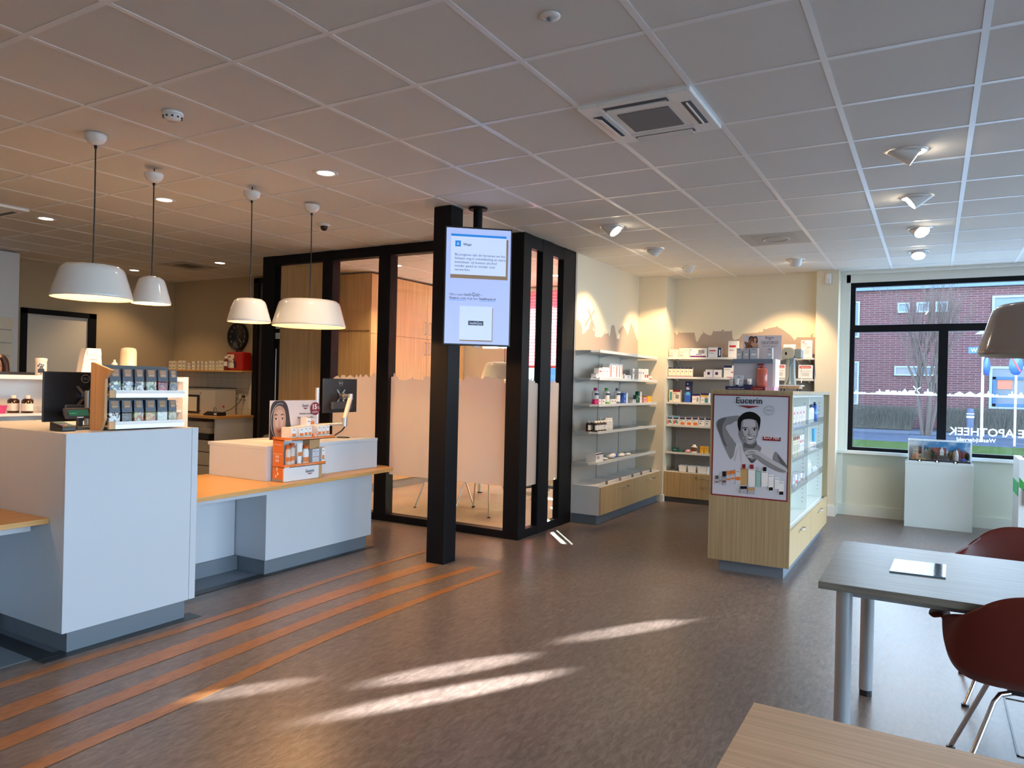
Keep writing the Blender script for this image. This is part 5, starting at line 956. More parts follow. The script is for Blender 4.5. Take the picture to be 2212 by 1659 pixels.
def prod(x0, x1, yt, yb, body, cap, ch, lab=None, capw=.5):
    yc = yt+ch; cxx = (x0+x1)/2; hw = (x1-x0)/2*capw
    fp([(x0, yc), (x1, yc), (x1, yb), (x0, yb)], body, False); fp([(cxx-hw, yt), (cxx+hw, yt), (cxx+hw, yc), (cxx-hw, yc)], cap, False)
    if lab: fp([(x0+4, yc+(yb-yc)*.45), (x1-4, yc+(yb-yc)*.45), (x1-4, yc+(yb-yc)*.7), (x0+4, yc+(yb-yc)*.7)], lab, False)
    fp([(x0+8, yc+12), (x1-8, yc+12), (x1-8, yc+17), (x0+8, yc+17)], G3, False)
for a in ((172, 222, 1240, 1360, G4, G3, 50, BRD, .9), (235, 270, 1185, 1360, GLT, GLT, 60, G1, .6), (278, 335, 1180, 1375, G5, GH, 75, BRD, .9), (340, 400, 1175, 1340, G4, ORANGE, 55, ORANGE, .9), (404, 465, 1165, 1325, G4, ORANGE, 55, ORANGE, .9), (470, 545, 1150, 1365, G4, G4, 20, ORANGE, 1), (545, 640, 1078, 1375, AMB, MAROON, 62, None, .5), (655, 755, 1083, 1395, PW, MAROON, 64, None, .5), (765, 830, 1115, 1400, GRN, GLT, 55, None, .4), (843, 935, 1118, 1395, PW, GH, 62, None, .5), (940, 1015, 1225, 1450, PW, PW, 10, None, 1), (1025, 1090, 1265, 1430, PW, PW, 10, None, 1), (1085, 1155, 1320, 1500, PW, PW, 10, None, 1)): prod(*a)
for a in ((948, 1005, 1405, 1450), (1092, 1148, 1465, 1510)): fp([(a[0], a[2]), (a[1], a[2]), (a[1], a[3]), (a[0], a[3])], GH, False)
for a in ((545, 640, 1390, 1490, GH), (652, 752, 1410, 1505, AMB)): fp([(a[0], a[2]), (a[1], a[2]), (a[1], a[3]), (a[0], a[3])], G5, False); fp([(a[0], a[2]), (a[1], a[2]), (a[1], a[2]+40), (a[0], a[2]+40)], a[4], False)
m.build('printed_sheet', t)
# ================================================================== THINGS ON THE HIGH DESK
DT = 1.1852
t = thing('candy_rack', 'pine and metal two-tier rack of sweet bags on the high white desk', 'rack', (-2.5, -.8, DT))
m = MB(); m.prism([(-2.54, -1.056, DT), (-2.435, -1.056, DT), (-2.40, -1.056, 1.25), (-2.40, -1.056, 1.48), (-2.335+.0, -1.056, 1.528), (-2.52, -1.056, 1.572), (-2.54, -1.056, 1.572)], (0, .016, 0), PINE); m.build('side_panel', t)
m = MB(); m.box(-2.54, -.572, DT, -2.42, -.562, 1.50, ACR); m.build('clear_side_panel', t)
m = MB(); m.box(-2.54, -1.04, DT, -2.53, -.575, 1.56, BLACKP); m.build('back_panel', t)
for z in (DT+.02, 1.385):
    m = MB(); m.box(-2.53, -1.04, z, -2.40, -.575, z+.01, PINE); s_ = m.build('shelf', t)
    m = MB(); m.box(-2.40, -1.035, z-.012, -2.385, -1.0, z+.030, PINE); m.box(-2.40, -1.0, z-.012, -2.383, -.560, z+.030, ALU); m.box(-2.3835, -.998, z+.012, -2.382, -.562, z+.028, PW); m.build('price_rail', s_)
BAGC = P('bag_film', (.30, .30, .32), .12, coat=.8, bump=.8, bscale=60)
def fill(name, cols, sc_=90):
    mt = P(name, cols[0], .25, coat=.5); n = mt.node_tree; b = n.nodes['Principled BSDF']; tcn = n.nodes.new('ShaderNodeTexCoord'); v = n.nodes.new('ShaderNodeTexVoronoi'); v.inputs['Scale'].default_value = sc_
    r = n.nodes.new('ShaderNodeValToRGB'); r.color_ramp.interpolation = 'CONSTANT'; r.color_ramp.elements[0].color = (*cols[0], 1)
    for i, c in enumerate(cols[1:]): e = r.color_ramp.elements[1] if i == 0 else r.color_ramp.elements.new((i+1)/len(cols)); e.position = (i+1)/len(cols); e.color = (*c, 1)
    sp_ = n.nodes.new('ShaderNodeSeparateColor'); n.links.new(tcn.outputs['Object'], v.inputs['Vector']); n.links.new(v.outputs['Color'], sp_.inputs[0]); n.links.new(sp_.outputs[0], r.inputs[0]); n.links.new(r.outputs[0], b.inputs['Base Color'])
    bp = n.nodes.new('ShaderNodeBump'); bp.inputs['Strength'].default_value = .8; bp.inputs['Distance'].default_value = .004; n.links.new(v.outputs['Distance'], bp.inputs['Height']); n.links.new(bp.outputs[0], b.inputs['Normal']); return mt
K_, Wt = (.02, .02, .03), (.75, .78, .74)
F = [fill('sweets_green_black', [K_, Wt, (.25, .45, .35), (.1, .2, .3)]), fill('sweets_pale_black', [K_, Wt, (.3, .4, .6), (.5, .6, .55)]), fill('sweets_grey', [K_, (.3, .3, .35), Wt]), fill('sweets_mint', [(.35, .45, .38), (.55, .62, .5), (.1, .15, .1)]), fill('sweets_raspberry', [(.28, .02, .05), (.45, .06, .10), (.12, .01, .02)], 60), fill('sweets_dark_mix', [K_, (.3, .3, .2), (.15, .15, .2)]),
     fill('sweets_white_black', [Wt, K_, (.85, .85, .85)], 110), fill('sweets_liquorice', [K_, (.03, .02, .02), (.06, .04, .03)], 60), fill('sweets_fruit', [(.5, .5, .2), Wt, (.5, .1, .05)]), fill('sweets_orange_red', [(.5, .12, .05), (.6, .35, .1), (.3, .3, .1)], 45), fill('sweets_white_sticks', [Wt, (.6, .66, .6), (.85, .85, .8)], 45), fill('sweets_khaki', [(.35, .34, .22), (.22, .2, .12), (.5, .5, .4)], 70)]
nmb = ['green and black sweets', 'pale and black sweets', 'grey sweets', 'mint green sweets', 'raspberry red sweets', 'dark mixed sweets', 'white and black sweets', 'black liquorice', 'fruit gums', 'orange and red sweets', 'white stick sweets', 'khaki sweets']
BR = P('bag_brown_label', (.42, .27, .17), .5, spec=.2); BSL = P('bag_slate_band', (.045, .06, .10), .3)
R1 = [(-1.013, -.942), (-.937, -.868), (-.862, -.797), (-.79, -.718), (-.713, -.642), (-.638, -.578)]
for k in range(12):
    a, b = R1[k % 6]; z = 1.3955 if k < 6 else DT+.0305; h = .145 if k < 6 else .14; x = -2.425
    t = thing('sweet_bag', 'clear bag of %s, %s from left on the %s rack tier' % (nmb[k], ORD[k % 6], 'upper' if k < 6 else 'lower'), 'bag', (x, (a+b)/2, z), 0, 'sweet bags on the pine rack')
    m = MB(); hf = h*.5; m.prism([(x, a+.002, z), (x, b-.002, z), (x-.003, b-.002, z+hf), (x-.003, a+.002, z+hf)], (-.03, 0, 0), F[k]); m.build('sweets', t, bevel=.006)
    m = MB(); m.prism([(x-.004, a+.003, z+hf), (x-.004, b-.003, z+hf), (x-.012, b-.006, z+h), (x-.012, a+.006, z+h)], (-.016, 0, 0), BSL); m.build('card_header', t)
    m = MB(); m.poly([(x-.0045, a+.016, z+h*.68), (x-.0045, b-.016, z+h*.68), (x-.0105, b-.014, z+h*.97), (x-.0105, a+.014, z+h*.97)], BR); m.text('MEENK', PW, .008, (x-.0035, (a+b)/2, z+h*.73), (0, 1, 0), (0, 0, 1), width=.03); m.build('label', t)
for k in range(10):
    z = 1.3955 if k < 5 else DT+.0305; y = -1.0+.08*(k % 5)
    for j in (1,):
        m = MB(); x = -2.425-.05*j-.005; m.prism([(x, y, z), (x, y+.068, z), (x-.01, y+.065, z+.14), (x-.01, y+.003, z+.14)], (-.02, 0, 0), BSL)
        tag(m.build('sweet_bag', origin=(x, y, z)), 'dark-headed sweet bag standing behind the front row on the pine rack', 'bag', 'sweet bags on the pine rack')
# monitor on the high desk
def monitor(t, x, ya, yb, z0, z1):
    m = MB(); m.box(x-.012, ya, z0, x, yb, z1, BLACKP); m.build('screen_housing', t, bevel=.004)
    m = MB(); m.box(x-.0135, ya+.008, z0+.012, x-.012, yb-.008, z1-.008, P('screen_glow', (.3, .4, .5), .2)); m.build('screen', t)
    m = MB(); ym = (ya+yb)/2
    m.box(x, ym-.13, z0+.03, x+.03, ym+.13, z0+.10, DARK); m.build('port_cover', t, bevel=.008)
    m = MB()
    for s in (-1, 1): m.prism([(x+.001, ym-.05*s-.01, z0+.21), (x+.001, ym-.05*s+.01, z0+.21), (x+.001, ym+.05*s+.01, z0+.09), (x+.001, ym+.05*s-.01, z0+.09)], (.006, 0, 0), STEEL)
    m.tube([(x+.006, ym, z0+.15), (x+.05, ym, z0+.15)], .028, STEEL, 20); m.build('mount', t)
    m = MB(); cy, cz = (yb-.055, z1-.045) if x > -2.8 else (ym+.0, z1-.04)
    m.tube([(x+.0015, cy+.024*math.cos(2*PI*k/30), cz+.024*math.sin(2*PI*k/30)) for k in range(31)], .0015, STEEL, 5, cap=False)
    m.text('DELL', STEEL, .019, (x+.001, cy, cz-.006), (0, 1, 0), (0, 0, 1), width=.036, bold=.02); m.build('logo', t)
t = thing('monitor', 'black computer monitor seen from behind on the high white desk', 'monitor', (-2.76, -1.0, DT))
monitor(t, -2.80, -1.18, -.70, 1.22, 1.515)
m = MB(); m.tube([(-2.72, -.965, DT), (-2.72, -.965, 1.405)], .020, ALU, 20); m.tube([(-2.72, -.965, DT), (-2.72, -.965, DT+.012)], .045, ALU, 24); m.build('arm_pole', t)
t = thing('customer_display', 'small black customer display with green digits beside the pine rack', 'display', (-2.56, -1.03, DT))
m = MB(); m.box(-2.64, -1.10, DT, -2.50, -1.062, DT+.018, DARK); m.prism([(-2.66, -1.17, DT), (-2.50, -1.17, DT), (-2.50, -1.062, DT), (-2.66, -1.062, DT)], (0, 0, .018), DARK); m.build('base', t, bevel=.004)
m = MB(); m.box(-2.60, -1.125, DT+.018, -2.575, -1.10, DT+.075, DARK); m.build('stem', t)
m = MB(); m.prism([(-2.545, -1.205, DT+.062), (-2.57, -1.205, DT+.062), (-2.60, -1.205, DT+.118), (-2.575, -1.205, DT+.122)], (0, .142, 0), DARK); m.build('housing', t, bevel=.003)
m = MB(); m.poly([(-2.5505, -1.19, DT+.078), (-2.5505, -1.078, DT+.078), (-2.569, -1.078, DT+.112), (-2.569, -1.19, DT+.112)], P('green_lcd', (.01, .05, .03), .2, emit=.35, ecol=(.01, .10, .06)))
m.text('- -- -', P('green_digits', (.1, .8, .4), .4, emit=.8, ecol=(.05, .6, .3)), .02, (-2.558, -1.165, DT+.088), (0, 1, 0), (0, 0, 1)); m.box(-2.546, -1.15, DT+.066, -2.5435, -1.115, DT+.073, PW); m.build('green_screen', t)
t.location = Vector(t.location)+Vector((-.045, .05, 0))
t = thing('card_terminal', 'black card payment terminal on the near corner of the high desk', 'card terminal', (-2.52, -1.2, DT))
m = MB(); m.prism([(-2.47, -1.245, DT), (-2.60, -1.245, DT), (-2.60, -1.245, DT+.05), (-2.47, -1.245, DT+.028)], (0, .075, 0), BLACKP); m.build('body', t, bevel=.005)
m = MB(); m.poly([(-2.545, -1.238, DT+.0418), (-2.545, -1.177, DT+.0418), (-2.59, -1.177, DT+.0494), (-2.59, -1.238, DT+.0494)], P('terminal_screen', (.3, .45, .42), .2)); m.build('screen', t)
m = MB()
for r in range(3):
    for c_ in range(4): m.box(-2.485-.018*r, -1.238+.016*c_, DT+.031+.003*r, -2.497-.018*r, -1.226+.016*c_, DT+.035+.003*r, [RED, YELL, GREEN, GREYI][c_] if r == 0 else GREYI)
m.build('keypad', t)
# ---- bookcase things
BT = 1.4875
t = thing('apothecary_jar', 'white lidded apothecary jar with black ornament on the bookcase top', 'jar', (-3.97, -.60, BT))
m = MB(); m.lathe([(.001, 0), (.034, 0), (.037, .006), (.037, .085), (.035, .098), (.040, .104), (.041, .115), (.039, .124), (.001, .128)], (-3.97, -.60, BT), GLOSSW, 24); m.build('body', t)
m = MB(); q3 = Matrix.Rotation(math.radians(65), 3, 'Z')
for a in ((-.02, .018, .02, .045), (-.013, .045, .016, .052), (-.008, .055, .012, .066), (-.022, .062, -.014, .075), (-.012, .072, -.004, .086), (.0, .068, .006, .084), (.010, .066, .017, .08), (-.005, .008, .006, .014)):
    cc = [q3 @ Vector((xx, -.0385-.0*abs(xx), 0)) for xx in (a[0], a[2])]
    m.poly([(-3.97+cc[0].x, -.60+cc[0].y, BT+a[1]), (-3.97+cc[1].x, -.60+cc[1].y, BT+a[1]), (-3.97+cc[1].x, -.60+cc[1].y, BT+a[3]), (-3.97+cc[0].x, -.60+cc[0].y, BT+a[3])], BLACKP)
m.build('ornament', t)
t = thing('paper_bag', 'folded white paper pharmacy bag on the bookcase top', 'bag', (-3.98, -.24, BT))
m = MB(); m.prism([(-3.94, -.33, BT), (-3.94, -.165, BT), (-3.95, -.175, 1.70), (-3.95, -.285, 1.70), (-3.95, -.30, 1.65)], (-.07, 0, 0), PW); m.build('body', t)
m = MB(); m.prism([(-3.938, -.285, 1.655), (-3.938, -.175, 1.655), (-3.945, -.178, 1.703), (-3.945, -.282, 1.703)], (-.003, 0, 0), PW); m.box(-3.9385, -.265, 1.615, -3.937, -.205, 1.618, GREYI); m.build('folded_flap', t)
t = thing('canister', 'cream rounded canister on the bookcase top', 'canister', (-4.0, .08, BT))
m = MB(); m.lathe([(.001, 0), (.061, 0), (.063, .01), (.062, .20), (.055, .228), (.035, .238), (.001, .24)], (-4.0, .08, BT), P('cream_gloss', (.74, .66, .50), .2, coat=.4), 28); m.build('body', t)
t = thing('lidded_pot', 'small white lidded pot beside the cream canister', 'pot', (-3.99, -.04, BT))
m = MB(); m.lathe([(.001, 0), (.022, 0), (.028, .03), (.028, .09), (.001, .10)], (-3.99, -.04, BT), GLOSSW, 18); m.build('body', t); m = MB(); m.lathe([(.026, .098), (.014, .115), (.007, .12), (.010, .132), (.001, .137)], (-3.99, -.04, BT), GLOSSW, 16); m.build('lid', t)
for i, (x, y) in enumerate(((-4.04, -.745), (-3.96, -.69), (-4.04, -.65))):
    bottle(x, y, 1.2153, .125, .037, BRG, CAPW, 'brown medicine bottle with white cap, %s of three on the bookcase shelf' % ('leftmost', 'foremost', 'rightmost')[i], 'brown bottles in the bookcase', (PW, .12, .55), capr=.42, rz=PI/2*.7)
acrylic_box(-4.15, -.60, 1.2153, -3.93, -.50, 1.26, 'clear acrylic tray right of the brown bottles in the bookcase')
m = MB(); m.prism([(-3.96, -.90, 1.2153), (-3.96, -.835, 1.2153), (-3.96, -.82, 1.272), (-3.96, -.91, 1.272)], (-.02, 0, 0), MAG); m.poly([(-3.9595, -.92, 1.225), (-3.9595, -.87, 1.225), (-3.9595, -.865, 1.255), (-3.9595, -.92, 1.255)], PINK)
tag(m.build('toothpaste_box', origin=(-3.97, -.89, 1.2153)), 'red and pink carton at the left end of the bookcase shelf', 'carton')
for i in range(3): carton(-.95+.085*i, -.875+.085*i, .055, 'greybox' if i < 2 else 'white', 'low pale carton, %s from left on the lower bookcase shelf' % ORD[i], 'carton', ('x', -3.94), 1.0853, 'cartons on the lower bookcase shelf', .06)
t = thing('tape_dispenser', 'black desk tape dispenser beside the low cartons in the bookcase', 'tape dispenser', (-3.97, -.63, 1.0853))
m = MB(); m.tube([(-3.985, -.64, 1.128), (-3.955, -.64, 1.128)], .038, BLACKP, 24); m.prism([(-3.99, -.685, 1.0855), (-3.99, -.555, 1.0855), (-3.99, -.55, 1.13), (-3.99, -.572, 1.105), (-3.99, -.61, 1.13), (-3.99, -.685, 1.12)], (.045, 0, 0), BLACKP); m.build('body', t, bevel=.003)
t = thing('office_desk', 'white office desk behind the bookcase', 'desk', (-4.6, -.3, 0))
m = MB(); m.box(-4.92, -1.3, .965, -4.26, .3, .99, WHITE); m.build('top', t); m = MB(); m.box(-4.92, -1.3, 0, -4.26, -1.27, .965, WHITE); m.box(-4.92, .27, 0, -4.26, .3, .965, WHITE); m.box(-4.30, -1.27, .3, -4.28, .27, .965, WHITE); m.build('frame', t)
t = thing('monitor', 'dark monitor whose top edge shows behind the bookcase beside the woman', 'monitor', (-4.5, -.42, .99))
m = MB(); m.box(-4.52, -.64, 1.16, -4.50, -.26, 1.508, BLACKP); m.build('screen_housing', t); m = MB(); m.box(-4.50, -.47, .991, -4.47, -.43, 1.2, BLACKP); m.box(-4.56, -.55, .991, -4.38, -.35, 1.0, BLACKP); m.build('stand', t)

# ================================================================== LOW DESK THINGS
WT = .7195
EO = P('display_orange_card', (.72, .19, .03), .5); EW = P('display_white_card', (.74, .75, .78), .5); KR = P('kraft_card', (.50, .30, .14), .7)
t = thing('sun_care_display', 'orange and white two-tier sun care display on the low desk worktop', 'display stand', (-2.64, .65, WT))
m = MB(); m.box(-2.70, .432, WT, -2.59, .437, 1.045, EO)
for z in (.84, .93, 1.0): m.box(-2.69, .4312, z, -2.60, .432, z+.002, PW)
for x, z in ((-2.66, .87), (-2.64, .87), (-2.66, .90), (-2.64, .90), (-2.65, .80), (-2.65, .82), (-2.66, .75), (-2.64, .77)): m.box(x-.006, .4308, z, x+.004, .432, z+.02, PW)
m.box(-2.70, .4305, WT+.002, -2.60, .432, WT+.02, GREYI); m.build('side_panel', t)
m = MB(); m.box(-2.685, .437, WT, -2.58, .80, .83, EW)
m.text('Eucerin', NAVY, .034, (-2.578, .70, .775), (0, 1, 0), (0, 0, 1), width=.085, bold=.01); m.poly([(-2.578, .665, .768), (-2.578, .735, .768), (-2.578, .70, .758)], MAROON); m.build('base', t, bevel=.008)
for nm, z, x1, y0_, y1_ in (('lower_tray', .83, -2.555, .43, .845), ('upper_tray', 1.035, -2.53, .425, .915)):
    m = MB(); m.box(-2.70, y0_, z, x1, y1_, z+.004, EW); m.prism([(-2.70, y0_, z), (-2.57, y0_, z), (x1, y0_+.035, z), (x1, y1_, z), (x1-.002, y1_, z), (x1-.002, y0_+.036, z), (-2.571, y0_+.002, z), (-2.70, y0_+.002, z)], (0, 0, .024), EO)
    m.text('beschermt uw huid tegen de zon', PW, .008, (x1+.001, (y0_+y1_)/2, z+.008), (0, 1, 0), (0, 0, 1), width=.22); m.build(nm, t)
m = MB(); m.box(-2.70, .437, .86, -2.695, .73, 1.035, EW); m.box(-2.70, .73, .834, -2.62, .84, 1.035, KR); m.box(-2.695, .80, WT, -2.60, .85, .83, KR); m.build('inner_support', t)
m = MB(); m.box(-2.705, .395, 1.035, -2.700, .885, 1.335, P('board_pale_pink', (.72, .58, .55), .5))
bw = lambda px, py: (.395+(px-110)/(895-110)*.49, 1.335-(py-140)/(620-140)*.30*1.28)
def bf(pts, mt, i, k=4, sm=True):
    q = smooth_loop([bw(*p) for p in pts], k) if sm else [bw(*p) for p in pts]; m.poly([(-2.6998+.0002*i, a, max(1.036, b)) for a, b in q], mt)
bf([(112, 300), (125, 200), (170, 150), (250, 142), (340, 150), (400, 220), (450, 400), (500, 520), (480, 560), (380, 570), (150, 560), (112, 480)], HR, 1)
bf([(112, 600), (160, 560), (210, 520), (300, 540), (360, 600), (370, 640), (112, 640)], SKIN, 2)
bf([(200, 480), (330, 470), (320, 560), (220, 560)], P('printed_skin_shade', (.34, .15, .09), .5), 3)
bf([(160, 320), (170, 240), (220, 195), (290, 195), (345, 240), (362, 330), (345, 430), (300, 490), (250, 505), (200, 480), (170, 410)], SKIN, 4)
FS = P('printed_skin_light', (.60, .34, .24), .5); bf([(200, 260), (280, 230), (330, 290), (310, 400), (250, 420), (200, 380)], FS, 5)
for ex in (205, 308): bf([(ex-22, 317), (ex, 308), (ex+22, 316), (ex, 323)], PW, 6); bf([(ex-11, 307), (ex+11, 307), (ex+10, 323), (ex-10, 323)], HR, 7); bf([(ex-26, 317), (ex, 304), (ex+26, 315), (ex, 309)], HR, 7); bf([(ex-34, 284), (ex-5, 268), (ex+30, 282), (ex, 280)], HR, 8)
bf([(252, 330), (262, 330), (272, 385), (244, 385)], SKIN, 9); bf([(222, 432), (255, 422), (292, 432), (255, 452)], P('printed_lips', (.45, .12, .10), .4), 10)
m.tube([(-2.696, *bw(262+140*math.cos(2*PI*k/36), 340+172*math.sin(2*PI*k/36))) for k in range(3, 30)], .0012, PW, 5)
m.text('Eucerin', NAVY, .032, (-2.698, *bw(685, 205)), (0, 1, 0), (0, 0, 1), width=.064, bold=.01); m.poly([(-2.698, *bw(640, 215)), (-2.698, *bw(732, 215)), (-2.698, *bw(686, 230))], MAROON)
m.text('Ultralichte textuur', SK, .020, (-2.698, *bw(690, 280)), (0, 1, 0), (0, 0, 1), width=.14, bold=.01); m.text('8u lang anti-shine effect', SK, .020, (-2.698, *bw(690, 318)), (0, 1, 0), (0, 0, 1), width=.17, bold=.01)
a_, b_ = bw(695, 392), bw(840, 350); m.box(-2.6995, a_[0], a_[1], -2.698, b_[0], b_[1], ORANGE); m.build('header_board', t)
m = MB(); sy, sz_ = bw(845, 225); m.disc((-2.690, sy, sz_), .052, (1, 0, 0), MAROON, 36); m.box(-2.699, sy-.01, sz_-.01, -2.6902, sy+.01, sz_+.01, MAROON)
m.text('15', PW, .055, (-2.689, sy-.012, sz_-.004), (0, 1, 0), (0, 0, 1), bold=.03); m.text('%', PW, .032, (-2.689, sy+.030, sz_-.002), (0, 1, 0), (0, 0, 1)); m.text('KORTING', PW, .019, (-2.689, sy, sz_-.034), (0, 1, 0), (0, 0, 1), width=.062); m.build('discount_disc', t)
UT, LT = 1.0395, .8345
gsun = 'cartons on the upper tray of the sun care display'
for i, (a, b, h, xx) in enumerate(((.47, .522, .094, -2.545), (.545, .597, .094, -2.545), (.600, .640, .100, -2.548), (.644, .682, .102, -2.55), (.745, .785, .102, -2.55), (.789, .829, .102, -2.55), (.838, .876, .106, -2.552))):
    carton(a, b, h, 'sun', 'white and orange sun care carton, %s from left on the upper display tray' % ORD[i], 'carton', ('x', xx), UT, gsun, .11)
carton(.678, .716, .165, 'sun', 'tallest white and orange carton, standing raised behind the small orange box', 'carton', ('x', -2.60), UT, gsun, .07)
carton(.686, .740, .038, 'uv', 'small orange box between the two groups of sun care cartons', 'carton', ('x', -2.54), UT, gsun, .03)
ORC = P('orange_bottle_cap', (.62, .12, .02), .35)
bottle(-2.585, .475, LT, .165, .022, P('blush_bottle', (.72, .58, .50), .35), ORC, 'pale pink spray bottle with orange cap, at the left of the lower tray', None, (ORANGE, .25, .45), shoulder=.7, capr=.8, rz=PI/2)
bottle(-2.60, .525, LT, .175, .026, P('blush_bottle', (.72, .58, .50), .35), ORC, 'larger pale pink spray bottle with orange cap on the lower tray', None, (ORANGE, .25, .45), shoulder=.72, capr=.8, rz=PI/2)
t = thing('tube', 'white sun cream tube standing cap-down in the lower tray', 'tube', (-2.585, .590, LT), PI/2)
m = MB(); m.lathe([(.020, .022), (.024, .05), (.028, .12), (.031, .172)], (0, 0, 0), PW, 18, ry=.5); m.box(-.031, -.002, .170, .031, .002, .176, PW); m.box(-.021, -.0135, .075, .021, -.012, .105, ORANGE); m.build('body', t, local=True)
m = MB(); m.lathe([(.001, 0), (.022, 0), (.021, .024), (.001, .024)], (0, 0, 0), PW, 18, ry=.7); m.build('cap', t, local=True)
bottle(-2.59, .660, LT, .155, .031, PW, ORC, 'white lotion bottle with big orange cap in the lower tray', None, (ORANGE, .15, .4), shoulder=.66, capr=.85, flat=.6, rz=PI/2)
for i, (a, b) in enumerate(((.708, .742), (.744, .778))): carton(a+.012, b+.012, .118, 'serum', 'grey and white serum carton, %s on the right of the lower tray' % ('left one' if i == 0 else 'right one'), 'carton', ('x', -2.575), LT, 'serum cartons', .04)
carton(.806, .838, .13, 'sun', 'white and orange carton at the far right end of the lower tray', 'carton', ('x', -2.56), LT, None, .04)
t = thing('monitor', 'black monitor on a silver swing arm over the low white desk', 'monitor', (-3.1, 1.45, .9855))
monitor(t, -3.06, 1.31, 1.75, 1.205, 1.515)
m = MB(); m.tube([(-3.08, 1.26, .9855), (-3.08, 1.26, 1.43)], .019, ALU, 20); m.tube([(-3.08, 1.26, .9855), (-3.08, 1.26, .998)], .04, ALU, 20); m.tube([(-3.08, 1.26, 1.10), (-2.90, 1.42, 1.115)], .014, ALU, 12); m.tube([(-2.90, 1.42, 1.09), (-2.90, 1.42, 1.17)], .024, ALU, 20); m.build('arm_pole', t)
m = MB(); m.tube([(-2.90, 1.42, 1.16), (-2.93, 1.52, 1.34)], .021, P('arm_cream', (.72, .60, .50), .35), 16); m.tube([(-2.93, 1.52, 1.33), (-2.93, 1.52, 1.38)], .023, ALU, 18); m.tube([(-2.93, 1.52, 1.36), (-3.02, 1.53, 1.36)], .018, ALU, 14); m.build('swing_arm', t)
m = MB(); m.tube([(-2.91, 1.44, 1.09), (-2.93, 1.42, 1.05), (-2.99, 1.38, 1.0), (-2.995, 1.37, .99)], .007, BLACKP, 8); m.tube([(-2.93+.06*math.cos(2*PI*k/24), 1.44+.05*math.sin(2*PI*k/24), .989) for k in range(25)], .0035, BLACKP, 6, cap=False); m.build('cable', t)
m = MB(); m.ball((-3.42, 1.02, .9855), .05, BLACKP, 10, (.7, 1.1, .55)); m.v = [(a, b, max(.9856, c_)) for a, b, c_ in m.v]; tag(m.build('computer_mouse', origin=(-3.42, 1.02, .9855)), 'black computer mouse on the low desk behind the sun care board', 'mouse')
m = MB(); m.box(-3.20, .62, .9855, -2.98, .92, .9865, PW); tag(m.build('paper_sheet', origin=(-3.1, .77, .9855)), 'white paper sheet lying on the low desk behind the sun care board', 'paper')

# ================================================================== OFFICE CORNER
t = thing('wall_clock', 'round black wall clock with white numerals and hands', 'clock', (-7.13, 3.715, 1.905))
m = MB(); q = [(.20+.012*math.cos(a)) for a in (0,)]; cx, cz = -7.13, 2.104
n = 40; vs = []; fs = []
for (r, y) in ((.001, 3.69), (.175, 3.69), (.185, 3.665), (.198, 3.665), (.203, 3.675), (.203, 3.715)):
    for k in range(n): vs.append((cx+r*math.cos(2*PI*k/n), y, cz+r*math.sin(2*PI*k/n)))
for i in range(5):
    for k in range(n): fs.append((i*n+k, i*n+(k+1) % n, (i+1)*n+(k+1) % n, (i+1)*n+k))
m.add(vs, fs, BLACKP, True); m.build('case', t)
m = MB(); CN = P('clock_numerals', (.65, .60, .48), .5)
for k in range(1, 13):
    a = PI/2-2*PI*k/12; m.text(str(k), CN, .045, (cx+.148*math.cos(a), 3.687, cz+.148*math.sin(a)-.015))
m.build('numerals', t)
for nm, a, L_, wd in (('hour_hand', PI/2-2*PI*(4.37/12), .10, .007), ('minute_hand', PI/2-2*PI*(22.5/60), .145, .005)):
    m = MB(); dx, dz = math.cos(a), math.sin(a); m.prism([(cx-dz*wd, 3.684, cz+dx*wd), (cx+dx*L_-dz*wd*.4, 3.684, cz+dz*L_+dx*wd*.4), (cx+dx*L_+dz*wd*.4, 3.684, cz+dz*L_-dx*wd*.4), (cx+dz*wd, 3.684, cz-dx*wd)], (0, -.002, 0), CN); m.build(nm, t)
t = thing('first_aid_case', 'red first aid case with white label on the oak wall shelf', 'case', (-6.95, 3.60, 1.6065))
m = MB(); m.box(-7.18, 3.54, 1.6065, -6.83, 3.70, 1.87, P('case_red', (.42, .012, .008), .35)); m.build('case', t, bevel=.02)
m = MB(); m.prism([(-7.16, 3.537, 1.64), (-7.01, 3.537, 1.64), (-7.01, 3.537, 1.72), (-7.04, 3.537, 1.77), (-7.01, 3.537, 1.78), (-7.01, 3.537, 1.835), (-7.16, 3.537, 1.835)], (0, .002, 0), CREAM); m.text('EHV', BLACKP, .055, (-7.095, 3.535, 1.715), width=.09); m.box(-7.13, 3.535, 1.79, -7.08, 3.537, 1.81, RED); m.prism([(-7.03, 3.535, 1.72), (-6.99, 3.535, 1.745), (-6.965, 3.535, 1.72), (-6.965, 3.535, 1.64), (-6.995, 3.535, 1.64), (-7.0, 3.535, 1.70)], (0, .002, 0), BLACKP); m.build('label', t)
m = MB(); m.tube([(-7.06, 3.62, 1.87), (-7.06, 3.62, 1.888), (-6.94, 3.62, 1.888), (-6.94, 3.62, 1.87)], .008, BLACKP, 8); m.build('handle', t)
bottle(-7.155, 3.518, 1.6063, .20, .036, P('red_amber_bottle', (.20, .012, .008), .15, coat=.5), CAPW, 'tall red-brown bottle with white label before the first aid case', None, (PW, .3, .62), capr=.45, flat=.55)
hb_ = [(-8.50, -8.42, .13), (-8.41, -8.33, .13), (-8.27, -8.18, .135), (-8.17, -8.10, .135), (-8.05, -7.98, .10), (-7.95, -7.88, .125), (-7.83, -7.78, .13), (-7.74, -7.69, .13), (-7.65, -7.59, .12), (-7.56, -7.50, .135), (-7.49, -7.44, .13), (-7.40, -7.36, .13), (-7.345, -7.30, .14), (-7.295, -7.235, .14)]
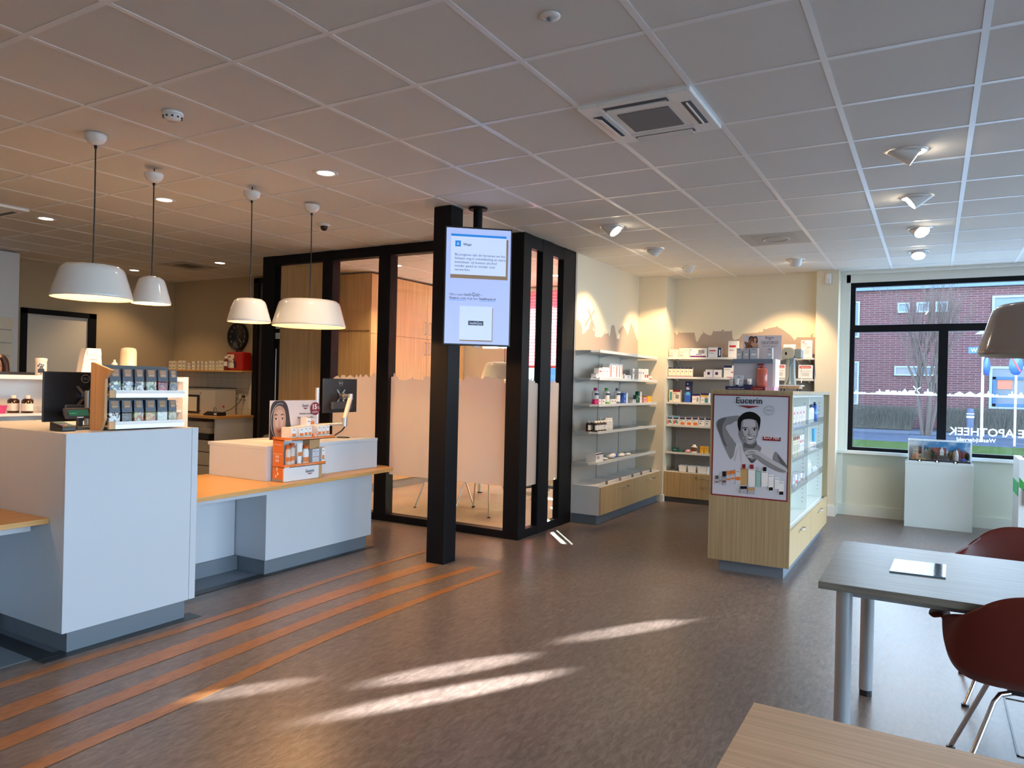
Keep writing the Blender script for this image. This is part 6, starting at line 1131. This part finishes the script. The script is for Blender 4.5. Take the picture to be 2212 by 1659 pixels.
for i, (a, b, h) in enumerate(hb_): carton(a-.02, b-.03, h, 'herbal', 'small cream herbal carton, %s from left on the oak wall shelf' % ORD[i], 'carton', ('y', 3.56), 1.6065, 'cream cartons on the wall shelf', .05)
SAFE = P('cabinet_cream_metal', (.58, .54, .46), .4)
t = thing('laboratory_cabinet', 'cream metal cabinet with framed glass window on the office worktop', 'cabinet', (-7.6, 3.45, .973))
m = MB(); m.box(-8.10, 3.28, .973, -7.06, 3.62, 1.345, SAFE); m.box(-8.10, 3.27, 1.345, -7.05, 3.63, 1.355, BLACKP); m.build('body', t)
m = MB(); m.box(-7.72, 3.268, .985, -7.40, 3.279, 1.245, BLACKP); m.build('window_frame', t); m = MB(); m.box(-7.69, 3.262, 1.01, -7.44, 3.267, 1.215, CREAM); m.build('window', t)
m = MB(); m.box(-7.06, 3.40, 1.08, -7.055, 3.43, 1.10, RED); m.disc((-7.38, 3.279, 1.27), .01, (0, -1, 0), BLACKP, 12); m.disc((-7.38, 3.279, 1.02), .01, (0, -1, 0), BLACKP, 12); m.build('marks', t)
t = thing('weighing_scale', 'dark flat laboratory scale on the office worktop below the socket', 'scale', (-6.95, 3.2, .973))
m = MB(); m.prism([(-7.10, 3.12, .9725), (-6.80, 3.12, .9725), (-6.80, 3.12, 1.02), (-7.02, 3.12, 1.03), (-7.10, 3.12, .995)], (0, .14, 0), BLACKP); m.build('body', t, bevel=.004); m = MB(); m.box(-6.87, 3.115, .985, -6.82, 3.12, 1.01, CREAM); m.build('display', t)
m = MB(); m.tube([(-6.98, 3.2, 1.03), (-6.98, 3.2, 1.07), (-6.955, 3.2, 1.085), (-6.93, 3.2, 1.07), (-6.93, 3.2, 1.03)], .006, CHROME, 8); m.build('weighing_bracket', t)
t = thing('power_socket', 'double wall socket with black plug and cable on the tiled wall', 'socket', (-6.99, 3.71, 1.19))
m = MB(); m.box(-7.09, 3.70, 1.19, -6.93, 3.711, 1.27, CREAM); m.build('plate', t, bevel=.003); m = MB(); m.tube([(-6.965, 3.70, 1.235), (-6.965, 3.66, 1.235)], .02, DARK, 14); m.tube([(-6.965, 3.66, 1.235), (-6.97, 3.62, 1.15), (-7.0, 3.5, 1.05), (-7.02, 3.35, 1.0), (-7.03, 3.27, .985)], .005, DARK, 8); m.build('plug', t)
PRN = P('printer_cream', (.55, .52, .44), .45)
t = thing('printer', 'cream and black office printer under the office worktop', 'printer', (-7.25, 3.35, 0))
m = MB(); m.box(-7.55, 3.12, .72, -6.95, 3.55, .80, PRN); m.box(-7.55, 3.10, .64, -6.95, 3.55, .72, BLACKP); m.box(-7.55, 3.12, .80, -7.05, 3.5, .88, PRN); m.build('body', t, bevel=.008)
for z0, z1_ in ((.28, .46), (.47, .63), (.10, .27)): m = MB(); m.box(-7.55, 3.11, z0, -6.95, 3.55, z1_, PRN); d = m.build('paper_drawer', t, bevel=.006); m = MB(); m.disc((-7.2, 3.109, (z0+z1_)/2), .01, (0, -1, 0), BLACKP, 12); m.build('lock', d)
m = MB(); m.box(-7.5, 3.14, 0, -7.0, 3.5, .10, DARK); m.build('base', t)
# woman behind the bookcase
px, py = -5.265, -.305
t = thing('person', 'woman with long auburn hair and glasses standing behind the bookcase at left', 'person', (px, py, 0), math.radians(48))
me = bpy.data.meshes.new('body'); J = [(0, 0, .92), (0, 0, 1.10), (0, 0, 1.28), (0, 0, 1.40), (0, -.01, 1.47), (.09, 0, .90), (.10, -.01, .50), (.10, .02, .09), (.10, -.12, .04), (-.09, 0, .90), (-.10, -.01, .50), (-.10, .02, .09), (-.10, -.12, .04), (.17, 0, 1.38), (.22, -.02, 1.12), (.17, -.22, 1.02), (.14, -.30, 1.02), (-.17, 0, 1.38), (-.22, -.02, 1.12), (-.17, -.22, 1.02), (-.14, -.30, 1.02)]
ED = [(0, 1), (1, 2), (2, 3), (3, 4), (0, 5), (5, 6), (6, 7), (7, 8), (0, 9), (9, 10), (10, 11), (11, 12), (3, 13), (13, 14), (14, 15), (15, 16), (3, 17), (17, 18), (18, 19), (19, 20)]
me.from_pydata([Vector(j) for j in J], ED, []); bo = bpy.data.objects.new('body', me); C.objects.link(bo); bo.parent = t
me.materials.append(P('dark_blouse', (.03, .04, .08), .8)); RR = [.14, .12, .14, .09, .05, .09, .065, .04, .035, .09, .065, .04, .035, .06, .042, .033, .025, .06, .042, .033, .025]
md = bo.modifiers.new('skin', 'SKIN')
if not me.skin_vertices: me.attributes.new if 0 else None
import bmesh
bmm = bmesh.new(); bmm.from_mesh(me); sl_ = bmm.verts.layers.skin.verify()
for v, r in zip(bmm.verts, RR): v[sl_].radius = (r, r*.8); v[sl_].use_root = (v.index == 0)
bmm.to_mesh(me); bmm.free(); s = bo.modifiers.new('s', 'SUBSURF'); s.levels = s.render_levels = 2
SKN = P('skin_tone', (.55, .30, .21), .5); HAIRM = P('auburn_hair', (.055, .017, .008), .45, bump=1, bscale=90)
m = MB(); hz = 1.545
m.lathe([(.001, -.115), (.030, -.112), (.052, -.085), (.066, -.045), (.073, 0), (.074, .04), (.066, .08), (.04, .105), (.001, .113)], (0, 0, hz), SKN, 20, ry=1.18); m.tube([(0, .01, 1.40), (0, .005, 1.50)], .05, SKN, 14)
m.ball((0, -.092, hz-.02), .013, SKN, 8, (.8, 1.1, 1.2)); m.ball((0, -.083, hz-.055), .02, P('lip_tone', (.45, .12, .10), .4), 8, (1.2, .5, .35))
for s_1 in (-1, 1): m.ball((s_1*.03, -.079, hz+.012), .012, P('eye_white', (.8, .8, .78), .2), 8, (1.2, .5, .7)); m.ball((s_1*.03, -.085, hz+.012), .006, BLACKP, 8, (1, .5, 1)); m.ball((s_1*.074, .0, hz-.005), .018, SKN, 8, (.4, .8, 1.3)); m.box(s_1*.03-.018, -.088, hz+.032, s_1*.03+.018, -.080, hz+.037, HAIRM)
m.build('head', t, local=True)
m = MB(); m.ball((0, .018, hz+.030), .090, HAIRM, 14, (.98, 1.06, 1.02)); m.v = [(a, b if b > -.045 or c_ > hz+.085 else b, c_) for a, b, c_ in m.v]
m.v = [(a*(1 if b > -.05 else 1), max(b, -.060) if c_ < hz+.075 else b, c_) for a, b, c_ in m.v]
for s_1 in (-1, 1): m.tube([(s_1*.055, -.035, hz+.085), (s_1*.082, -.03, hz+.02), (s_1*.088, -.03, hz-.08), (s_1*.085, -.04, hz-.18), (s_1*.08, -.05, hz-.27)], [.025, .026, .027, .026, .012], HAIRM, 10)
m.tube([(0, .07, hz+.05), (0, .095, hz-.10), (0, .10, hz-.28)], [.07, .07, .04], HAIRM, 14); m.build('hair', t, local=True)
m = MB()
for s_1 in (-1, 1): m.tube([(s_1*.033+.024*math.cos(2*PI*k/20), -.098, hz+.010+.020*math.sin(2*PI*k/20)) for k in range(21)], .0018, CHROME, 6, cap=False); m.tube([(s_1*.057, -.098, hz+.015), (s_1*.074, 0, hz+.01)], .0015, CHROME, 6)
m.tube([(-.01, -.098, hz+.015), (.01, -.098, hz+.015)], .0015, CHROME, 6); m.build('glasses', t, local=True)
for s_1 in (-1, 1):
    m = MB(); hx, hy, hzz = s_1*.13, -.34, 1.015
    m.ball((hx, hy, hzz), .036, SKN, 8, (1, 1.2, .45))
    for f in range(4): m.tube([(hx-.027+.018*f, hy-.035, hzz), (hx-.027+.018*f, hy-.07-.01*(f in (1, 2)), hzz), (hx-.027+.018*f, hy-.09-.012*(f in (1, 2)), hzz-.008)], [.009, .008, .006], SKN, 8)
    m.tube([(hx-s_1*.03, hy, hzz), (hx-s_1*.05, hy-.03, hzz), (hx-s_1*.05, hy-.05, hzz)], [.011, .009, .007], SKN, 8); m.build('hand', t, local=True)

# ================================================================== MEETING ROOM FURNITURE
t = thing('meeting_table', 'white meeting table with round legs behind the frosted glass', 'table', (-2.75, 4.4, 0))
m = MB(); m.box(-3.85, 4.25, .71, -2.30, 5.05, .74, P('meeting_table_white', (.72, .70, .66), .4)); m.build('tabletop', t)
for x, y in ((-3.70, 4.32), (-2.42, 4.32), (-3.70, 4.96), (-2.42, 4.96)): m = MB(); m.tube([(x, y, .02), (x, y, .71)], .03, WHITE, 18); g_ = m.build('leg', t); m = MB(); m.tube([(x, y, 0), (x, y, .02)], .033, BLACKP, 18); m.build('foot', g_)
def guest_chair(loc, rz, label):
    t = thing('guest_chair', label, 'chair', loc, rz, 'guest chairs in the meeting room')
    GC = P('grey_chair_fabric', (.22, .22, .25), .8)
    m = MB(); m.prism([(-.22, .2, .44), (.22, .2, .44), (.20, -.2, .44), (-.20, -.2, .44)], (0, 0, .04), GC); m.build('seat', t, local=True, bevel=.015)
    m = MB(); m.prism([(-.20, -.21, .52), (.20, -.21, .52), (.18, -.27, .85), (-.18, -.27, .85)], (0, -.03, 0), GC); m.build('backrest', t, local=True, bevel=.012)
    for a, b, c1, c2 in ((-.15, .15, -.24, .27), (.15, .15, .24, .27), (-.14, -.12, -.22, -.27), (.14, -.12, .22, -.27)):
        m = MB(); m.tube([(a, b, .44), (c1, c2, .012)], .009, CHROME, 10); g_ = m.build('leg', t, local=True); m = MB(); m.tube([(c1, c2, 0), (c1, c2, .016)], .018, BLACKP, 12); m.build('glide', g_, local=True)
    return t
guest_chair((-2.86, 3.68, 0), .12, 'chrome-legged grey guest chair nearest the front glass of the meeting room')
guest_chair((-3.42, 3.72, 0), -.1, 'chrome-legged grey guest chair further left, mostly hidden by the column')
t = thing('office_chair', 'black office chair on castors behind the meeting table', 'chair', (-3.05, 5.40, 0))
m = MB(); m.box(-3.29, 5.17, .46, -2.81, 5.63, .53, DARK); m.build('seat', t, bevel=.03); m = MB(); m.box(-3.27, 5.62, .58, -2.83, 5.68, 1.1, DARK); m.build('backrest', t, bevel=.02)
m = MB(); m.tube([(-3.05, 5.4, .08), (-3.05, 5.4, .46)], .03, BLACKP, 14)
for k in range(5): a = 2*PI*k/5+.3; m.tube([(-3.05, 5.4, .12), (-3.05+.30*math.cos(a), 5.4+.30*math.sin(a), .085)], [.03, .018], BLACKP, 10)
m.build('star_base', t)
for k in range(5):
    a = 2*PI*k/5+.3; c_ = Vector((-3.05+.30*math.cos(a), 5.4+.30*math.sin(a), .032)); d = Vector((-math.sin(a), math.cos(a), 0)); m = MB(); m.tube([c_-d*.022, c_+d*.022], .031, BLACKP, 16); m.tube([c_-d*.024, c_+d*.024], .02, GREYI, 14); m.build('castor', t)
m = MB(); m.box(-2.82, 4.80, 0, -2.62, 4.86, .05, ALU); tag(m.build('cable_box', origin=(-2.72, 4.83, 0)), 'small silver floor box inside the meeting room', 'floor box')
m = MB(); m.box(-3.9, 6.08, .12, -2.0, 6.1995, .62, PW); tag(m.build('radiator', origin=(-2.9, 6.06, .12), bevel=.01), 'white radiator below the meeting room window', 'radiator')

# ================================================================== WINDOW SIDE
WG = P('glossy_white_cabinet', (.84, .87, .84), .1, coat=.6)
t = thing('low_cabinet', 'glossy white low cabinet below the shop window', 'cabinet', (1.716, 6.0, 0))
m = MB(); m.box(1.39, 5.905, 0, 2.043, 6.20, .712, WG); m.build('body', t, bevel=.002); m = MB(); m.box(1.387, 5.90, .712, 2.046, 6.20, .735, WG); m.build('top', t, bevel=.001)
t = thing('diorama_case', 'white-framed display case with a miniature town on the white cabinet', 'display case', (1.72, 6.0, .7355))
cx0, cx1, cy0, cy1, cz0, cz1 = 1.413, 2.026, 5.925, 6.12, .7355, .982; e = .009; FW = P('case_frame_white', (.85, .87, .87), .3)
m = MB()
for x in (cx0, cx1-e):
    for y in (cy0, cy1-e): m.box(x, y, cz0, x+e, y+e, cz1, FW)
for z in (cz0, cz1-e):
    for y in (cy0, cy1-e): m.box(cx0+e, y, z, cx1-e, y+e, z+e, FW)
    for x in (cx0, cx1-e): m.box(x, cy0+e, z, x+e, cy1-e, z+e, FW)
m.build('case_frame', t)
m = MB(); m.box(cx0+e, cy0+e, cz0, cx1-e, cy1-e, cz0+.028, P('case_base_grey', (.05, .055, .06), .4)); m.build('base', t)
m = MB(); m.box(cx0+e, cy0+.002, cz0+e, cx1-e, cy0+.004, cz1-e, ACR); m.build('front_pane', t)
SKY = P('painted_sky', (.10, .32, .58), .6); nn = SKY.node_tree; nz = nn.nodes.new('ShaderNodeTexNoise'); nz.inputs['Scale'].default_value = 7; nz.inputs['Detail'].default_value = 6; rr_ = nn.nodes.new('ShaderNodeValToRGB'); rr_.color_ramp.elements[0].position = .42; rr_.color_ramp.elements[1].position = .62; rr_.color_ramp.elements[0].color = (.06, .26, .52, 1); rr_.color_ramp.elements[1].color = (.75, .78, .80, 1)
tcx = nn.nodes.new('ShaderNodeTexCoord'); nn.links.new(tcx.outputs['Object'], nz.inputs['Vector']); nn.links.new(nz.outputs['Fac'], rr_.inputs[0]); nn.links.new(rr_.outputs[0], nn.nodes['Principled BSDF'].inputs['Base Color'])
m = MB(); m.box(cx0+e, cy1-.012, cz0+.028, cx1-e, cy1-.009, cz1-e, SKY); m.build('painted_backdrop', t)
rd = random.Random(4); hc = [P('mini_%d' % 0, (.6, .55, .42), .7), P('mini_stone', (.45, .42, .36), .7), P('mini_brick', (.30, .08, .06), .7), P('mini_white', (.75, .75, .72), .7), P('mini_tan', (.5, .38, .22), .7)]; RF = P('mini_roof', (.12, .08, .07), .7)
def mini_house(x0, x1, y, h, mt, roof):
    m = MB(); z = cz0+.028; xm = (x0+x1)/2
    if roof == 'step': pr = [(x0, z), (x1, z), (x1, z+h*.7), (x1-(x1-x0)*.2, z+h*.7), (x1-(x1-x0)*.2, z+h*.85), (xm+.004, z+h*.85), (xm+.004, z+h), (xm-.004, z+h), (xm-.004, z+h*.85), (x0+(x1-x0)*.2, z+h*.85), (x0+(x1-x0)*.2, z+h*.7), (x0, z+h*.7)]
    elif roof == 'flat': pr = [(x0, z), (x1, z), (x1, z+h), (x0, z+h)]
    else: pr = [(x0, z), (x1, z), (x1, z+h*.72), (xm, z+h), (x0, z+h*.72)]
    m.prism([(a, y, b) for a, b in pr], (0, .03, 0), mt); n_ = max(2, int((x1-x0)/.014))
    for i in range(n_):
        for k in range(3): xx = x0+(i+.3)*(x1-x0)/n_; zz = z+h*(.12+.2*k); m.box(xx, y-.0006, zz, xx+.005, y, zz+.009, BLACKP if k else GREYI)
    return m.build('miniature_house', t)
x = cx0+.014
while x < cx1-.035:
    wd = rd.uniform(.024, .04); mini_house(x, min(x+wd, cx1-.012), 6.055+rd.uniform(0, .015), rd.uniform(.10, .15), rd.choice(hc), rd.choice(('gable', 'step', 'gable'))); x += wd+.001
mini_house(1.655, 1.785, 6.01, .135, hc[2], 'flat'); mini_house(1.725, 1.765, 6.004, .145, hc[3], 'gable'); mini_house(1.487, 1.545, 5.975, .055, hc[4], 'flat'); mini_house(1.70, 1.81, 5.965, .05, RF, 'flat')
m = MB(); m.prism([(1.545, 6.05, cz0+.028), (1.57, 6.05, cz0+.028), (1.567, 6.05, cz0+.15), (1.558, 6.05, cz0+.20), (1.549, 6.05, cz0+.15)], (0, .02, 0), hc[1]); m.build('church_tower', t)
for x, y, h, gmt in ((1.66, 5.96, .10, P('mini_tree_dark', (.012, .03, .015), .9)), (1.82, 5.99, .095, P('mini_tree_olive', (.06, .09, .02), .9)), (1.985, 5.96, .10, P('mini_tree_dark', (.012, .03, .015), .9))):
    m = MB(); m.ball((x, y, cz0+.028+h*.58), h*.42, gmt, 10, (.52, .45, 1)); rdx = random.Random(int(x*99)); m.v = [(a+rdx.uniform(-.003, .003), b+rdx.uniform(-.003, .003), c_+rdx.uniform(-.003, .003)) for a, b, c_ in m.v]; m.tube([(x, y, cz0+.028), (x, y, cz0+.028+h*.3)], .003, BLACKP, 6); m.build('miniature_tree', t)
m = MB(); m.lathe([(.018, .0), (.018, .07), (.012, .1), (.001, .125)], (1.885, 5.985, cz0+.028), hc[3], 14); m.build('miniature_tower', t); m = MB(); m.lathe([(.001, .03), (.03, .03), (.022, .02), (.02, 0)], (1.945, 5.96, cz0+.028), BLUE, 14, ry=.6); m.build('miniature_boat', t)
m = MB(); m.box(1.45, 5.94, cz0+.028, 1.60, 5.975, cz0+.033, YELL); m.lathe([(.028, .0), (.028, .05), (.001, .065)], (1.49, 5.965, cz0+.033), P('mini_carousel', (.55, .2, .08), .6), 12); m.build('carousel', t)
for k in range(60):
    m = MB() if k == 0 else m; xx = rd.uniform(1.43, 2.01); yy = rd.uniform(5.938, 5.972); m.box(xx, yy, cz0+.028, xx+.003, yy+.003, cz0+.040, rd.choice((RED, PW, BLUE, YELL, BLACKP, ORANGE)))
tag(m.build('miniature_people', t), kind='stuff')
LP = P('case_button_light', (.9, .9, .85), .3, emit=1.2)
for x in (1.53, 1.70, 1.875): m = MB(); m.box(x-.022, cy0-.003, cz0+.004, x+.022, cy0+.001, cz0+.024, BLACKP); m.disc((x, cy0-.0035, cz0+.014), .0075, (0, -1, 0), LP, 14); m.build('push_button', t)
t = thing('brochure_stand', 'white and green cardboard brochure stand at the right edge of the picture', 'stand', (2.62, 5.6, 0))
m = MB(); m.box(2.40, 5.30, 0, 2.46, 5.92, .87, PW); m.box(2.46, 5.30, 0, 2.85, 5.92, .84, P('stand_greyish_pink', (.50, .44, .42), .6)); m.build('box', t)
m = MB(); m.prism([(2.40, 5.299, .60), (2.46, 5.299, .55), (2.46, 5.299, .62), (2.40, 5.299, .70)], (0, -.001, 0), GREEN); m.box(2.46, 5.297, .62, 2.85, 5.299, .70, GREEN); m.box(2.395, 5.35, .50, 2.3995, 5.86, .64, P('stand_bright_green', (.05, .55, .18), .5)); m.build('green_band', t)
m = MB(); m.box(2.44, 5.27, .42, 2.52, 5.299, .58, P('stand_taupe_pocket', (.42, .36, .34), .6)); m.build('leaflet_pocket', t)
